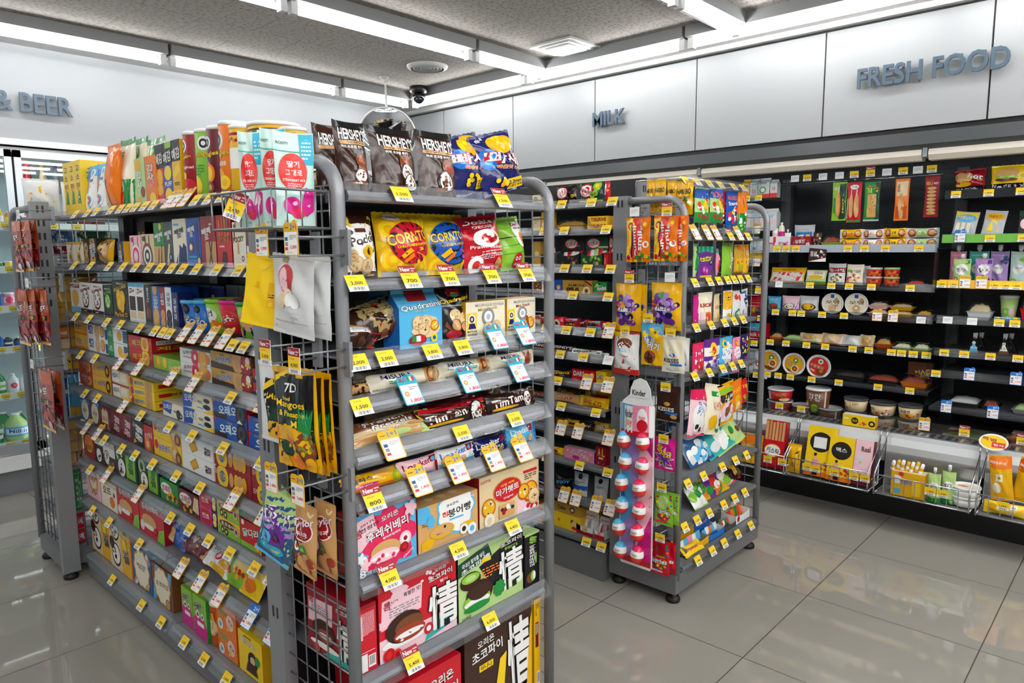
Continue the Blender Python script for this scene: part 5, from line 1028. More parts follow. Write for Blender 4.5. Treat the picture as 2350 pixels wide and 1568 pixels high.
row('on fifth tier '+W_, 'X', .948, .870, '''
182 212 826 box rb n=2 sd=rd ~ cookie_box ~ snack box ~ orange-red cookie box ~ t .4 .6 .5 .4 k w 0 초코/칩;e .8 .5 .16 .34 o;d .6 .3 .3 .2 6 .04 yd,bd 3
212 255 830 box yd n=2 sd=yd ~ biscuit_box ~ snack box ~ golden butter ring box ~ t .5 .55 .4 .36 k w 6 버터링;c .85 .45 .12 bd yd;c .15 .5 .06 tn
255 297 850 box be n=2 sd=tn tp=rd ~ pie_box ~ snack box ~ beige box with red edge ~ r 0 0 .06 1 rd;r .08 .1 .5 .9 w;t .28 .5 .34 .4 k - 4 빅파이;r .55 .2 .9 .8 cr;r 0 .9 1 1 rd
297 355 873 box y n=3 sd=y d=.15 tp=y ~ biscuit_box ~ snack box ~ flat yellow peanut sandwich box ~ t .42 .5 .4 .42 b w 4 땅콩샌드;c .1 .5 .07 r;c .78 .5 .13 wf tn|R: r .1 .3 .4 .7 r;t .55 .5 .4 .3 bm - 0 땅콩;r .75 .3 .98 .7 sv|T: c .5 .5 .2 yd
372 420 927 box cr d=.14 sd=cr ~ biscuit_box ~ snack box ~ small cream and blue cookie box ~ p b 0 1 .5 1 .4 .2 0 .4;t .25 .68 .42 .36 w n 4 오레오;t .65 .5 .2 .2 k - 0 치즈;c .78 .35 .1 k dr;c .9 .3 .06 k w
420 490 905 box cr n=2 d=.15 sd=be tp=cr ~ biscuit_box ~ snack box ~ cream and blue cheese cookie box ~ p b 0 0 0 1 .4 1 .3 .1;t .26 .62 .4 .46 w b 4 오레오;t .6 .56 .16 .18 k - 0 치즈;e .82 .72 .1 .13 k;e .82 .35 .12 .15 k;r .5 .18 .7 .26 lb;p y .7 0 1 0 1 .3
490 568 924 box b n=2 d=.165 sd=b tp=n ~ biscuit_box ~ snack box ~ blue and brown filled cookie box ~ r 0 0 .4 .25 bd;p r 0 1 .1 1 0 .7;t .45 .5 .55 .5 w lb 4 오레오;t .5 .86 .16 .14 yd - 0 나비스코;c .84 .5 .15 k dr k;p w .72 0 .9 0 .8 .2|R: r 0 0 .3 1 r
570 608 960 box b n=2 d=.14 sd=b tp=n ~ biscuit_box ~ snack box ~ blue cookie box cut by the post ~ p r 0 1 .2 1 0 .6;t .75 .45 .7 .5 w lb 4 오;t .6 .84 .5 .14 yd - 0 나비스코
''')
row('on sixth tier '+W_, 'X', .948, .711, '''
184 207 914 box gb sd=v d=.1 ~ cookie_box ~ snack box ~ slate blue butter cookie box ~ c .5 .5 .36 cr be;r 0 .8 1 .84 lb;l .3 .5 .7 2 .04 bd
207 230 922 box bm d=.1 ~ cookie_box ~ snack box ~ patterned brown cookie box ~ p lb 0 0 .3 0 1 1 .7 1;c .5 .5 .36 cr be;t .5 .5 .5 .12 bd - 0 초코
229 254 935 box m d=.12 sd=m ~ cake_box ~ snack box ~ dark red box with cream flame ~ p be .2 .3 .2 .8 .4 .95 .5 .8 .6 .95 .8 .8 .8 .3;t .5 .5 .5 .18 rd - 0 가나/파이;d .5 .15 .3 .1 4 .08 wf 2
254 303 945 box m k=2 d=.13 sd=rd tp=m ~ cake_box ~ snack box ~ burgundy fudge pie box ~ t .6 .45 .5 .6 lp k 80 몽쉘;r 0 .8 .6 .9 rd;p yd .1 .04 .4 .2 .3 .3;e .3 .14 .2 .08 bd|T: c .6 .4 .2 yd
303 330 966 box k d=.13 sd=k tp=k ~ cake_box ~ snack box ~ black box with slanted white title ~ t .6 .5 .6 .6 w gr 80 몽쉘;t .2 .8 .2 .2 w - 0 더/리치;p yd .05 .02 .4 .15 .2 .25|T: c .7 .4 .2 yd
330 352 978 box r d=.13 sd=m tp=rd ~ cake_box ~ snack box ~ red box with cream title ~ t .5 .6 .8 .24 cr m 10 초코하임;c .4 .25 .3 o be;c .8 .1 .12 g
352 417 972 box y n=2 d=.14 sd=y tp=y ~ biscuit_box ~ snack box ~ yellow peanut sandwich box ~ c .1 .62 .07 r;t .4 .55 .44 .36 b w 4 땅콩샌드;c .78 .5 .14 wf be;c .9 .3 .1 bm tn|T: c .5 .5 .2 yd
417 491 1010 box w n=2 d=.14 sd=w tp=w ~ cracker_box ~ snack box ~ white saltine box with diamond cracker ~ p gd .35 .1 .55 .4 .45 .9 .25 .5;p yd .35 .2 .5 .42 .44 .78 .29 .5;t .82 .5 .16 .5 k - 90 참;t .92 .5 .05 .4 rd - 90 CRACKER|R: l .2 .8 .8 5 .05 sv
492 578 1036 box rd n=2 d=.15 sd=rd tp=r ~ cracker_box ~ snack box ~ red round cracker box ~ c .22 .5 .16 y bl;t .22 .5 .2 .34 y n 0 리츠;e .47 .5 .06 .36 wf;e .62 .5 .08 .4 yd;e .72 .5 .08 .4 wf;e .82 .5 .07 .4 yd;l .02 .8 .12 3 .05 w;p w 0 1 .06 1 0 .8
578 610 1072 box rd n=2 d=.14 f=-.002 sd=rd ~ cracker_box ~ snack box ~ red cracker box cut by the post ~ c .75 .5 .4 y bl;t .8 .5 .5 .3 y n 0 리;l .1 .7 .4 3 .05 w
''')
row('on seventh tier '+W_, 'X', .948, .551, '''
192 218 992 box rd d=.1 sd=m tp=rd ~ cake_box ~ snack box ~ red box with golden medallion ~ e .5 .55 .36 .34 yd;e .5 .6 .28 .22 o;t .5 .4 .6 .2 bd - 4 화이트/몽블랑
218 237 1003 box cr d=.1 sd=dk tp=dk ~ cake_box ~ snack box ~ cream topped brown pie box ~ r 0 0 1 .7 bd;k .5 .3 .36 pie
237 265 1012 box w d=.14 sd=dk tp=cr ~ cake_box ~ snack box ~ white and dark brown pie box ~ r 0 0 1 .45 bd;k .3 .35 .24 pie;t .6 .2 .6 .12 wf - 10 초코
265 315 1030 box dg d=.165 sd=dg tp=dg ~ cake_box ~ snack box ~ dark green tea cake box, left of two, ~ r .5 .05 .92 .8 lg;t .72 .4 .26 .34 dg - 4 몽/쉘;c .2 .74 .16 gl dg;k .3 .28 .2 pie;c .75 .7 .1 g|T: r .5 0 .9 1 lg
317 366 1060 box dg d=.165 sd=bd tp=dg ~ cake_box ~ snack box ~ dark green tea cake box, right of two, ~ r .5 .05 .92 .8 lg;t .72 .4 .26 .34 dg - 4 몽/쉘;c .2 .74 .16 gl dg;k .3 .28 .2 pie;c .75 .7 .1 g|T: r .5 0 .9 1 lg
367 409 1106 box g d=.15 sd=g tp=g ~ biscuit_box ~ snack box ~ green whale-shaped biscuit box ~ e .35 .62 .3 .26 w;t .35 .62 .52 .3 r w 6 고래밥;d .6 .3 .34 .16 14 .06 yd,o,br 5;r 0 0 1 .04 dg|T: e .5 .5 .3 .3 w;d .5 .5 .3 .3 8 .05 r,yd 3
409 457 1130 box m d=.15 sd=m tp=bd ~ biscuit_box ~ snack box ~ maroon whale-shaped biscuit box ~ e .35 .62 .3 .26 w;t .35 .62 .52 .3 rd w 6 고래밥;d .5 .25 .34 .14 12 .07 yd,bm,k 5;p be .7 .3 1 .2 1 .9 .8 .9|T: e .5 .5 .3 .3 w
457 500 1136 box mg d=.13 n=2 sd=w tp=lp ~ biscuit_box ~ snack box ~ pink heart biscuit box ~ s .35 .55 .26 2 r .2;t .35 .55 .4 .34 w m 4 칸쵸;r .7 0 1 1 k;c .85 .75 .1 w y;c .85 .4 .1 y w|T: t .5 .5 .6 .4 pk - 0 칸쵸
500 551 1158 box y n=2 d=.14 sd=g tp=lg ~ biscuit_box ~ snack box ~ yellow and green mushroom biscuit box ~ p lg 0 0 1 0 1 .4 0 .6;e .45 .7 .4 .22 r;e .45 .7 .36 .18 bd;t .45 .7 .62 .24 w bd 0 초코송이;c .2 .3 .08 bd be;c .38 .25 .08 bd be;c .85 .55 .1 sk b|R: c .5 .6 .3 rd m|T: t .5 .5 .6 .3 r - 0 초코송이
551 600 1200 box r d=.15 sd=r tp=rd ~ snack_box ~ snack box ~ red chicken leg snack box with green title ~ t .5 .6 .76 .3 w g 8 닭다리;r 0 .0 1 .2 lg;k .8 .2 .14 bun;c .15 .9 .07 w|T: t .5 .5 .7 .4 w g 0 닭다리
''')
row('on eighth tier '+W_, 'X', .948, .372, '''
195 232 1068 box lp d=.1 sd=pk tp=lp ~ cake_box ~ snack box ~ rose pink wafer roll box ~ c .5 .55 .34 wf cr lp;t .5 .6 .5 .14 rd - 4 크림웨/하임;d .5 .2 .2 .08 5 .04 pk,g 3
232 269 1106 box cr d=.12 sd=be tp=be ~ cookie_box ~ snack box ~ cream almond cookie box ~ t .4 .65 .5 .24 k - 4 오뜨;e .7 .3 .16 .2 o;c .85 .6 .06 v|T: k .5 .5 .2 bun
269 378 1130 box r k=2 d=.15 sd=rd tp=r ~ pie_box ~ snack box ~ red berry cream pie box ~ t .3 .9 .14 .06 w - 4 오리온;t .45 .75 .66 .2 w m 4 후레쉬베리;e .4 .36 .3 .2 wf;e .4 .24 .28 .06 w;p lg .7 0 1 0 1 .4 .8 .3;c .65 .2 .07 rd rr;c .12 .2 .09 lp w|R: t .5 .6 .8 .12 w - 90 FRESH BERRY|T: t .5 .5 .5 .2 w m 0 후레쉬베리
384 444 1226 bar b t=42 h=.1 d=.035 lean=4 z=.014 ~~ wafer bag ~ glossy blue wafer bag ~ p w .15 .5 .3 .9 .5 .6 .3 .2;t .3 .56 .26 .3 rr n 0 웨이/하스;p wf .5 .7 .95 .74 .9 .3 .55 .34;k .5 .2 .14 wf
440 492 1262 bar m t=42 h=.1 d=.035 lean=4 z=.014 ~~ wafer bag ~ maroon wafer bag ~ p w .15 .5 .3 .9 .5 .6 .3 .2;t .3 .56 .26 .3 rd w 0 웨이/하스;p wf .5 .7 .95 .74 .9 .3 .55 .34;p tn .5 .4 .9 .4 .9 .1 .5 .1
486 538 1300 bar w t=42 h=.09 d=.03 lean=4 z=.014 ~~ wafer bag ~ white yoghurt wafer bag ~ t .3 .74 .4 .24 k - 0 요하이;c .75 .4 .14 wf yd;c .5 .55 .1 pk w;r .3 0 .9 .22 yd
536 590 1312 bag lg t=36 h=.13 d=.045 sd=g ~~ snack bag ~ green, red and white corn snack bag ~ e .5 .78 .44 .18 w;t .5 .8 .8 .22 rd w 6 폼폼/롤;e .6 .5 .3 .16 y;d .5 .3 .4 .1 10 .06 yd,r 3;r 0 0 1 .1 lg
576 622 1325 bag y t=34 h=.14 d=.045 f=-.004 ~~ snack bag ~ yellow snack bag with blue-capped boy ~ c .5 .58 .24 sk;p b .26 .62 .8 .62 .7 .82 .36 .82;c .42 .56 .03 k;c .58 .56 .03 k;r .3 .46 .66 .52 w;e .5 .24 .3 .14 o;t .2 .9 .3 .1 rd w 0 감자
''')
row('at the back of eighth tier '+W_, 'X', 1.05, .372, '''
420 470 1200 bar b k=2 t=10 d=.03 ~~ wafer bag ~ back-row blue wafer bag ~ r .2 .3 .8 .7 bl
505 560 1255 bar w k=2 t=10 d=.03 ~~ wafer bag ~ back-row white wafer bag ~ l .2 .6 .8 2 .1 gr
''')
row('on bottom tier '+W_, 'X', .95, .124, '''
207 256 1158 box yd d=.1 sd=yd tp=yd ~ cake_box ~ snack box ~ yellow banana cake box, left of two, ~ r 0 0 .56 1 be;k .3 .8 .2 pie;k .3 .3 .22 pie;c .12 .5 .12 bd;t .8 .4 .3 .26 bd w 4 몽/쉘;p g .7 .82 .9 .82 .8 1;c .75 .62 .1 y
254 303 1200 box yd d=.1 sd=o tp=yd f=-.004 ~ cake_box ~ snack box ~ yellow banana cake box, right of two, ~ r 0 0 .56 1 be;k .3 .8 .2 pie;k .3 .3 .22 pie;c .12 .5 .12 bd;t .8 .4 .3 .26 bd w 4 몽/쉘;p g .7 .82 .9 .82 .8 1;c .75 .62 .1 y
304 350 1262 box gb d=.13 sd=gb tp=gb ~ cookie_box ~ snack box ~ periwinkle blue white wafer stick box ~ p vl 0 0 .2 0 1 .8 .8 1;p cr .1 0 .2 0 .9 .9 .8 1;s .5 .5 .4 10 gd .06;s .5 .5 .36 10 cr .06;t .5 .54 .5 .16 dk - 4 화이트/하임;p wf .6 .05 .8 .05 .9 .24 .8 .24|T: c .5 .4 .24 cr;p yd .4 .7 .9 .7 .8 .9
350 398 1304 box bm d=.14 sd=bm tp=bm ~ cookie_box ~ snack box ~ brown chocolate wafer stick box ~ p lb 0 0 .15 0 .4 1 .2 1;p lb .6 0 .75 0 1 1 .85 1;s .5 .5 .4 10 gd .06;s .5 .5 .36 10 cr .06;t .5 .54 .6 .14 dk - 4 초코하임;k .75 .1 .12 nut|T: c .3 .5 .18 cr;p yd .5 .3 .8 .3 .8 .5|R: r .5 .7 .7 .85 w
418 443 1352 box lg d=.06 sd=lg tp=lg ~ snack_box ~ snack box ~ lime green monster snack box, left of two, ~ t .4 .74 .7 .2 k w 10 몬/스;p mg 0 0 1 0 1 .3 .8 .5 .2 .54 0 .4;c .35 .56 .14 w k;c .7 .56 .12 w k;r .3 .3 .8 .4 w|T: c .4 .5 .2 yd
445 476 1372 box lg d=.06 sd=g tp=lg f=-.006 ~ snack_box ~ snack box ~ lime green monster snack box, right of two, ~ t .4 .74 .7 .2 k w 10 몬/스;p mg 0 0 1 0 1 .3 .8 .5 .2 .54 0 .4;c .35 .56 .14 w k;c .7 .56 .12 w k;r .3 .3 .8 .4 w|T: c .4 .5 .2 yd
474 500 1386 can od lid=o ~ biscuit_tube ~ snack box ~ tall amber six-sided biscuit tube ~ r .1 .55 .7 .85 rd;t .4 .7 .5 .2 y - 10 다이제;r 0 .3 1 .36 rb;k .5 .46 .3 wf
500 545 1398 box o d=.14 n=2 sd=od tp=o ~ snack_box ~ snack box ~ orange cartoon snack box ~ t .3 .74 .4 .28 lg b 0 꼬꼬/마;c .7 .5 .2 lp sk;c .2 .24 .14 w lb;c .6 .2 .08 o y;d .5 .4 .4 .3 8 .03 y,g 3|T: r .2 .3 .8 .7 w
548 604 1462 box y d=.165 sd=yd tp=y ~ snack_box ~ snack box ~ yellow egg snack box ~ t .4 .8 .6 .14 w k -4 계란과자;t .4 .93 .3 .05 bd - 0 해태;c .6 .42 .2 k sk;c .8 .5 .1 g;p bd .3 .1 .8 .1 .7 .36 .4 .36|T: t .4 .6 .5 .3 w k 0 계란과자;c .6 .3 .1 sk;c .8 .3 .1 k|R: t .5 .5 .4 .2 rr y 0 맛
''')
# ================================================================ goods hung on the mesh side of the front end rack
W_ = 'on mesh side of front end rack'
# wire basket clipped to the mesh
bo = empty('wire_basket', (.745, 1.32, 1.463)); tag(bo, 'small grey wire basket of mint pouches clipped beside the foreground post', 'wire basket')
mb = MB(); bx0, bx1, by0, by1 = -.062, .062, -.085, .16; zt = .072
for z in (0, zt): mb.tube([(bx0, by0, z), (bx1, by0, z), (bx1, by1, z), (bx0, by1, z)], .0028, WIRE, 6, True)
for i in range(6): y = by0+(by1-by0)*i/5; mb.tube([(bx0, y, zt), (bx0, y, 0), (bx1, y, 0)], .0018, WIRE, 5)
for i in range(5): x = bx0+(bx1-bx0)*i/4; mb.tube([(x, by0, zt), (x, by0, 0), (x, by1, 0), (x, by1, zt)], .0018, WIRE, 5)
mb.obj('wire_frame', bo)
mb = MB()
for y in (by0+.03, by1-.03): mb.tube([(bx1, y, zt), (bx1+.012, y, zt+.006), (bx1+.014, y, zt-.02)], .003, WIRE)
mb.obj('basket_hook', bo)
c = bpy.data.objects.new('price_tag', card_mesh('n', '2,400')); COL.objects.link(c); c.parent = bo; c.location = (-.066, .07, .02); c.rotation_euler = (radians(-15), radians(18), -pi/2+.3)
ST = 'r .62 .66 .98 .99 cy;l .66 .94 .92 6 .02 mi;t .2 .88 .3 .03 dr - 0 ROOTY;r 0 .79 1 .8 tq;e .42 .58 .36 .2 rr;t .42 .66 .3 .07 w - 0 딸기;t .42 .57 .42 .07 w - 0 그대로;t .42 .49 .56 .025 w - 0 STRAWBERRY AS IS;l .24 .45 .6 3 .01 lp;p mg .55 .2 .7 .42 .95 .36 .9 .16 .7 .1;p lp .6 .24 .74 .38 .88 .3 .78 .2;e .34 .22 .22 .09 mg;e .5 .14 .16 .06 pk;c .4 .24 .05 lp;t .3 .05 .3 .02 gr - 0 2.18'
row('in the side basket', 'Y', 1.262, 1.467, '''
632 722 302 poq mi a=-6 d=.022 ~~ fruit pouch ~ mint strawberry pouch facing the viewer, frontmost ~ %s
''' % ST)
row('in the side basket', 'Y', 1.33, 1.467, '''
598 652 292 poq mi a=-38 d=.018 ~~ fruit pouch ~ mint strawberry pouch turned aside, middle ~ %s
''' % ST)
row('in the side basket', 'Y', 1.40, 1.467, '''
548 600 300 poq mi a=-36 d=.018 ~~ fruit pouch ~ mint strawberry pouch behind the price tag, leftmost ~ %s
598 640 300 poq mi a=-10 d=.015 f=.03 ~~ fruit pouch ~ mint strawberry pouch at the back, mostly hidden ~ %s
''' % (ST, ST))
row(W_, 'X', .745, 1.2, '''
577 640 588 qag y b=752 a=28 lean=10 d=.012 ~~ snack pouch ~ bright yellow flat pouch, twisted, ~ r .55 .3 .95 .66 yd;l .58 .62 .92 6 .016 bd;t .3 .6 .14 .1 yd - 80 Banana
628 724 586 qag wh b=772 d=.02 lean=4 sd=wh ~~ snack pouch ~ white dried apple pouch, front one, ~ e .4 .7 .2 .2 r;e .34 .68 .12 .18 lp;p w .3 .8 .34 .8 .4 .6 .36 .58;d .45 .48 .22 .07 9 .1 cr,be,w 4;r .28 .92 .42 1 kh;r .2 .3 .85 .302 gr;l .1 .18 .9 2 .006 gr;t .6 .24 .2 .02 gr - 0 사과 과자;t .12 .1 .06 .02 k - 0 7g
''')
row(W_, 'X', .778, 1.2, '''
622 652 592 qag yd b=756 a=10 d=.014 ~~ snack pouch ~ yellow flat pouch behind the twisted one ~ r .3 .3 .9 .7 y;l .35 .66 .85 6 .016 bd
690 762 588 qag wh b=776 d=.02 lean=3 ~~ snack pouch ~ white dried apple pouch, back one, ~ d .3 .48 .2 .07 8 .1 cr,be,w 4;r .2 .3 .85 .302 gr;l .1 .2 .9 2 .006 gr
''')
MG = 'r .05 .05 .95 .95 k;r 0 0 1 .26 yd;r .06 .4 .94 .92 k;r .06 .3 .94 .62 dg;r .06 .27 .94 .42 yd;e .4 .2 .26 .09 dg;d .3 .34 .3 .05 8 .09 o,yd 3;p y .08 .86 .08 .92 .4 1 .5 1;t .48 .82 .26 .09 w - 0 7D;t .38 .71 .2 .035 y - 0 Dried;t .46 .645 .7 .09 y - 0 Mangoes;t .5 .55 .62 .075 y - 0 & Pineapple;t .62 .46 .26 .07 y - 0 Mix;p g .62 .4 .66 .66 .72 .5 .8 .7 .84 .52 .95 .62 .9 .38;p tq .7 .36 .74 .6 .8 .5 .86 .6 .86 .36;e .76 .24 .2 .15 bm;d .76 .24 .19 .14 34 .035 yd,ol,rb 8;d .5 .08 .4 .05 9 .1 o,yd 4'
row(W_, 'X', .735, .95, '''
640 742 846 bag yd b=1075 d=.02 lean=-3 ~~ fruit bag ~ black and yellow mango pineapple bag, frontmost ~ %s
''' % MG)
row(W_, 'X', .768, .95, '''
668 758 852 bag yd b=1082 d=.015 lean=-3 ~~ fruit bag ~ black and yellow mango pineapple bag, second ~ %s
602 652 832 qag wh b=1014 d=.01 ~~ fruit bag ~ silver-white backed mango bag at left ~ r .34 .06 1 .82 k;r .34 .06 1 .28 yd;p y .34 .66 .34 .74 1 .9 1 .8;t .7 .6 .5 .08 y - 0 Ma;r .34 .3 1 .45 dg
''' % MG)
row(W_, 'X', .79, .95, '''
700 775 856 bag yd b=1078 d=.012 lean=-3 ~~ fruit bag ~ black and yellow mango pineapple bag, rearmost ~ %s
''' % MG)
TB = 'r 0 0 1 1 gb;r 0 .62 1 1 gl;r 0 .44 1 .62 vl;e .5 .66 .4 .16 w;e .5 .66 .37 .145 v;t .5 .72 .84 .11 w v 16 Taylor;t .5 .6 .5 .05 w - 10 테일러 푸룬;c .6 .38 .26 v m;c .3 .32 .16 lb v;e .5 .18 .34 .07 cy;t .5 .18 .5 .04 y - 0 CALIFORNIA;r 0 0 1 .04 lb'
TT = 'r 0 0 1 1 tn;c .75 .93 .14 be tn;e .5 .66 .42 .16 w;e .5 .66 .38 .145 rd;t .5 .74 .9 .12 w v 16 Taylor;t .5 .6 .5 .06 w - 10 무화과;l .2 .49 .8 1 .014 k;c .2 .38 .2 v w rr;c .56 .38 .14 g lg;d .5 .18 .42 .12 12 .16 bm,rb,tn 3;r 0 0 1 .05 tn'
row(W_, 'X', .74, .7, '''
597 655 1118 bag gl b=1282 d=.022 a=12 lean=18 ~~ fruit pack ~ slim blue-green prune stick pack hanging askew ~ %s
678 728 1152 qag tn b=1318 d=.022 lean=5 ~~ fruit pack ~ slim tan dried fig pack, left of two, ~ %s
''' % (TB, TT))
row(W_, 'X', .775, .7, '''
640 682 1122 bag gl b=1284 d=.02 a=-14 lean=3 ~~ fruit pack ~ slim blue-green prune pack behind the askew one ~ %s
726 776 1150 qag tn b=1318 d=.02 lean=1 ~~ fruit pack ~ slim tan dried fig pack, right of two, ~ %s
''' % (TB, TT))
def hook(rk, x, y, z, L, card=None, text='2,000', nm='display_hook'):
    """double wire hook clipped on a mesh side, price card on its tip"""
    mb = MB(); l = rk.l
    mb.box(x-.006, x+.002, y-.014, y+.014, z-.02, z+.05, GREY)
    mb.tube([(x, y, z), (x-L, y, z), (x-L-.008, y, z+.012)], .0026, WIRE); mb.tube([(x, y, z+.035), (x-L-.012, y, z+.035)], .0022, WIRE)
    o = rk.part(mb, nm)
    if card:
        c = bpy.data.objects.new('price_tag', card_mesh(card, text)); COL.objects.link(c); c.parent = o; c.location = (x-L-.014, y, z); c.rotation_euler = (0, 0, -pi/2); c.scale = (.9,)*3
for px, py, cd_, tx in ((603, 592, 'p', '1,000'), (670, 590, 'p', '3,300'), (611, 839, 'n', '5,000'), (678, 861, 'n', '4,000'), (625, 1132, 'p', '1,000'), (687, 1163, 'p', '2,000')):
    y = along(px, 'y', x=.70, z=height(py, .70, 1.35)); hook(EA, .82, y, height(py, .70, y)+.002, .106, cd_, tx)

# ================================================================ goods on the chocolate rack
CH = 'of chocolate rack'
KK = 'e .35 .6 .3 .36 %s;e .35 .6 .26 .3 w;t .35 .6 .46 .34 r - 12 KitKat;l .3 .14 .7 1 .05 tn;'
row('on top tier '+CH, 'X', 2.405, 1.609, '''
1222 1245 448 box be d=.04 ~ chocolate_box ~ chocolate ~ green and cream chocolate box ~ c .3 .6 .2 g;c .7 .3 .2 y
1246 1264 440 box dk d=.04 ~ chocolate_box ~ chocolate ~ black box with gold script ~ t .5 .6 .8 .3 gd - 20 ABC
1276 1325 427 bag k d=.03 ~ chocolate_bag ~ chocolate ~ black bag with red oval ~ %sc .85 .4 .06 yd bd;c .94 .45 .05 yd bd
1329 1386 420 bag dg d=.03 ~ chocolate_bag ~ chocolate ~ dark green tea bag with red oval ~ %sc .8 .82 .16 lg y;c .75 .45 .1 lg ol;c .62 .35 .1 lg ol;r 0 .0 1 .1 gl
1389 1448 415 bag r d=.03 ~ chocolate_bag ~ chocolate ~ bright red wafer chocolate bag ~ %sc .85 .55 .13 yd o;r 0 0 1 .06 rd
''' % (KK % 'r', KK % 'r', KK % 'rd'))
row('on second tier '+CH, 'X', 2.405, 1.499, '''
1222 1240 498 box be d=.04 ~ chocolate_box ~ chocolate ~ cream and tan sweet box ~ l .2 .7 .8 2 .08 tn
1242 1264 470 box yd d=.04 ~ chocolate_box ~ chocolate ~ tall yellow almond box ~ e .5 .3 .4 .2 w;c .5 .7 .3 be yd
1276 1340 506 tray gd d=.05 fd=gd ~ sweet_box ~ chocolate ~ clear box of gold wrapped chocolates ~ r .3 .3 .7 .7 bd
1348 1425 496 box y d=.05 sd=yd tp=y ~ chocolate_box ~ chocolate ~ yellow triangular bar box with red lettering ~ t .55 .74 .76 .28 r bd 0 TOBLERONE;t .5 .22 .86 .26 r bd 0 TOBLERONE;p gd 0 .2 0 .9 .1 .9 .2 .3
''')
row('on third tier '+CH, 'X', 2.415, 1.342, '''
1224 1240 555 box gd d=.04 ~ chocolate_box ~ chocolate ~ tan sweet box ~ c .5 .5 .3 be
1242 1264 548 dsp dk d=.07 fd=k.w.r ~ display_tray ~ sweets tray ~ dark tray with round red logo ~ |K: c .7 .6 .3 r w r
1278 1330 545 dsp k d=.07 in=dk fd=w.r.w ~ display_tray ~ sweets tray ~ black cardboard tray of wafer bars ~ d .5 .2 .4 .12 6 .05 bm 3;r .7 .08 .82 .18 tn|K: e .4 .78 .3 .18 r;e .4 .78 .26 .15 w;t .4 .78 .46 .16 r - 12 KitKat;l .6 .7 .9 1 .03 tn
1331 1384 543 dsp dg d=.07 in=dg fd=r.w.gl ~ display_tray ~ sweets tray ~ dark green cardboard tray of wafer bars ~ d .5 .22 .4 .12 10 .06 ol,lg 3;r .7 .08 .82 .18 tn|K: e .35 .78 .3 .18 r;e .35 .78 .26 .15 w;t .35 .78 .46 .16 r - 12 KitKat;r .55 .62 1 .68 gl
1385 1438 541 dsp r d=.07 in=rr fd=w.r.rd ~ display_tray ~ sweets tray ~ red cardboard tray of wafer bars ~ r .2 .1 .4 .3 wf;d .6 .2 .3 .1 6 .05 rd 3|K: e .4 .78 .36 .18 rd;e .4 .78 .32 .15 w;t .4 .78 .56 .16 r - 12 KitKat
''')
row('on fourth tier '+CH, 'X', 2.405, 1.231, '''
1222 1242 648 box bm d=.04 ~ chocolate_box ~ chocolate ~ brown nut chocolate box ~ d .5 .5 .4 .4 12 .08 rb,bd,wf 3
1243 1262 646 box w d=.04 ~ chocolate_box ~ chocolate ~ white and blue chocolate box ~ t .5 .8 .8 .14 b - 0 DUO;l .2 .5 .8 2 .05 o
1272 1289 643 box b d=.04 ~ chocolate_box ~ chocolate ~ blue box half hidden by the post ~ k .6 .4 .3 bun
1290 1360 644 box gd d=.04 sd=gd ~ chocolate_box ~ chocolate ~ gold almond chocolate box ~ t .5 .62 .62 .2 bd - 0 ALMOND;c .2 .25 .07 bd bm;c .32 .22 .08 bd bm;c .5 .22 .07 bd bm;c .82 .2 .12 cr gd bd;p rd .72 .95 .8 1 1 .7 1 .55;l .35 .45 .75 1 .03 bd
1362 1425 648 box g d=.04 sd=dg ~ chocolate_box ~ chocolate ~ green mint thins box ~ p gl .05 .5 .3 .95 .45 .6 .6 .8;t .6 .5 .7 .36 w dg 8 Andes;p r .2 .05 .3 .2 1 .3 1 .2
''')
row('on fifth tier '+CH, 'X', 2.405, 1.081, '''
1222 1240 722 bar be d=.03 t=8 ~ wafer_bar ~ chocolate ~ beige wafer bar seen through the mesh ~ r 0 .5 1 .9 rd
1241 1262 724 bar rd d=.03 t=8 ~ wafer_bar ~ chocolate ~ red wafer bar seen through the mesh ~ t .5 .8 .7 .2 w - 0 Loacker
1270 1294 726 bar r d=.03 t=8 ~ wafer_bar ~ chocolate ~ red chocolate wafer pack, narrow, ~ c .5 .3 .3 be bd
1295 1329 729 bar rd d=.03 t=8 ~ wafer_bar ~ chocolate ~ red chocolate wafer pack with blue sky badge ~ t .4 .84 .6 .16 w - 6 Loacker;r .66 .74 .9 .92 lb;r .2 .3 .8 .56 bd;d .5 .3 .3 .04 6 .05 yd 3
1329 1348 732 bar m d=.03 t=8 f=.02 ~ wafer_bar ~ chocolate ~ dark wrapped bar between red packs ~ l .2 .6 .8 3 .05 w
1348 1382 735 bar rd d=.03 t=8 ~ wafer_bar ~ chocolate ~ red chocolate wafer pack with blue band ~ t .4 .84 .6 .16 w - 6 Loacker;r .66 .74 .9 .92 lb;r .1 .36 .7 .6 bd;r 0 0 1 .3 lb
1383 1412 738 bar r d=.03 t=8 ~ wafer_bar ~ chocolate ~ red heart-printed chocolate bar ~ s .5 .6 .3 2 w .2;t .5 .4 .6 .3 w rd 0 Gh
''')
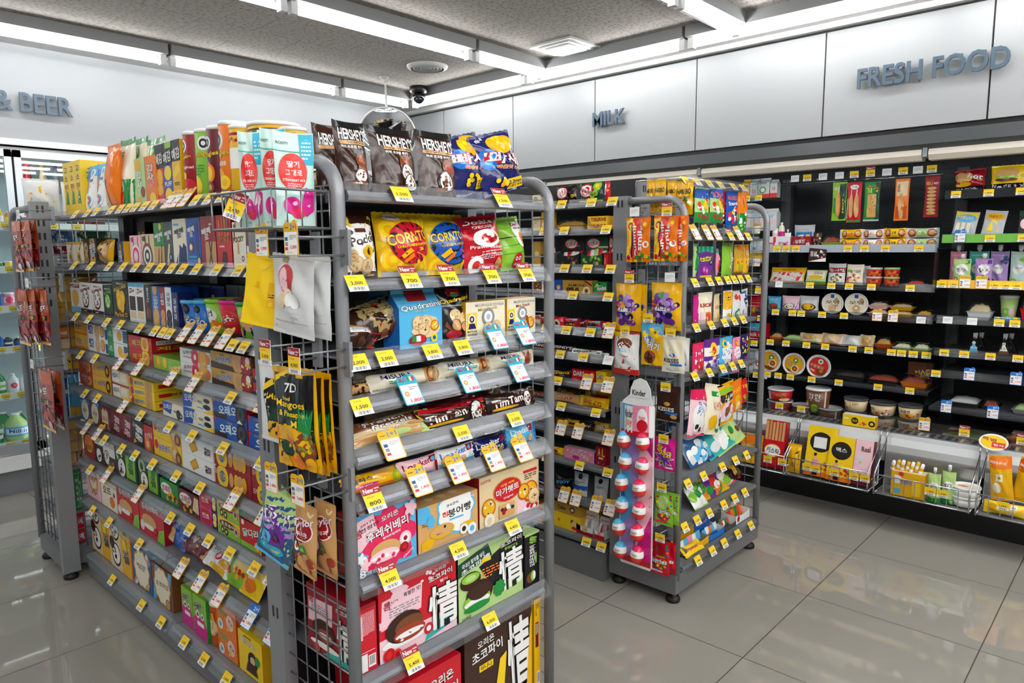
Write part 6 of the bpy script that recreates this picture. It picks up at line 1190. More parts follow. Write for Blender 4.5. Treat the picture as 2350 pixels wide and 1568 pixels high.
row('on sixth tier '+CH, 'X', 2.405, .974, '''
1217 1262 788 bar dk d=.02 t=20 sl=k ~~ chocolate ~ dark bar with silver capitals, left of two, ~ r 0 0 1 .24 bm;t .5 .6 .9 .5 w k 0 HERSHEY
1264 1316 792 bar dk d=.02 t=20 sl=k ~~ chocolate ~ dark bar with silver capitals, right of two, ~ r 0 0 1 .2 bm;t .5 .6 .9 .5 w k 0 HERSHEY'S
1316 1379 802 bar w d=.02 t=20 f=-.005 ~~ chocolate ~ white chocolate bar with green swirl, left, ~ p g 0 .1 .3 .2 .2 .5 0 .5;p g .7 .2 1 .3 1 .6 .8 .5;t .45 .5 .6 .6 k - 8 Dove;e .8 .75 .1 .16 tn
1380 1432 812 bar w d=.02 t=20 f=-.005 ~~ chocolate ~ white chocolate bar, right end, ~ t .45 .5 .6 .6 k - 8 Dove
''')
row('on seventh tier '+CH, 'X', 2.405, .857, '''
1222 1258 842 box rd d=.05 ~ chocolate_box ~ chocolate ~ dark red chocolate box seen through the mesh ~ r 0 0 1 .3 bd
1266 1311 848 bar dk d=.02 t=14 ~~ chocolate ~ grey milk chocolate slab with gold script ~ t .55 .62 .8 .5 yd k 6 Ghana;l .5 .2 .9 1 .06 w
1312 1367 850 box r d=.06 sd=rd tp=rd ~ chocolate_box ~ chocolate ~ red chocolate block box ~ t .3 .62 .46 .46 w rd 0 DARS;p bd .75 .3 .95 .5 .9 .7 .7 .5
1368 1418 856 box y d=.06 sd=yd tp=y ~ chocolate_box ~ chocolate ~ pale yellow chocolate block box ~ t .4 .55 .6 .44 b y 0 DARS;l .1 .88 .8 1 .04 bd
''')
row('on eighth tier '+CH, 'X', 2.405, .747, '''
1222 1262 898 bar bm d=.025 t=14 ~~ chocolate ~ tan and red caramel bar seen through mesh ~ t .5 .5 .7 .4 rd w 0 TWIX;e .1 .5 .1 .3 yd
1270 1332 902 bar wf d=.025 t=14 ~~ chocolate ~ tan caramel bar with red capitals ~ t .5 .5 .6 .46 r w 0 TWIX
1333 1420 912 bar yd d=.025 t=14 f=-.004 ~~ chocolate ~ yellow peanut bar with red letters ~ t .5 .42 .66 .44 rd y -6 BIG BIG;r 0 0 .1 1 y
''')
row('behind on eighth tier '+CH, 'X', 2.46, .747, '''
1345 1418 890 bar yd n=1 d=.025 t=10 ~~ chocolate ~ yellow peanut bar, back row, ~ r .2 .3 .8 .6 rd
1280 1330 888 bar bm d=.025 t=10 ~~ chocolate ~ brown caramel bar, back row, ~ r .2 .3 .8 .6 wf
''')
row('on ninth tier '+CH, 'X', 2.42, .637, '''
1222 1262 950 bar rd d=.02 k=2 t=14 ~~ chocolate ~ small red chocolate bar ~ t .5 .5 .7 .4 yd - 0 bar
1278 1302 958 bar bm d=.02 t=14 ~~ chocolate ~ brown bar with red stripe ~ r .2 .3 .8 .6 r
1303 1328 962 bar yd d=.02 t=14 ~~ chocolate ~ yellow-gold nougat bar ~ r .2 .3 .8 .6 bd
1329 1362 968 bar bd d=.02 t=14 ~~ chocolate ~ dark brown bar with white letters ~ t .5 .5 .7 .4 w - 0 Crunky
1366 1412 970 bar gd d=.025 t=14 ~~ chocolate ~ golden candy bar with white script ~ t .5 .5 .7 .5 w k 8 Charm
''')
row('on tenth tier '+CH, 'X', 2.405, .503, '''
1222 1256 1018 bar y d=.02 t=14 ~~ sweets ~ yellow sweets pack with blue sweet ~ e .5 .5 .3 .3 b;c .3 .6 .1 w
1257 1293 1024 bar y d=.02 t=14 ~~ sweets ~ yellow sweets pack with red sweet ~ e .5 .4 .26 .26 r;t .5 .8 .6 .2 bd - 0 Peanut
1294 1365 1032 box p d=.04 sd=v tp=lp ~ sweet_box ~ sweets ~ flat pink mini sweets box ~ d .5 .7 .45 .25 16 .02 w 3;t .5 .52 .5 .34 w m -8 미니벨;e .4 .22 .12 .16 mg;k .78 .32 .07 wf
1367 1420 1030 box rd d=.05 ~ sweet_box ~ sweets ~ dark red box with yellow capital ~ t .35 .7 .3 .4 y - 0 A;t .8 .7 .3 .4 y - 0 L;r .3 .34 .8 .44 be;d .5 .15 .4 .12 12 .06 gr,dk,bm 2
''')
row('on eleventh tier '+CH, 'X', 2.41, .338, '''
1222 1262 1100 bag n d=.03 t=10 ~~ sweets ~ navy and brown sweets bag seen through mesh ~ t .5 .6 .8 .3 w - 0 ENJOY;d .5 .3 .4 .2 8 .08 bm,tn 2
1276 1318 1090 bag k d=.03 t=10 ~~ sweets ~ black sweets bag with blue letters ~ t .45 .55 .8 .24 lb - 10 ENJOY;d .5 .2 .4 .1 8 .08 bm,dr 2
1317 1350 1084 pou sv d=.03 t=6 ~~ sweets ~ silver pouch with black emblem and blue band ~ c .5 .84 .16 k;r 0 .25 1 .45 b;l .2 .6 .8 2 .03 dr
1363 1402 1096 pou sv d=.03 t=6 ~~ sweets ~ silver pouch with small dark emblem ~ c .5 .84 .14 k;p bd 0 0 1 0 1 .4 0 .5;l .2 .6 .8 2 .03 dr
''')
row('on bottom tier '+CH, 'X', 2.405, .172, '''
1222 1262 1160 box yd n=2 d=.12 sd=yd tp=yd ~ pie_box ~ snack box ~ yellow snack box seen through mesh ~ c .5 .5 .2 o
1270 1333 1170 box gd n=1 d=.16 h=.045 z=.072 sd=gd tp=gd ~ cake_box ~ snack box ~ gold flat cake box, topmost ~ t .3 .5 .3 .4 bd - 0 Cake;c .7 .5 .1 bm w
1270 1333 1190 box y d=.16 h=.07 sd=yd tp=y ~ cake_box ~ snack box ~ yellow duck-printed cake box, undermost ~ c .2 .5 .05 o;c .7 .6 .06 bm;c .76 .5 .07 be;e .78 .2 .1 .1 r
1322 1362 1180 dsp w d=.08 fd=w.w.sv in=w ~ display_tray ~ sweets tray ~ white tray of chocolate milk bars, left, ~ r 0 0 1 .16 rd;k .5 .28 .16 wf|K: t .5 .8 .7 .1 rr - 0 kinder
1363 1402 1196 dsp w d=.08 fd=w.rr.sv in=w ~ display_tray ~ sweets tray ~ white and red tray of milk bars, right, ~ r 0 0 1 .22 r;k .5 .3 .16 wf|K: t .5 .8 .7 .1 rr - 0 kinder
''')

# ================================================================ goods hung on the mesh side of the sweets rack
W_ = 'on mesh side of sweets rack'
GU = 'r 0 0 .28 1 y;r .28 0 .62 1 rr;r .62 0 1 1 o;c .2 .82 .2 y r y;r .24 .1 .3 .9 n;t .42 .48 .2 .7 w r 92 gummi;t .62 .56 .2 .6 w r 88 smile;c .85 .4 .12 w o;t .86 .4 .1 .1 r - 90 x2;d .5 .1 .45 .08 14 .08 r,yd,g 3;c .8 .86 .14 o y'
GR = 'r 0 0 1 1 yd;d .5 .46 .4 .34 34 .12 v,vl,v,n 7;p g .1 .7 .3 .95 .5 .8 .4 .66;r .18 .42 .8 .5 w;t .5 .46 .56 .1 v w -8 JOO;c .12 .55 .12 mg k;t .12 .55 .16 .04 y - 0 튀는'
row(W_, 'X', 2.365, 1.4, '''
1437 1494 500 bag o b=602 d=.02 ~ gummy_bag ~ gummy bag ~ orange fruit gummy bag, left of two fronts, ~ %s
1500 1557 496 bag o b=600 d=.02 ~ gummy_bag ~ gummy bag ~ orange fruit gummy bag, right of two fronts, ~ %s
1415 1476 652 bag yd b=760 d=.04 ~ grape_bag ~ gummy bag ~ gold bag with purple grapes, left of two fronts, ~ %s
1497 1570 650 bag yd b=758 d=.04 ~ grape_bag ~ gummy bag ~ gold bag with purple grapes, right of two fronts, ~ %s
''' % (GU, GU, GR, GR))
row(W_, 'X', 2.395, 1.4, '''
1535 1580 496 bag o b=600 d=.015 ~ gummy_bag ~ gummy bag ~ orange fruit gummy bag behind the right one ~ %s
1442 1488 654 bag yd b=762 d=.02 ~ grape_bag ~ gummy bag ~ gold grape bag behind the left one ~ %s
''' % (GU, GR))
row(W_, 'X', 2.36, .9, '''
1408 1468 762 bag w b=860 d=.05 sl=rr ~ sweet_bag ~ sweets bag ~ white and red crispy egg sweets bag ~ r 0 0 1 .14 rr;p rr 0 .2 .2 .2 .3 .8 .1 1 0 1;e .5 .74 .3 .14 bm;e .5 .55 .36 .24 w;t .5 .6 .5 .09 lb - -4 Schoko/Bons;t .5 .46 .4 .06 r - 0 Crispy;p rr .35 .16 .5 .4 .9 .4 .7 .14;r 0 .9 .5 1 y;t .22 .95 .3 .06 rd - 6 NEW
1470 1523 742 poq yd b=838 d=.02 ~ seed_pouch ~ snack pouch ~ yellow sunflower seed pouch with blue top ~ r 0 .74 1 1 lb;s .65 .8 .26 12 y .2;c .65 .8 .1 yd bm;s .2 .74 .12 9 y .2;t .4 .6 .5 .2 w b -10 해바;t .6 .46 .5 .18 w b -10 라기;c .44 .2 .26 bm bd bm;d .44 .2 .22 .14 16 .05 bd,rb 3
1518 1572 772 qag cr b=856 d=.02 ~ sweet_bag ~ sweets bag ~ cream chocolate drops bag ~ p gd .08 .2 .5 .86 .92 .2;p cr .16 .24 .5 .78 .84 .24;e .5 .5 .14 .06 bl;t .45 .34 .7 .12 k - 0 KISSES;r .4 .2 .9 .26 bl;e .5 .1 .3 .05 wh
1507 1564 886 qag bd b=966 d=.02 ~ sweet_bag ~ sweets bag ~ dark brown chocolate drops bag ~ p gd .08 .2 .5 .86 .92 .2;p bd .16 .24 .5 .78 .84 .24;e .5 .5 .14 .06 gd;t .45 .34 .7 .12 w - 0 KISSES;r .4 .2 .9 .26 bl;e .76 .14 .14 .07 wf
1504 1556 1006 bag mg b=1080 d=.02 ~ sweet_bag ~ sweets bag ~ magenta sour sweets bag ~ s .5 .4 .34 9 w .4;s .5 .4 .3 9 v .4;t .3 .72 .3 .24 y k -10 짱;t .6 .54 .6 .24 y k -10 셔요;c .4 .24 .1 lg k;r .6 .08 .9 .14 w
1508 1553 1128 bag lg b=1206 d=.016 ~ sweet_bag ~ sweets bag ~ lime green candy bag, front one, ~ e .5 .7 .28 .2 gl;d .85 .6 .08 .3 8 .06 r,o,bl 3;d .15 .6 .08 .3 8 .06 r,y,v 4;t .5 .42 .8 .14 w k 0 Skittles;e .5 .26 .34 .1 r;d .5 .28 .34 .1 9 .06 y,g,b,o 3;r .1 .08 .7 .14 pk
1497 1548 1240 bag r b=1318 d=.016 ~ sweet_bag ~ sweets bag ~ red candy bag, front one, ~ e .5 .7 .28 .2 rd;d .85 .6 .08 .3 8 .06 g,o,bl 3;d .15 .6 .08 .3 8 .06 r,y,v 4;t .5 .42 .8 .14 w k 0 Skittles;t .6 .56 .4 .04 y - 0 ORIGINAL;d .5 .26 .4 .08 12 .06 y,g,b,o 3;r .1 .08 .7 .14 lp
''')
row(W_, 'X', 2.395, .9, '''
1532 1568 1132 bag lg b=1204 d=.012 ~ sweet_bag ~ sweets bag ~ lime green candy bag, rear one, ~ t .5 .42 .8 .14 w k 0 Skittles;d .8 .6 .1 .3 8 .06 r,o,bl 3
1522 1562 1244 bag r b=1314 d=.012 ~ sweet_bag ~ sweets bag ~ red candy bag, rear one, ~ t .5 .42 .8 .14 w k 0 Skittles
1545 1582 776 qag wh b=852 d=.012 ~ sweet_bag ~ sweets bag ~ pale chocolate drops bag behind the cream one ~ d .5 .2 .3 .15 8 .08 b,lb 3
''')
for px, py, cd_, tx in ((1459, 497, 'w', ''), (1533, 496, 'n', '2,000'), (1447, 649, 'n', '2,500'), (1540, 647, 'w', ''), (1437, 768, 'y', '1,300'), (1490, 740, 'y', '1,200'), (1541, 774, 'y', '2,000'), (1530, 898, 'y', '2,000'), (1525, 1017, 'y', '700'), (1521, 1128, 'y', '900'), (1517, 1243, 'y', '1,000')):
    y = along(px, 'y', x=2.34, z=height(py, 2.34, 1.45)); hook(EB, 2.42, y, height(py, 2.34, y), .075, cd_, tx)
# hanging card of wrapped chocolate eggs
yl, yr = along(1424, 'y', x=2.345, z=.6), along(1500, 'y', x=2.345, z=.6); yc = (yl+yr)/2; CWd = yl-yr; zb_, zt_ = height(1300, 2.345, yc), height(868, 2.345, yc); CHt = zt_-zb_
o = empty('egg_display_card', (2.345, yc, zb_), (0, 0, -pi/2)); tag(o, 'tall pink and blue printed card of chocolate eggs hung on the sweets rack', 'display card')
mb = MB(); pts = [(.06, 0), (.94, 0), (1, .02), (1, .86), (.92, .88), (.86, .95), (.74, .99), (.55, 1), (.38, .985), (.3, .95), (.26, .91), (.08, .88), (0, .86), (0, .02)]
mb.prism([((x-.5)*CWd, y*CHt) for x, y in pts], lambda p, q: (p, .004, q), lambda p, q: (p, 0, q), M('w'))
art(mb, 'r .03 .03 .97 .7 vl;p mg .4 .03 .97 .03 .97 .7 .7 .7;p lp .5 .1 .97 .3 .97 .6 .6 .68;p lb .03 .2 .03 .5 .3 .5 .4 .3;p bl .03 .25 .2 .3 .14 .4 .03 .42;p r .03 .015 .97 .015 .97 .04 .7 .05 .5 .035 .3 .05 .03 .03;d .5 .36 .08 .3 12 .022 g,bm,bl,o 4;d .92 .36 .04 .3 8 .02 v,o,bm 5', lambda u, v, h: ((u-.5)*CWd, -h, v*CHt), CWd, CHt)
mb.obj('printed_card', o)
mb = MB(); bh = CHt*.16
def BS(u, v, h): return ((u-.5)*CWd*1.02, -.004-(.03+h)*sin(pi*min(1, max(0, u)))**.6, CHt*.71+v*bh)
mb.grid(lambda i, j: BS(i, j, 0), 14, 4, M('w')); art(mb, 'r 0 .14 .5 1 lb;r .5 .14 1 1 p;r 0 0 1 .16 r;r .24 .1 .5 .95 w;t .38 .7 .24 .26 k - 0 Kinder;t .38 .4 .22 .3 o - 0 Joy;e .75 .55 .13 .36 w;e .75 .36 .13 .2 r;t .75 .62 .16 .12 rr - 0 Kinder', BS, CWd, bh, curved=True)
mb.obj('header_pocket', o)
mb = MB(); e = .002
mb.add([((u-.5)*CWd*.5+.007, -e, CHt*(.9)+v*CHt*.05) for u, v in ((0, 0), (1, 0), (1, 1), (0, 1))], [(0, 1, 2, 3)], M('w')); art(mb, 't .5 .5 .8 .6 k - 0 Kinder', lambda u, v, h: ((u-.5)*CWd*.5+.007, -e-h, CHt*.9+v*CHt*.05), CWd*.5, CHt*.05); mb.obj('top_sign', o)
def make_egg(top):
    mb = MB(); R = .0275; H = .074
    def rz(t): return (max(.0004, R*(max(0, 1-(2*t-1)**2))**.5*(1.1-.2*t)), H*t)
    def band(t0, t1, m): mb.lathe([rz(t0+(t1-t0)*i/8) for i in range(9)], m, 18, cap=False)
    band(0, .42, M('rr', 'f')); band(.42, .76, M('w', 'f')); band(.76, 1, M(top, 'f'))
    ES = lambda u, v, h: ((u-.5)*.04, -(R*1.02+h)*cos((u-.5)*2.), H*(.38+v*.34)); art(mb, 't .5 .62 .7 .2 k - 0 Kinder;t .5 .32 .5 .26 o - 0 Joy;r .1 .02 .9 .1 lb', ES, .04, H*.45, 'f', h0=.001)
    return mb
protos = {}
names = ['topmost', 'second from top', 'third from top', 'third from bottom', 'second from bottom', 'lowest']
for col, tp, colname in (([(1433, 1030), (1433, 1078), (1429, 1128), (1427, 1178), (1424, 1230), (1425, 1280)], 'lb', 'blue'), ([(1476, 1036), (1472, 1090), (1470, 1142), (1467, 1192), (1467, 1243), (1464, 1292)], 'pk', 'pink')):
    for i, (px, py) in enumerate(col):
        y = along(px, 'y', x=2.32, z=.6); z = height(py, 2.32, y)
        if tp not in protos: protos[tp] = make_egg(tp).obj('chocolate_egg'); e_ = protos[tp]
        else: e_ = dup(protos[tp])
        e_.location = (2.319, y, z); e_.rotation_euler = (0, radians(6 if i % 2 else -5), -pi/2)
        tag(e_, '%s-topped wrapped chocolate egg, %s in its column on the printed card' % (colname, names[i]), 'chocolate egg', 'wrapped chocolate eggs on the hanging card')
# ================================================================ goods on the front of the sweets rack
SW = 'of sweets rack'
row('on top tier '+SW, 'Y', 1.415, 1.467, '''
1592 1626 432 bag gl b=512 d=.03 ~ jelly_bag ~ sweets bag ~ blue and green tropical jelly bag, left of two, ~ r 0 .7 1 1 b;p lb 0 .7 .5 .9 1 .7;r 0 0 1 .3 g;d .5 .5 .4 .2 16 .09 y,rr,w,lg 3;t .5 .16 .8 .12 r - -6 TROPICAL
1627 1658 432 bag gl b=512 d=.03 ~ jelly_bag ~ sweets bag ~ blue and green tropical jelly bag, right of two, ~ r 0 .7 1 1 b;t .5 .84 .8 .16 pk w 10 SOUR;r 0 0 1 .3 g;d .5 .5 .4 .2 16 .09 y,rr,w,lg 3;t .5 .16 .8 .12 r - -6 TROPICAL
1650 1668 438 bag r b=515 d=.02 f=.02 ~ jelly_bag ~ sweets bag ~ narrow red and yellow jelly bag ~ d .5 .4 .4 .3 14 .1 y,w,rr 3
1664 1690 440 bag b b=528 d=.03 ~ gummy_bag ~ gummy bag ~ blue star mix gummy bag ~ t .5 .84 .8 .1 r w 0 HARIBO;t .5 .7 .84 .1 w b 4 Starmix;d .5 .38 .4 .2 18 .09 w,rr,pk,y 3;c .85 .4 .16 y o;r 0 0 1 .1 gb
1691 1711 444 bag o b=535 d=.03 ~ sweets_bag ~ sweets bag ~ orange topped green jelly bag ~ r 0 0 1 .5 g;p g .3 .6 .7 .6 .5 .9;d .5 .3 .4 .24 14 .1 w,gl,dg 3
''', grp='hanging sweet bags on the top tier of the sweets rack')
row('hanging behind mesh side of sweets rack', 'X', 2.455, 1.467, '''
1483 1502 415 bag yd b=492 d=.02 k=1 ~ gummy_bag ~ gummy bag ~ gold bear gummy bag, leftmost of four, ~ t .5 .7 .86 .14 k - 0 HARIBO;d .5 .3 .4 .2 12 .09 rr,g,y,w 3
1500 1528 412 bag yd b=492 d=.02 ~ gummy_bag ~ gummy bag ~ gold bear gummy bag, second of four, ~ t .5 .7 .86 .14 k - 0 HARIBO;d .5 .3 .4 .2 12 .09 rr,g,y,w 3
1529 1552 416 bag yd b=492 d=.02 ~ gummy_bag ~ gummy bag ~ gold bear gummy bag, third of four, ~ t .5 .7 .86 .14 k - 0 HARIBO;d .5 .3 .4 .2 12 .09 rr,g,y,w 3
1550 1590 416 bag yd b=494 d=.02 ~ gummy_bag ~ gummy bag ~ gold bear gummy bag, rightmost of four, ~ t .5 .7 .86 .16 k - 0 HARIBO;t .5 .52 .7 .08 k - 0 GOLDBEARS;d .5 .3 .4 .2 14 .09 rr,g,y,w 3
''')
row('on second tier '+SW, 'Y', 1.415, 1.284, '''
1590 1600 560 bag gl b=636 d=.02 ~ sweets_bag ~ sweets bag ~ pale green sweets bag ~ r .2 .2 .8 .8 g
1601 1636 566 box v b=640 d=.012 ~ jelly_box ~ sweets bag ~ purple fruit jelly box with teal stripes ~ r 0 .8 1 1 tq;r .1 .8 .24 1 g;r .4 .8 .54 1 g;r .7 .8 .84 1 g;e .5 .78 .3 .06 v;t .5 .6 .86 .16 y g 4 Jelly/day;c .4 .28 .12 mg vl;c .58 .24 .12 mg vl;c .85 .5 .1 n vl;r .1 .04 .9 .1 y
1636 1654 572 bag p b=634 d=.02 a=20 ~ sweets_bag ~ sweets bag ~ pink sweets bag edge-on ~ e .5 .4 .3 .2 rr;r 0 .85 1 1 tq
1655 1680 558 bag lg b=636 d=.03 ~ sweets_bag ~ sweets bag ~ lime and violet candy bag ~ p v .4 0 .9 .1 .7 .9 .5 1;t .66 .5 .3 .5 w pk 84 Fruit
1683 1704 562 bag gd b=632 d=.025 ~ bottle_sweets ~ sweets bag ~ amber bottle-shaped sweets pack, left, ~ r 0 0 1 .1 bm;r .1 .16 .9 .55 yd;t .5 .42 .7 .14 rd y 0 비타;r .3 .84 .7 1 o;e .5 .3 .2 .1 lg
1704 1733 562 bag gd b=635 d=.025 ~ bottle_sweets ~ sweets bag ~ amber bottle-shaped sweets pack, right, ~ r 0 0 1 .1 v;r 0 .14 1 .58 yd;t .5 .46 .7 .13 b y 0 비타;t .6 .3 .7 .13 b y 0 파워;r .25 .86 .75 1 o;c .4 .74 .2 wf
''', grp='hanging sweet packs on the second tier of the sweets rack')
row('on third tier '+SW, 'Y', 1.41, 1.105, '''
1590 1602 678 bag mg b=760 d=.02 ~ sweets_bag ~ sweets bag ~ magenta sweets bag cut by the post ~ d .5 .4 .4 .2 6 .1 lp,w 3
1600 1634 672 qag cr b=758 d=.02 ~ sweets_bag ~ sweets bag ~ cream bag with red lettering and grapefruit ~ t .5 .68 .84 .1 rr dk 0 LEON;c .62 .3 .24 o rr lp;r .12 .2 .3 .5 lp
1633 1655 676 qag be b=756 d=.02 a=12 ~ sweets_bag ~ sweets bag ~ beige corn bag ~ t .4 .66 .6 .1 kh - 0 LEON;e .6 .3 .16 .2 yd
1658 1680 668 qag w b=744 d=.02 ~ sweets_bag ~ sweets bag ~ yellow and white smiling face bag ~ r 0 .46 1 1 yd;c .5 .8 .26 yd y;c .4 .82 .05 k;c .62 .82 .05 k;r .35 .74 .65 .76 k;c .4 .3 .1 y yd;c .7 .26 .1 y yd
1680 1700 668 qag wh b=742 d=.02 ~ sweets_bag ~ sweets bag ~ white bag with strawberries ~ c .3 .84 .16 rr;c .7 .8 .16 rr;c .5 .3 .3 g lp w
1698 1724 664 qag wh b=734 d=.02 lean=-6 ~ sweets_bag ~ sweets bag ~ white bag with blueberries ~ d .6 .66 .2 .2 12 .09 n,gb 3;r .1 .9 .8 .96 gb;c .3 .3 .14 vl
''', grp='hanging sweet packs on the third tier of the sweets rack')
row('on fourth tier '+SW, 'Y', 1.40, .915, '''
1588 1614 788 bag pk b=870 d=.025 ~ sweets_bag ~ sweets bag ~ glossy pink strawberry candy bag ~ t .5 .75 .8 .12 w mg 8 Jolli;t .5 .54 .8 .14 w rr 8 Kiss;d .5 .24 .4 .2 8 .16 lp,rr 3
1614 1652 778 bag v b=862 d=.025 ~ sweets_bag ~ sweets bag ~ violet and white jelly bean bag ~ r 0 .2 1 .8 w;c .5 .7 .24 y rr;r 0 .44 1 .56 v;t .5 .5 .6 .06 w - 0 BEANS;d .5 .3 .4 .1 12 .08 v,b,vl 3
1650 1680 774 bag lb b=862 d=.025 ~ sweets_bag ~ sweets bag ~ sky blue soda gummy bag ~ s .5 .6 .4 9 w .1;t .5 .64 .7 .2 bl w 0 ぷグミ;t .6 .42 .5 .08 n - 0 ソーダ;d .4 .2 .4 .1 10 .1 v,gb,vl 3;c .72 .2 .16 o rr;c .3 .86 .16 y bl
1680 1698 775 bag p b=856 d=.025 ~ sweets_bag ~ sweets bag ~ pink soda gummy bag ~ s .5 .6 .4 9 w .1;t .5 .6 .6 .2 pk w 0 グミ;d .5 .2 .4 .1 10 .12 pk,lg,p 3;c .4 .86 .2 o y
1696 1716 768 bag n b=838 d=.03 ~ sweets_bag ~ sweets bag ~ navy sour sweets bag with yellow letters ~ t .5 .56 .8 .3 y k 8 아이/셔요;d .5 .84 .4 .1 8 .1 v,y,rr 2;d .5 .16 .4 .1 8 .1 bl,mg 3
''', grp='hanging sweet packs on the fourth tier of the sweets rack')
row('on fifth tier '+SW, 'Y', 1.39, .70, '''
1576 1618 896 bag lp b=1002 d=.035 lean=8 sl=pk ~ sweets_bag ~ sweets bag ~ pink milk caramel bag with a cow ~ r 0 .8 1 1 pk;e .5 .45 .4 .3 w;t .55 .6 .5 .3 b - -10 말랑/카우;c .36 .22 .16 w k;c .55 .16 .08 k;c .8 .84 .1 rr
1604 1652 884 qag cr b=998 d=.035 lean=12 ~ sweets_bag ~ sweets bag ~ cream ginseng candy bag, slanting, ~ r .3 .78 .6 .88 g;r .34 .5 .8 .68 be;t .56 .6 .44 .14 rr w 4 홍삼/캔디;e .5 .26 .2 .16 yd;c .82 .7 .08 rr;d .82 .2 .1 .2 8 .06 w,g,k 3
1640 1685 880 bag yd b=975 d=.035 lean=-4 ~ sweets_bag ~ sweets bag ~ marshmallow bag with dark band ~ r 0 .58 1 .78 dk;t .5 .66 .9 .12 w k 8 Marshies;e .5 .32 .4 .22 lp;d .5 .3 .3 .2 10 .12 lp,w,bm 3;r 0 .8 1 .9 lg
1676 1704 872 bag o b=945 d=.03 lean=-6 ~ sweets_bag ~ sweets bag ~ orange and yellow citrus sweets bag ~ t .5 .74 .7 .14 y rr 6 HARO;e .4 .4 .16 .2 yd;c .5 .2 .2 y w y
1700 1731 866 bag r b=925 d=.035 lean=-10 ~ sweets_bag ~ sweets bag ~ bright red fruit sweets bag ~ t .5 .76 .6 .14 y rd -4 100;d .5 .4 .3 .24 8 .14 g,lg,o,rr 3
''', grp='large sweet bags on the fifth tier of the sweets rack')
row('on sixth tier '+SW, 'Y', 1.37, .495, '''
1555 1612 1012 bag gb t=35 h=.2 d=.04 lean=-2 z=.008 f=.02 ~ sweets_bag ~ sweets bag ~ pale blue peppermint bag ~ p lb 0 .5 1 .5 1 1 0 1;e .5 .66 .3 .1 w;d .5 .24 .42 .2 18 .1 w,wh,lb 3
1596 1656 1004 bag tq t=35 h=.235 d=.04 lean=-9 z=.014 f=.02 ~ sweets_bag ~ sweets bag ~ teal mint chew bag ~ r .0 .5 1 .9 cy;t .5 .66 .8 .16 w dg -4 Mytime;d .5 .3 .3 .16 5 .16 w,wh 3;c .3 .88 .12 rd
1616 1692 1000 bag gl t=35 h=.23 d=.045 lean=-9 z=.016 f=.02 ~ sweets_bag ~ sweets bag ~ green and brown mint chocolate bag ~ p bm 0 .5 1 .7 1 1 0 1;t .5 .66 .8 .18 w bd 0 초코/캔디;e .3 .86 .2 .08 bl;d .6 .3 .3 .1 4 .08 bm,g 3
1660 1722 992 bag y t=35 h=.225 d=.045 lean=-9 z=.016 f=.03 ~ sweets_bag ~ sweets bag ~ soft yellow butter candy bag ~ e .4 .74 .3 .14 bd;e .4 .74 .22 .1 bm;t .4 .74 .3 .06 w - 0 BUTTER;d .6 .3 .3 .14 9 .1 yd,be,lg 3
''', grp='leaning sweet bags on the sixth tier of the sweets rack')
row('on seventh tier '+SW, 'Y', 1.37, .319, '''
1574 1606 1152 bag w t=38 h=.13 d=.04 sl=lg ~ sweets_bag ~ sweets bag ~ white and green sweets bag by the post ~ r 0 .7 1 1 g;d .5 .4 .4 .3 10 .16 lg,w,g 3
1584 1652 1118 bag yd t=38 h=.155 d=.045 f=.02 ~ sweets_bag ~ sweets bag ~ yellow assorted candy bag ~ r 0 .6 1 1 yd;t .5 .78 .7 .2 k w -4 캔디믹스;d .5 .34 .42 .3 16 .1 v,o,w,rr,g 3
1634 1664 1118 bag cr t=38 h=.16 d=.035 lean=-6 z=.01 f=.03 sl=pk ~ sweets_bag ~ sweets bag ~ cream and pink sweets bag ~ t .5 .6 .8 .24 rr - 0 POP;e .5 .2 .3 .16 lg
1640 1682 1088 bag bd t=38 h=.16 d=.045 lean=-6 z=.02 f=.03 ~ sweets_bag ~ sweets bag ~ glossy dark brown toffee bag ~ d .5 .5 .42 .36 16 .1 yd,bm,k,gd 3;r .1 .7 .9 .84 m
1672 1698 1102 bag r t=38 h=.15 d=.04 lean=-6 z=.01 f=.04 ~ sweets_bag ~ sweets bag ~ red and brown sweets bag, right end, ~ d .5 .4 .4 .2 8 .12 yd,o,bd 3
''', grp='leaning sweet bags on the seventh tier of the sweets rack')
row('on bottom tier '+SW, 'Y', 1.375, .149, '''
1574 1628 1222 dsp yd d=.13 in=gr fd=w.lb.p ~ display_tray ~ sweets tray ~ yellow tray with violet stripes ~ r 0 .06 .6 .1 v;r 0 .16 .55 .2 v;r 0 .26 .5 .3 v;r 0 .36 .45 .4 v|K: t .5 .76 .6 .2 v w 6 Trolli
1628 1664 1200 dsp bl d=.13 in=wh fd=lb.w.o ~ display_tray ~ sweets tray ~ blue backed tray of gummies |K: t .5 .7 .6 .16 pk w 6 Trolli ~
1664 1690 1190 dsp dr d=.13 in=gr fd=g.rr.w ~ display_tray ~ sweets tray ~ grey open tray with green and red sweets ~
1688 1734 1148 dsp w d=.13 in=w fd=rr.o.g ~ display_tray ~ sweets tray ~ white tray printed with coloured beans ~ c .2 .25 .09 rd r|K: c .45 .76 .22 y rr y;t .45 .76 .3 .07 w - -30 Jelly;d .5 .6 .45 .3 8 .04 g,bl,y,pk 3
'''.replace('gummies |K:', 'gummies ~ |K:').replace(' Trolli ~', ' Trolli'))
row('lying at the corner of bottom tier '+SW, 'Y', 1.355, .15, '''
1568 1606 1310 bar y d=.02 h=.05 t=50 ~ sweets_bag ~ sweets bag ~ small pink and yellow sweets pack ~ p lp .1 .2 .9 .2 .8 .8 .2 .8;t .5 .5 .5 .3 rr - 0 sweet
''')

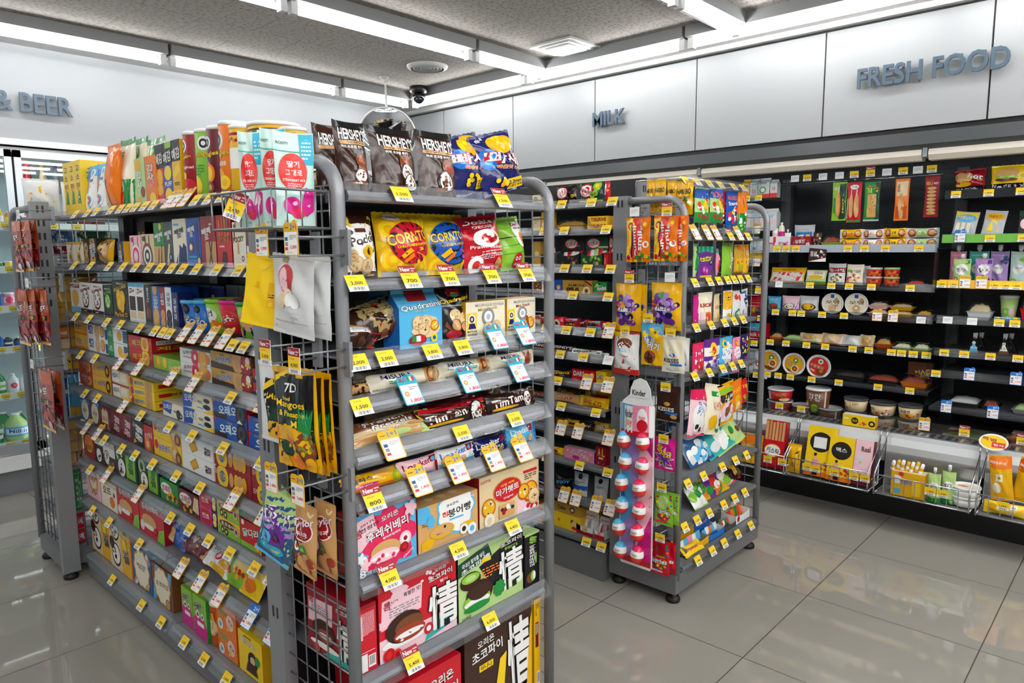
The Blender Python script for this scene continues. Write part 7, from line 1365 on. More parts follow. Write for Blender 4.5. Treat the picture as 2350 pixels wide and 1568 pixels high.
# ================================================================ goods in the left bay of the open refrigerator
LF = 'of left fridge bay'
row('hanging in left fridge bay', 'X', 4.36, 1.56, '''
1908 1942 419 qag lg b=507 d=.02 ~ sausage_pack ~ sausage pack ~ green pack with one orange stick sausage ~ r .5 .03 .97 .97 dg;c .72 .84 .2 k;c .25 .85 .12 sk;r .1 .2 .24 .6 g;e .45 .42 .17 .34 o;e .43 .42 .12 .3 wf;t .8 .4 .1 .4 y - 90 HOT;r .44 .74 .5 .9 cr
1942 1976 419 qag r b=511 d=.02 ~ sausage_pack ~ sausage pack ~ red pack with two stick sausages ~ r 0 .0 1 .06 g;e .5 .9 .3 .06 w;t .5 .9 .4 .05 g - 0 육즙;e .3 .42 .17 .3 wf;e .7 .42 .17 .3 wf;r .28 .68 .34 .84 cr;r .66 .68 .72 .84 cr;p w .04 .6 .1 .6 .06 .1 .02 .1
1981 2018 418 qag g b=508 d=.02 ~ sausage_pack ~ sausage pack ~ teal green pack with breaded bar ~ r .7 0 1 1 dg;t .5 .8 .76 .14 y g 0 BIG;t .5 .91 .5 .05 o - 0 통그릴;r .22 .1 .8 .7 wf;d .5 .4 .26 .28 24 .06 gd,yd,tn 3;r .0 .0 1 .04 sv
2051 2085 411 qag o b=507 d=.02 ~ sausage_pack ~ sausage pack ~ orange pack with one pink sausage ~ r .1 .6 .9 .96 be;t .25 .8 .2 .2 rd - 0 숯불;r .1 .05 .9 .35 od;e .5 .36 .2 .32 sk;e .48 .36 .14 .27 wf;r .47 .66 .53 .86 cr
2119 2154 405 qag rd b=499 d=.02 ~ sausage_pack ~ sausage pack ~ red pack of eight small stacked sausages ~ t .3 .84 .4 .1 y - 0 미니;t .75 .84 .3 .06 w - 0 후랑크;e .5 .72 .32 .04 wf;e .5 .63 .32 .04 wf;e .5 .54 .32 .04 wf;e .5 .45 .32 .04 wf;e .5 .36 .32 .04 wf;e .5 .27 .32 .04 wf;e .5 .18 .32 .04 wf;e .5 .1 .32 .04 wf
''', grp='sausage packs hanging in the fridge')
mb = MB(); mb.tube([(4.40, .93, 1.80), (4.40, 1.80, 1.80)], .006, CHROME)
for y in [along(p, 'y', x=4.36, z=1.8) for p in (1818, 1848, 1880, 1925, 1960, 2000, 2035, 2068, 2100, 2137)]:
    mb.tube([(4.40, y, 1.805), (4.33, y, 1.805), (4.325, y, 1.815)], .003, CHROME, 5)
o = FR.part(mb, 'hanging_rail')
for px, kd_, t_ in ((1824, 'w', ''), (1852, 'y', '2,500'), (1888, 'w', ''), (1926, 'w', ''), (1960, 'y', '3,100'), (1997, 'n', '3,300'), (2035, 'w', ''), (2072, 'y', '1,700'), (2106, 'w', ''), (2138, 'y', '3,100')):
    c = bpy.data.objects.new('price_tag', card_mesh(kd_, t_)); COL.objects.link(c); c.parent = o; c.location = (4.322, along(px, 'y', x=4.32, z=1.81), 1.805); c.rotation_euler = (0, 0, -pi/2)
EG = 'r .34 .05 .7 .95 %s;t .5 .55 .24 .3 %s - 0 %s;e .18 .5 .16 .42 rb;e .84 .5 .15 .42 rb;e .18 .55 .1 .28 wf;e .84 .55 .1 .28 wf'
row('on second tier '+LF, 'X', 4.345, 1.409, '''
1800 1815 527 spt w d=.03 ~ drink_pouch ~ drink pouch ~ white capped pouch among the tubes ~ r .1 .1 .9 .3 pk
1772 1786 517 bot w sh=.75 lb=lp ~ yoghurt_bottle ~ drink bottle ~ clear-white tube bottle, left, ~ r .2 .2 .8 .6 pk
1786 1800 511 bot cr sh=.75 lb=mg ~ yoghurt_bottle ~ drink bottle ~ cream tube bottle with magenta label ~ r .2 .2 .8 .6 w
1758 1814 543 box w d=.05 ~ promo_box ~ promotional box ~ white tray with pink lettering ~ r .1 .1 .36 .5 pk;t .2 .3 .2 .2 w - 0 GIFT;t .72 .35 .4 .4 pk - 0 SOME;r .3 .5 .4 .96 rr
1816 1861 543 box rd d=.04 ~ promo_box ~ promotional box ~ red winter box with a snowman ~ t .45 .6 .5 .3 w - 4 달콤한;c .86 .35 .1 w sk;d .5 .5 .45 .4 14 .02 w 3
1822 1870 516 poq sv d=.03 f=.06 ~ drink_pouch ~ drink pouch ~ silver and blue pouch behind the red box ~ r .1 .1 .9 .7 bl;r .2 .2 .5 .6 w;r .6 .1 .8 .6 y
1866 1886 534 qag dk d=.02 f=.02 ~ snack_bag ~ snack bag ~ brown patterned bag beside the egg bowl ~ d .5 .5 .4 .4 12 .12 wf,w,rb 3
1884 1928 541 tray lg d=.07 fd=rb ~ egg_bowl ~ eggs ~ oval egg bowl with yellow lid label ~ e .5 .5 .45 .45 y;t .5 .5 .5 .2 rb - 0 맥반석
1930 1978 527 bar y n=2 d=.05 sl=wh ~ egg_pack ~ eggs ~ yellow and red egg pack ~ %s
1980 2027 527 bar wh n=2 d=.05 ~ egg_pack ~ eggs ~ white and orange egg pack ~ %s
2029 2078 524 bar yd n=2 d=.05 ~ egg_pack ~ eggs ~ dark yellow smoked egg pack ~ %s
2080 2152 524 bar wh n=2 d=.05 ~ egg_pack ~ eggs ~ long egg pack with pale green wrapper ~ %s;c .45 .5 .06 w yd
''' % (EG % ('yd', 'rr', '감동'), EG % ('w', 'o', '훈제'), EG % ('y', 'bd', '숯불'), EG % ('gl', 'g', '반숙')))
row('on third tier '+LF, 'X', 4.345, 1.196, '''
1768 1850 613 poq yd t=24 d=.03 ~ crab_stick_pack ~ seafood pack ~ yellow pack of orange crab sticks ~ r .04 .05 .96 .66 wh;p rr .08 .1 .18 .1 .3 .66 .2 .66;p rr .25 .1 .35 .1 .46 .66 .36 .66;p rr .42 .1 .52 .1 .62 .66 .52 .66;p rr .6 .1 .7 .1 .78 .66 .68 .66;p rr .76 .1 .86 .1 .94 .66 .84 .66;t .5 .84 .4 .14 rb - 0 크래미
1849 1898 619 qag gl t=20 d=.025 ~ tofu_pack ~ chilled pack ~ pale green pickled radish pack ~ r .06 .4 .94 .95 cr;e .5 .5 .36 .14 yd;t .6 .76 .4 .16 dg - 0 단무지;r 0 0 1 .2 lg
1900 1941 605 poq wh t=8 d=.03 ~ side_dish_pouch ~ chilled pack ~ white and red side-dish pouch with greens ~ r 0 .56 1 .8 rd;t .5 .68 .8 .14 w - 0 종가집;e .5 .3 .4 .22 w;d .5 .3 .34 .18 16 .07 ol,dg,wf 3
1942 1982 607 poq cr t=8 d=.03 ~ side_dish_pouch ~ chilled pack ~ cream kimchi pouch ~ t .55 .66 .6 .14 dk - 0 포기김치;r .04 .62 .26 .74 lg;d .45 .28 .4 .22 18 .08 rr,o,cr 3
1978 1996 610 poq wh t=8 d=.02 f=.03 ~ side_dish_pouch ~ chilled pack ~ pale pouch behind the kimchi pouch ~ l .2 .6 .8 3 .04 gr
1988 2025 617 cup rr n=2 lid=wh taper=.86 ~ kimchi_tub ~ chilled tub ~ clear red kimchi tub of the left stack ~ d .5 .45 .5 .36 18 .08 od,rd,o 3
2028 2065 617 cup rr n=2 lid=gl taper=.86 ~ kimchi_tub ~ chilled tub ~ clear red kimchi tub of the right stack ~ d .5 .45 .5 .36 18 .08 od,rd,o 3
2078 2124 644 tray gr d=.06 fd=rr ~ kimchi_tray ~ chilled tub ~ lone flat tray with dark lid ~ r .1 .1 .9 .9 dr
''')
row('on fourth tier '+LF, 'X', 4.345, 1.026, '''
1762 1793 680 poq lb d=.05 ~ porridge_pouch ~ instant porridge ~ pale blue porridge pouch with brown soup ~ t .5 .8 .6 .1 w - 0 SOUP;e .5 .34 .36 .22 dk;e .5 .36 .3 .18 rb
1795 1836 679 poq vl d=.05 sd=vl ~ porridge_pouch ~ instant porridge ~ lilac porridge pouch with cream soup ~ r 0 0 1 1 lp;t .5 .8 .6 .1 w - 0 SOUP;e .5 .34 .4 .22 dk;e .5 .36 .34 .18 cr
1835 1880 679 poq wh d=.05 ~ porridge_pouch ~ instant porridge ~ grey-blue porridge pouch with yellow soup ~ t .5 .8 .6 .1 sv - 0 SOUP;e .5 .34 .4 .22 dk;e .5 .36 .34 .18 yd
1884 1936 678 disc be d=.035 ~~ instant bowl ~ cream round noodle bowl standing, left, ~ e .5 .5 .49 .49 cr;r .4 .8 .58 .98 b;t .5 .58 .7 .18 bd - 0 오뎅;k .5 .26 .2 wf;k .7 .7 .1 nut;t .7 .4 .2 .12 rd - 0 얼큰
1937 1993 679 disc be d=.035 ~~ instant bowl ~ cream round noodle bowl standing, right, ~ e .5 .5 .49 .49 cr;r .4 .8 .58 .98 b;t .5 .58 .7 .18 bd - 0 오뎅;k .5 .26 .2 wf;k .74 .7 .1 nut;c .5 .3 .14 wf w
1990 2038 694 tray lp n=2 d=.07 fd=be ~ dessert_box ~ dessert ~ pink flat dessert box ~ r .1 .2 .9 .8 vl
2040 2095 698 tray yd n=2 d=.07 fd=be ~ dessert_box ~ dessert ~ golden flat dessert box ~ r .1 .2 .9 .8 o
2100 2142 714 tray vl d=.07 fd=yd ~ dessert_box ~ dessert ~ lilac flat dessert box, right end ~ c .8 .5 .2 y
''')
row('on fifth tier '+LF, 'X', 4.34, .838, '''
1766 1794 764 tray o d=.06 fd=wf ~ burger ~ wrapped sandwich ~ orange burger in clear wrap ~
1797 1838 768 tray gl d=.06 fd=gl ~ sandwich ~ wrapped sandwich ~ green salad sandwich in clear wrap ~
1838 1888 762 bar be t=30 d=.05 ~ sandwich ~ wrapped sandwich ~ long bread roll in crinkled clear bag ~ e .4 .5 .3 .3 wf;d .5 .4 .3 .1 8 .05 o,lg,sk 3;p wh 0 .2 0 1 .2 .9
1888 1936 762 bar sk t=30 d=.05 ~ sandwich ~ wrapped sandwich ~ pale long sandwich in crinkled clear bag ~ e .5 .5 .36 .3 be;p wh .8 .2 1 1 1 0
1938 1976 766 bar wh t=30 d=.05 ~ bread ~ wrapped sandwich ~ white bag of bread ~ p wf .5 .1 .9 .2 .9 .8 .6 .8
1976 2004 766 bar be t=24 d=.05 ~ bread ~ wrapped sandwich ~ clear triangular bag of golden bread ~ e .5 .4 .4 .34 wf
2006 2046 776 tray od d=.06 fd=gd ~ bread ~ wrapped sandwich ~ glazed golden bread rolls in clear tray ~
2048 2092 788 tray gl d=.07 fd=cr ~ salad_tray ~ salad tray ~ clear salad tray, left of two, ~ r .1 .1 .9 .4 gl
2093 2139 790 tray gl d=.07 fd=cr ~ salad_tray ~ salad tray ~ clear salad tray, right of two, ~ r .1 .1 .9 .4 gl
''')
row('on sixth tier '+LF, 'X', 4.345, .634, '''
1738 1792 804 disc gr d=.06 ~~ instant bowl ~ orange noodle bowl on edge, leftmost of three, ~ e .5 .5 .45 .45 o;e .5 .5 .42 .42 yd;c .6 .7 .12 g w;c .66 .42 .2 cr rb o;t .42 .46 .4 .16 be rb 30 우동;p bm .1 .3 .5 .08 .8 .16 .5 .26
1794 1848 809 disc gr d=.06 ~~ instant bowl ~ orange noodle bowl on edge, middle of three, ~ e .5 .5 .45 .45 o;e .5 .5 .42 .42 yd;c .6 .7 .12 g w;c .56 .28 .2 cr rb o;t .36 .5 .5 .22 be rb -20 우동/면;p bm .06 .34 .3 .12 .36 .2
1849 1907 814 disc gr d=.06 ~~ instant bowl ~ red noodle bowl on edge, rightmost of three, ~ e .5 .5 .45 .45 r;e .5 .5 .42 .42 rr;c .6 .74 .12 w g;c .62 .28 .22 bm rb o;t .42 .5 .64 .18 be rd -16 우동볶이;p cr .12 .34 .3 .24 .34 .3 .14 .4
1912 1985 852 tray k d=.09 fd=dk ~ ready_meal ~ ready meal ~ black plastic ready-meal tray, left, ~
1988 2062 862 tray k d=.09 fd=rb ~ ready_meal ~ ready meal ~ black plastic ready-meal tray, right, ~
2066 2130 864 tray o d=.08 fd=rb ~ macaroni_box ~ ready meal ~ orange and violet macaroni tray, front one, ~ r 0 .5 .5 1 v;t .3 .7 .4 .3 y - 6 Mac
''')
row('behind on sixth tier '+LF, 'X', 4.46, .634, '''
2082 2140 832 box bm d=.04 ~ macaroni_box ~ ready meal ~ brown macaroni box standing behind ~ r .4 .3 1 .7 v;t .6 .6 .6 .2 y v 10 MAC;t .6 .4 .6 .2 y v 10 CHEESE;c .2 .3 .1 k sk
1852 1880 806 disc m d=.05 ~~ instant bowl ~ dark red noodle bowl behind the orange ones ~ c .5 .5 .4 rd m
''')
BWL = 'on fridge deck'
row(BWL, 'X', 4.25, .402, '''
1762 1819 892 cup r n=2 lid=wh taper=.84 ~ noodle_bowl ~ instant bowl ~ red and white noodle bowl ~ r 0 .1 .3 1 wh;t .66 .6 .36 .3 yd k 0 떡볶이;r 0 .02 1 .14 k;e .8 .2 .2 .16 be
1818 1872 930 cup bm lid=wh taper=.84 f=-.006 ~ noodle_bowl ~ instant bowl ~ brown noodle bowl, lower left of three, ~ t .6 .6 .3 .4 w dk 0 가락/우동;c .2 .3 .1 tn be;r .8 0 .86 1 wh
1875 1933 936 cup bm lid=wh taper=.84 f=-.006 ~ noodle_bowl ~ instant bowl ~ brown noodle bowl, lower right of three, ~ t .4 .6 .4 .4 tn dk 0 가락/우동;c .1 .3 .1 tn be;r .8 0 .86 1 wh
1935 1992 914 cup be n=2 lid=dr taper=.82 ~ noodle_bowl ~ instant bowl ~ peach noodle bowl of left dark-lidded stack ~ r .4 .1 .42 .9 wf;l .48 .8 .7 4 .03 rb;t .12 .6 .2 .3 rb - 0 면;d .2 .3 .1 .1 6 .03 rd 3
1994 2057 924 cup be n=2 lid=dr taper=.82 ~ noodle_bowl ~ instant bowl ~ peach noodle bowl of middle dark-lidded stack ~ t .16 .6 .3 .2 dg w 0 스파게티;t .75 .5 .2 .3 rr w 0 조은;d .4 .2 .4 .12 10 .04 o,w,rb 3
2058 2117 930 cup be n=2 lid=dr taper=.82 ~ noodle_bowl ~ instant bowl ~ peach noodle bowl of right dark-lidded stack ~ t .4 .64 .36 .26 dk w 0 볶음면;e .5 .3 .26 .18 o;d .5 .3 .2 .12 10 .05 rb,yd 3;t .86 .4 .14 .3 rr - 0 조
''')
zt_b = .402
row('topmost '+BWL, 'X', 4.245, .402, '''
1848 1905 889 cup bm b=944 lid=wh taper=.84 ~ noodle_bowl ~ instant bowl ~ brown noodle bowl stacked on two others, ~ t .5 .7 .44 .34 w dk 0 가락/우동;c .16 .34 .12 tn be;k .5 .2 .16 fr;r .84 0 .9 1 wh
''')
row(BWL+' at right', 'X', 4.27, .402, '''
2163 2292 996 tray be d=.13 fd=ol ~ wrap_tray ~ ready meal ~ long clear tray of green and pink wraps ~ r .05 .1 .4 .6 lp;r .5 .2 .8 .8 ol
2310 2372 1002 tray o n=2 d=.12 fd=sk ~ ready_meal ~ ready meal ~ orange ready-meal tray stack ~ r .1 .1 .9 .9 lp
''')

# ---- right bay
RF = 'of right fridge bay'
row('on top tier '+RF, 'X', 4.345, 1.684, '''
2192 2266 390 bag rd d=.07 lean=-4 z=.004 ~ burger_bag ~ wrapped burger ~ red wrapped burger ~ e .32 .7 .3 .26 wf;r .05 .42 .5 .52 rb;e .3 .4 .28 .1 yd;t .7 .7 .5 .2 w - -16 hot;r 0 .06 1 .3 k;t .4 .2 .7 .08 w - 0 BULGOGI
2272 2360 380 bag y d=.07 ~ burger_bag ~ wrapped burger ~ yellow wrapped double burger ~ e .45 .72 .34 .2 wf;e .45 .58 .34 .06 lg;e .45 .48 .34 .07 bm;r 0 .06 1 .34 k;t .5 .2 .9 .2 w - 0 더블패티치즈
''')
row('on second tier '+RF, 'X', 4.345, 1.457, '''
2184 2240 485 poq sv t=14 d=.02 lean=6 z=.004 ~ cheese_pack ~ cheese pack ~ silver and blue string cheese pack ~ r .05 .76 .95 .97 y;e .5 .74 .42 .16 lb;t .5 .74 .6 .14 w b 0 스트링치즈;r .1 .2 .26 .56 cr;r .34 .2 .5 .56 cr;r .58 .2 .74 .56 cr;r .0 0 1 .12 bl
2251 2304 482 poq sv t=14 d=.02 lean=6 z=.004 ~ cheese_pack ~ cheese pack ~ silver pack with yellow cheese wedge ~ e .5 .76 .42 .14 yd;t .5 .76 .6 .12 bm - 0 더블치즈;p y .2 .2 .8 .2 .6 .6 .4 .66;r 0 0 1 .06 g
2336 2375 482 poq dk t=14 d=.02 ~ cheese_pack ~ cheese pack ~ black pack at the right edge of the photo ~ e .4 .5 .3 .2 lp;r 0 .8 1 1 dg
''')
SPT = 't .5 .88 .8 .05 w - 0 WATER JELLY;s .45 .46 .3 12 w .04;t .45 .5 .46 .07 gr - 0 Water Jelly;'
row('on third tier '+RF, 'X', 4.41, 1.222, '''
2178 2216 563 spt p d=.03 ~~ drink pouch ~ pink spout pouch in the back row ~ %sc .5 .7 .2 rr lp
2221 2268 562 spt tq d=.03 ~~ drink pouch ~ teal spout pouch with orange, back row, ~ %se .6 .74 .26 .08 yd;c .7 .1 .14 o
2270 2314 562 spt vl d=.03 ~~ drink pouch ~ violet grape spout pouch, back row, ~ %sd .8 .72 .16 .12 9 .1 n,gb 3;c .2 .1 .12 n
2316 2362 562 spt mi d=.03 ~~ drink pouch ~ mint green apple spout pouch, back row, ~ %se .7 .76 .24 .06 lg;c .2 .1 .18 lg gl
''' % (SPT, SPT, SPT, SPT))
row('in front on third tier '+RF, 'X', 4.345, 1.222, '''
2186 2228 583 spt gl d=.03 ~~ drink pouch ~ pale green kids drink pouch ~ s .5 .58 .36 10 w .05;t .5 .55 .6 .18 dk w 0 웰키즈;r .7 .8 .94 .95 g;c .2 .2 .12 rr w;c .6 .22 .16 rr w lg
2236 2278 582 spt vl d=.03 ~~ drink pouch ~ pale violet kids drink pouch ~ s .5 .58 .36 10 w .05;t .5 .55 .6 .18 dk w 0 웰키즈;r .7 .8 .94 .95 v;c .2 .2 .12 rr w;d .6 .2 .2 .1 6 .12 n,v 3
''')
row('on fourth tier '+RF, 'X', 4.345, 1.034, '''
2218 2276 694 tray wh d=.09 fd=be ~ sandwich_box ~ sandwich box ~ domed clear box of cut sandwiches ~
2292 2338 678 cup gl lid=wh taper=.7 f=.04 ~ fruit_cup ~ fruit cup ~ clear cup of green fruit ~ c .4 .4 .2 lg gl;c .7 .4 .16 lp
2340 2375 672 tray r d=.06 fd=rr f=.04 ~ fruit_pack ~ fruit cup ~ red berries pack at the right edge ~
2286 2338 716 bar lb h=.03 d=.02 t=40 f=-.02 ~ dessert_pack ~ dessert ~ flat blue and yellow dessert pack ~ r 0 0 .2 1 y;r .8 0 1 1 y;t .5 .5 .4 .4 w n 0 Cake
''')
row('on fifth tier '+RF, 'X', 4.345, .86, '''
2218 2252 774 tri k d=.05 ~~ rice triangle ~ black seaweed rice triangle with blue label ~ p lb .14 .04 .86 .04 .5 .72;c .5 .66 .12 w lb;t .5 .36 .5 .12 w - 0 참치;c .7 .1 .08 o wf
2284 2324 776 tri k d=.05 ~~ rice triangle ~ black seaweed rice triangle with brown label ~ p w .14 .04 .86 .04 .5 .72;p bm .14 .04 .86 .04 .76 .26 .24 .26;t .5 .4 .5 .12 dk - 0 불고기;c .5 .66 .1 w rb
''')
row('behind on fifth tier '+RF, 'X', 4.402, .86, '''
2232 2266 773 tri k d=.05 ~~ rice triangle ~ rear seaweed rice triangle of the blue pair ~ c .5 .4 .1 dr
2298 2338 775 tri k d=.05 ~~ rice triangle ~ rear seaweed rice triangle of the brown pair ~ c .5 .4 .1 dr
''')
row('on seventh tier '+RF, 'X', 4.33, .567, '''
2172 2248 914 tray k d=.16 fd=wh ~ sushi_tray ~ ready meal ~ black tray of pale rice rolls ~
2252 2292 922 tray k d=.12 fd=rb ~ sushi_tray ~ ready meal ~ small dark tray beside the rice rolls ~
2322 2372 930 tray gr d=.14 fd=gl ~ salad_tray ~ salad tray ~ low clear tray at the right edge ~
''')
row('behind sweets rack in the milk bay', 'X', 4.345, 1.722, '''
1703 1720 412 gab yd d=.05 ~ juice_carton ~ juice carton ~ yellow orange juice carton ~ r 0 .45 1 .9 wh;c .5 .3 .3 o yd
1721 1739 411 gab wh d=.05 sd=wh ~ juice_carton ~ juice carton ~ white and pink grapefruit carton ~ c .5 .35 .36 lp rr lp;r 0 0 1 .1 p;t .5 .7 .6 .1 dk - 0 JUICE
1740 1766 409 gab wh d=.05 sd=wh ~ juice_carton ~ juice carton ~ white and red apple carton ~ c .4 .4 .3 g cr w;r 0 0 1 .2 rr;t .45 .72 .6 .12 dk - 0 JUICE|R: r 0 0 1 .5 rr
1767 1784 412 gab wh d=.05 sd=wh ~ juice_carton ~ juice carton ~ white and red carton, right end, ~ r 0 0 1 .24 rr;c .5 .5 .2 rr w
''')
row('lower behind sweets rack in the milk bay', 'X', 4.345, 1.522, '''
1703 1782 480 gab wh k=4 d=.06 ~ milk_carton ~ milk carton ~ white milk carton ~ r .1 .3 .9 .5 lp;l .2 .7 .8 2 .04 lb
''')
row('on third milk bay tier', 'X', 4.345, 1.322, '''
1720 1755 548 gab wh k=2 d=.06 ~ milk_carton ~ milk carton ~ white carton with brown nut ~ c .5 .6 .2 bd;r 0 .2 1 .4 yd
''')
row('on fourth milk bay tier', 'X', 4.345, 1.152, '''
1740 1752 612 qag k d=.02 ~ snack_bag ~ snack bag ~ black crinkled pack seen through mesh ~ l .2 .6 .8 3 .04 sv
''')
row('on fifth milk bay tier', 'X', 4.345, .982, '''
1722 1756 674 gab r k=1 d=.06 ~ juice_carton ~ juice carton ~ red and yellow fruit carton seen through mesh ~ r .1 .6 .9 .9 wh;c .3 .3 .2 yd;c .7 .3 .2 rr
''')
row('on sixth milk bay tier', 'X', 4.345, .822, '''
1720 1758 742 box r k=2 d=.06 ~ milk_box ~ milk carton ~ red pack with blue sky ~ r 0 .6 1 1 lb;t .5 .4 .8 .2 w - 0 milk
''')
row('on seventh milk bay tier', 'X', 4.345, .622, '''
1712 1748 802 gab wh k=2 d=.06 ~ milk_carton ~ milk carton ~ white and red low carton ~ c .5 .4 .3 rr w
''')
# ---- what the hanging wire baskets hold
BK = 'in wire basket by sweets rack'
row(BK, 'X', 3.815, .186, '''
1700 1748 1000 box yd d=.05 t=12 sd=yd ~ stick_box ~ snack box ~ yellow box of orange snack sticks ~ r 0 .62 1 1 o;t .5 .4 .7 .16 dk - 0 치즈
1752 1800 968 box r d=.045 t=12 sd=rd tp=tn ~ stick_box ~ snack box ~ red box topped with long snack sticks ~ r .02 .58 .14 .98 wf;r .18 .58 .3 .99 tn;r .34 .58 .46 .96 wf;r .5 .58 .62 .98 wf;r .66 .58 .78 .97 tn;r .82 .58 .94 .98 wf;e .45 .36 .4 .14 yd;e .45 .36 .37 .12 w;t .45 .36 .6 .12 k - -6 키스틱;r 0 0 1 .06 rd
1806 1838 1018 bag yd d=.04 t=8 ~ snack_bag ~ snack bag ~ small yellow and brown bags in an open box ~ p dk 0 .4 .3 .5 .4 .9 .1 .9;p dk .6 .2 .9 .3 .9 .8 .6 .7;k .5 .3 .16 nut
''')
BK = 'in middle wire basket'
SG = 'r 0 0 1 .1 o;e .5 .68 .4 .2 k;e .5 .68 .36 .175 dk;t .5 .7 .44 .1 w - 0 맥스;c .36 .36 .07 sk;p bd .32 .4 .4 .4 .42 .46 .3 .46;p p .22 .18 .56 .18 .5 .32 .28 .32;p k .3 .02 .5 .02 .5 .18 .3 .18;d .72 .2 .16 .07 7 .06 rr,rb 3'
row(BK, 'X', 3.815, .186, '''
1848 1912 982 box y d=.05 t=14 sd=yd tp=wh ~ sausage_box ~ sausage box ~ yellow sausage box with dark circle, left, ~ %s;r .25 .56 .72 .78 w
1898 1957 1006 box y d=.05 t=14 sd=yd tp=wh f=-.012 ~ sausage_box ~ sausage box ~ yellow sausage box with dark circle, right, ~ %s
1957 1999 1014 box lp d=.05 t=14 sd=m tp=wh f=-.008 ~ sausage_box ~ sausage box ~ pink snack box with a smiling face picture ~ r 0 0 1 .26 m;t .6 .8 .5 .12 bd - 4 Real;c .36 .5 .18 wh sk;e .36 .62 .24 .05 wh;l .2 .2 .8 1 .04 yd;l .1 .1 .6 1 .03 w
''' % (SG, SG))
row('on fridge bumper behind the pink box', 'X', 4.04, .4485, '''
1933 2010 968 box y d=.05 sd=yd tp=wh h=.062 ~ sausage_box ~ sausage box ~ wide yellow box with round dark badge ~ c .38 .5 .11 k dk;t .38 .5 .14 .24 y - 0 맥스봉;r .04 .6 .2 .7 w;c .9 .4 .1 k y;d .62 .3 .1 .12 6 .03 rr 3
''')
BK = 'in third wire basket'
row(BK, 'X', 3.815, .186, '''
2043 2122 1086 box yd d=.07 sd=yd tp=be ~ sausage_box ~ sausage box ~ open golden box of small white-tipped sausages ~ r .1 .5 .3 .84 w;t .45 .6 .36 .24 n w -4 천하장사;r .64 .1 .9 .7 y;r .1 .1 .3 .3 lb;c .3 .9 .08 rr
2128 2158 1074 spt gl d=.03 ~~ drink pouch ~ pale green kids pouch, left of two, ~ s .5 .58 .36 10 w .05;t .5 .55 .6 .18 dk w 0 웰키즈;r 0 0 1 .16 g
2160 2192 1068 spt gl d=.03 f=.02 ~~ drink pouch ~ pale green kids pouch, right of two, ~ s .5 .58 .36 10 w .05;t .5 .55 .6 .18 dk w 0 웰키즈;r 0 0 1 .16 g
2182 2252 1118 cup w n=2 lid=w taper=.9 f=.005 ~ rice_bowl ~ rice bowl ~ white round rice bowl |K: e .5 .5 .46 .46 cr;e .35 .6 .2 .1 r;t .35 .6 .3 .08 w - 0 햇반
'''.replace('rice bowl |K:', 'rice bowl ~ |K:'))
for i in range(7):
    m = MB(); y = along(2048+i*10.5, 'y', x=3.84, z=.33); m.lathe([(.002, 0), (.008, .004), (.009, .01), (.009, .045), (.0075, .055), (.002, .057)], M('yd' if i % 2 else 'w', 'f'), 12)
    m.lathe([(.0093, .018), (.0093, .034)], M('w' if i % 2 else 'yd', 'f'), 12, cap=False)
    q = m.obj('sausage', None, (3.838+.006*(i % 2), y, .305+.003*(i % 3)), (radians(12), radians(-14+5*i), 0)); tag(q, 'small yellow and white wrapped sausage sticking out of the open golden box', 'sausage', 'small wrapped sausages in the golden box')
row('in right-edge wire basket', 'X', 3.815, .186, '''
2262 2362 1110 bar y h=.06 d=.05 t=10 ~ corn_bag ~ corn bag ~ glossy yellow bag of corn cobs lying flat ~ d .5 .5 .4 .3 12 .1 yd,y,be 3;r .6 .6 .75 .9 w;t .67 .75 .1 .2 bl - 0 옥수수
2275 2330 1048 bag yd d=.05 lean=-6 z=.06 f=.03 ~ corn_bag ~ corn bag ~ upright yellow corn bag with orange header ~ r 0 .74 1 1 o;t .4 .86 .7 .06 w - -4 버터구이;r .3 .46 .6 .62 w;c .45 .54 .1 y bl;e .3 .3 .2 .12 cr
2318 2378 1052 bag yd d=.05 lean=8 z=.06 f=.045 ~ corn_bag ~ corn bag ~ second upright corn bag at the photo edge ~ r 0 .7 1 1 od;t .4 .86 .7 .06 w - 10 버터구이;r .6 .84 .8 .96 k
''')
mb = MB(); mb.prism([(.06*cos(2*pi*i/24), .04*sin(2*pi*i/24)) for i in range(24)], lambda p, q: (p, .001, q), lambda p, q: (p, 0, q), M('w', 't'))
art(mb, 'e .5 .5 .44 .4 y;r .45 .2 .9 .5 rr;t .35 .65 .5 .2 rb - -8 특별;t .68 .35 .36 .14 w - 0 행사', lambda u, v, h: ((u-.5)*.12, -h, (v-.5)*.08), .12, .08, 't')
tag(mb.obj('promotion_disc', None, (3.98, along(2280, 'y', x=3.98, z=.49), .49), (radians(-20), 0, -pi/2)), 'oval white and yellow promotion sign above the right-edge basket', 'sign')
mb = MB(); mb.prism([(-.05, 0), (.05, 0), (.054, .07), (-.046, .08)], lambda p, q: (p, .001, q), lambda p, q: (p, 0, q), M('bd', 't'))
art(mb, 't .3 .6 .4 .4 w - 0 행사/상품;d .7 .5 .2 .3 7 .06 w,p,sv 3;r .3 .1 .7 .2 k;p w 0 0 1 0 1 .3', lambda u, v, h: ((u-.5)*.1, -h, v*.076), .1, .076, 't')
tag(mb.obj('promotion_card', None, (4.27, along(1875, 'y', x=4.27, z=1.36), 1.335), (0, 0, -pi/2)), 'brown shelf sign hanging below the egg tier of the fridge', 'sign')

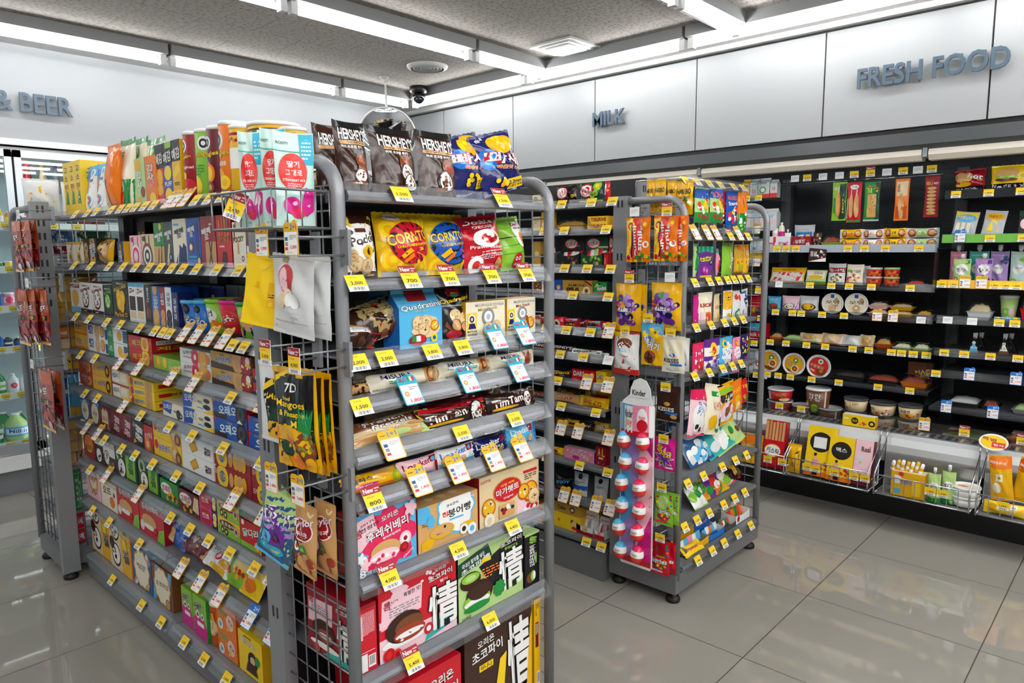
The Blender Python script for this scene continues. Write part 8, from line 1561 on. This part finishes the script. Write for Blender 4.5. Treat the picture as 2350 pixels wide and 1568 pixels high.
# ================================================================ goods at the far end rack and hanging meat snacks
def yrow(where, plane, z, data): row(where, 'Y', plane, z, data)
yrow('on top of far end rack', 3.52, 1.573, '''
52 140 412 bag wh d=.07 ~~ crisp bag ~ white crisp bag printed with potato sticks ~ p yd .1 .3 .16 .5 .2 .48 .14 .28;p yd .4 .8 .5 .84 .44 .6 .38 .66;p yd .55 .6 .8 .36 .84 .4 .58 .64;p o .3 .3 .4 .4 .36 .2;p o .1 .6 .2 .64 .2 .56
142 200 420 bag w d=.06 sd=w ~~ crisp bag ~ white crisp bag with orange bugle snack ~ p rb .1 .5 .5 .6 .4 .4;b .3 .1 .8 .3
''')
W2 = 'of far end rack'
yrow('on second tier '+W2, 3.49, 1.343, '''
122 178 528 bag sv t=4 d=.04 ~~ crisp bag ~ silver back of crisp bag with violet band ~ r 0 .4 1 .6 m;r 0 .7 1 1 gb;l .1 .3 .6 3 .04 dk
180 262 530 bag sv t=4 d=.04 ~~ crisp bag ~ silver and green back of crisp bag ~ r 0 .6 1 1 dg;r 0 .3 .4 .5 m
''')
yrow('on third tier '+W2, 3.49, 1.123, '''
126 172 610 bag gd d=.05 ~~ snack bag ~ golden noodle snack bag seen through mesh ~ d .5 .5 .4 .4 24 .06 yd,ol,gd 3
174 230 612 bag gd d=.05 ~~ snack bag ~ olive-gold snack bag seen through mesh ~ d .5 .5 .4 .4 24 .06 yd,ol,bm 3
''')
yrow('on fourth tier '+W2, 3.49, .913, '''
130 165 690 box be d=.08 ~ biscuit_box ~ snack box ~ yellow and orange baker's box ~ r 0 .7 1 1 o;t .5 .84 .7 .1 w - 0 Sweet;r 0 0 1 .3 yd;d .5 .16 .4 .08 9 .07 dk,bd 3
166 182 692 box gd d=.08 ~ biscuit_box ~ snack box ~ golden box beside the baker's box ~ r 0 .3 1 .5 bm
''')
yrow('on fifth tier '+W2, 3.49, .703, '''
136 160 774 cup b lid=sv taper=.8 ~~ snack cup ~ blue snack tub seen through mesh ~ r 0 .6 1 .7 w
160 186 782 bag lb d=.04 ~~ snack bag ~ pale blue bag seen through mesh ~ r 0 0 1 .2 yd
''')
yrow('on sixth tier '+W2, 3.49, .483, '''
158 192 905 box tn d=.08 sd=bm ~ cake_box ~ snack box ~ brown cardboard cake box seen through mesh ~ e .6 .8 .2 .1 yd;t .7 .2 .4 .24 bd - 180 RI
''')
yrow('on seventh tier '+W2, 3.49, .283, '''
152 192 988 box g d=.08 sd=dg ~ biscuit_box ~ snack box ~ green box with upturned lettering ~ e .2 .5 .14 .3 rb;t .75 .5 .3 .7 sv - 180 다트
''')
yrow('on bottom tier '+W2, 3.49, .129, '''
157 196 1062 box r d=.08 n=2 ~ biscuit_box ~ snack box ~ red biscuit box with white script ~ t .6 .4 .6 .4 w b 6 오예;d .3 .7 .2 .2 6 .06 b,lb 3
''')
MT = 'r 0 0 1 .42 m;t .4 .66 .7 .12 w k 8 육포;r .2 .46 .9 .54 k;t .55 .5 .5 .06 y - 0 GOLD;d .5 .22 .4 .16 12 .12 m,rd,rb 3;c .7 .1 .12 wh;r 0 .8 1 1 od;r .0 .0 1 .05 yd'
W2 = 'on far end rack side'
row(W2, 'X', .77, 1.4, '''
32 52 508 bag rb b=625 d=.02 ~ jerky_pack ~ meat snack ~ red meat snack pack, top hook, left, ~ %s
46 74 506 bag rb b=622 d=.02 f=.01 ~ jerky_pack ~ meat snack ~ orange meat snack pack, top hook, middle, ~ %s
68 88 508 bag rb b=618 d=.02 f=.03 ~ jerky_pack ~ meat snack ~ red meat snack pack, top hook, right, ~ %s
26 52 664 bag rb b=792 d=.02 ~ jerky_pack ~ meat snack ~ red meat snack pack, middle hook, left, ~ %s
52 70 665 bag rb b=790 d=.02 f=.01 ~ jerky_pack ~ meat snack ~ brown-red meat snack pack, middle hook, centre, ~ %s
66 98 664 bag rb b=790 d=.02 f=.03 k=2 ~ jerky_pack ~ meat snack ~ red meat snack pack, middle hook, ~ %s
62 92 850 bag rb b=988 d=.02 ~ jerky_pack ~ meat snack ~ orange meat snack pack, bottom hook, front, ~ %s
84 112 850 bag rb b=980 d=.02 f=.03 ~ jerky_pack ~ meat snack ~ brown meat snack pack, bottom hook, rear, ~ %s
''' % ((MT,)*8), grp='meat snack packs hanging on the far end rack')
for px, py in ((40, 503), (62, 660), (75, 845)):
    y = along(px+8, 'y', x=.74, z=height(py, .74, 3.6)); hook(FA, .845, y, height(py, .74, y), .1, 'w', '')

# ================================================================ bottles in the drink cooler
CB = 'in glass-door cooler'
def crow(where, z, data): row(where+' '+CB, 'Y', 5.02, z, data)
crow('on bottom shelf', .292, '''
-28 8 958 bot g sh=.62 lb=w ~~ drink bottle ~ large green bottle at the photo edge ~ r .1 .4 .9 .6 g
10 66 948 bot gl sh=.6 lb=lb ~~ drink bottle ~ large pale green milk-soda bottle ~ r 0 .2 1 .8 w;t .5 .55 .7 .4 b - -4 Milkis
''')
row('behind on bottom shelf '+CB, 'Y', 5.18, .292, '''
-8 30 946 bot g sh=.62 lb=w ~~ drink bottle ~ large green bottle, rear left, ~
34 62 944 bot g sh=.62 lb=gl ~~ drink bottle ~ large green bottle, rear right, ~
''')
crow('on second shelf', .587, '''
-20 14 852 bot g sh=.62 lb=w ~~ drink bottle ~ green soda bottle with white label ~ r .1 .3 .9 .6 lg
15 45 858 bot wh sh=.62 lb=wh ~~ drink bottle ~ clear sparkling bottle with pink number ~ c .5 .6 .24 pk;t .5 .6 .16 .24 w - 0 2
46 66 860 bot wh sh=.62 lb=w ~~ drink bottle ~ clear water bottle beside the pink one ~
''')
crow('on third shelf', .862, '''
-10 8 770 bot b sh=.66 lb=bl ~~ drink bottle ~ blue sports drink bottle ~
8 28 772 bot dk sh=.66 lb=n ~~ drink bottle ~ dark cola bottle with navy label ~ r 0 .3 1 .7 w
30 52 774 bot k sh=.66 lb=b ~~ drink bottle ~ black bottle with blue label ~
''')
crow('on fourth shelf', 1.102, '''
-12 4 672 can b k=1 lid=sv ~~ drink can ~ blue drink can at the edge ~
5 33 672 can p k=1 lid=sv ~~ drink can ~ pink and white drink can ~ r 0 .3 1 .7 w;c .5 .5 .3 pk
35 60 672 can mg k=1 lid=sv ~~ drink can ~ magenta drink can ~ r 0 .4 1 .6 w
''')
crow('on fifth shelf', 1.332, '''
-14 4 602 can g lid=sv ~~ drink can ~ green drink can ~
5 30 600 can b lid=sv ~~ drink can ~ blue can with yellow flash ~ s .5 .6 .4 7 y .2
34 56 600 can tq lid=sv ~~ drink can ~ teal drink can ~ r 0 .2 1 .4 w
''')
crow('on top shelf', 1.582, '''
-8 8 480 bot yd sh=.66 lb=w ~~ drink bottle ~ yellow drink bottle ~
10 24 486 bot o sh=.66 lb=y ~~ drink bottle ~ orange drink bottle ~
56 88 376 bot rd sh=.6 lb=r cap=r ~~ drink bottle ~ tall red capped bottle above the white crisps ~ r 0 .3 1 .5 lp
92 122 378 bot be sh=.6 lb=cr cap=gd ~~ drink bottle ~ tall cream bottle with gold cap ~ l .2 .6 .8 3 .06 gr
126 148 382 bot gr sh=.6 lb=sv cap=n ~~ drink bottle ~ tall grey bottle in the background ~
152 176 382 bot dr sh=.6 lb=sv ~~ drink bottle ~ tall dark bottle, right of the grey one, ~
180 240 384 bot rb sh=.6 lb=r k=2 ~~ drink bottle ~ tall reddish bottle beyond the yellow boxes ~
''')
# ================================================================ light and view
w = bpy.data.worlds.new('world'); scene.world = w; w.use_nodes = True
w.node_tree.nodes['Background'].inputs['Color'].default_value = (.8, .85, .9, 1); w.node_tree.nodes['Background'].inputs['Strength'].default_value = .3
scene.view_settings.view_transform = 'Standard'; scene.view_settings.look = 'None'; scene.view_settings.gamma = 1
scene.view_settings.use_curve_mapping = False; scene.view_settings.exposure = EXPO
scene.cycles.use_light_tree = False; scene.cycles.use_denoising = True; scene.cycles.max_bounces = 7; scene.cycles.diffuse_bounces = 3; scene.cycles.glossy_bounces = 3; scene.cycles.use_adaptive_sampling = True; scene.cycles.adaptive_threshold = .07; scene.cycles.transparent_max_bounces = 10
scene.cycles.caustics_reflective = False; scene.cycles.caustics_refractive = False
bad = {k: v for k, v in LABELS.items() if len(v) > 1 and 'tube light' not in k}
for k, v in bad.items(): print('DUPLABEL', k, v)
print('THINGS', len([o for o in scene.objects if o.parent is None]), 'OBJS', len(scene.objects), 'POLYS', sum(len(o.data.polygons) for o in scene.objects if o.type == 'MESH'))
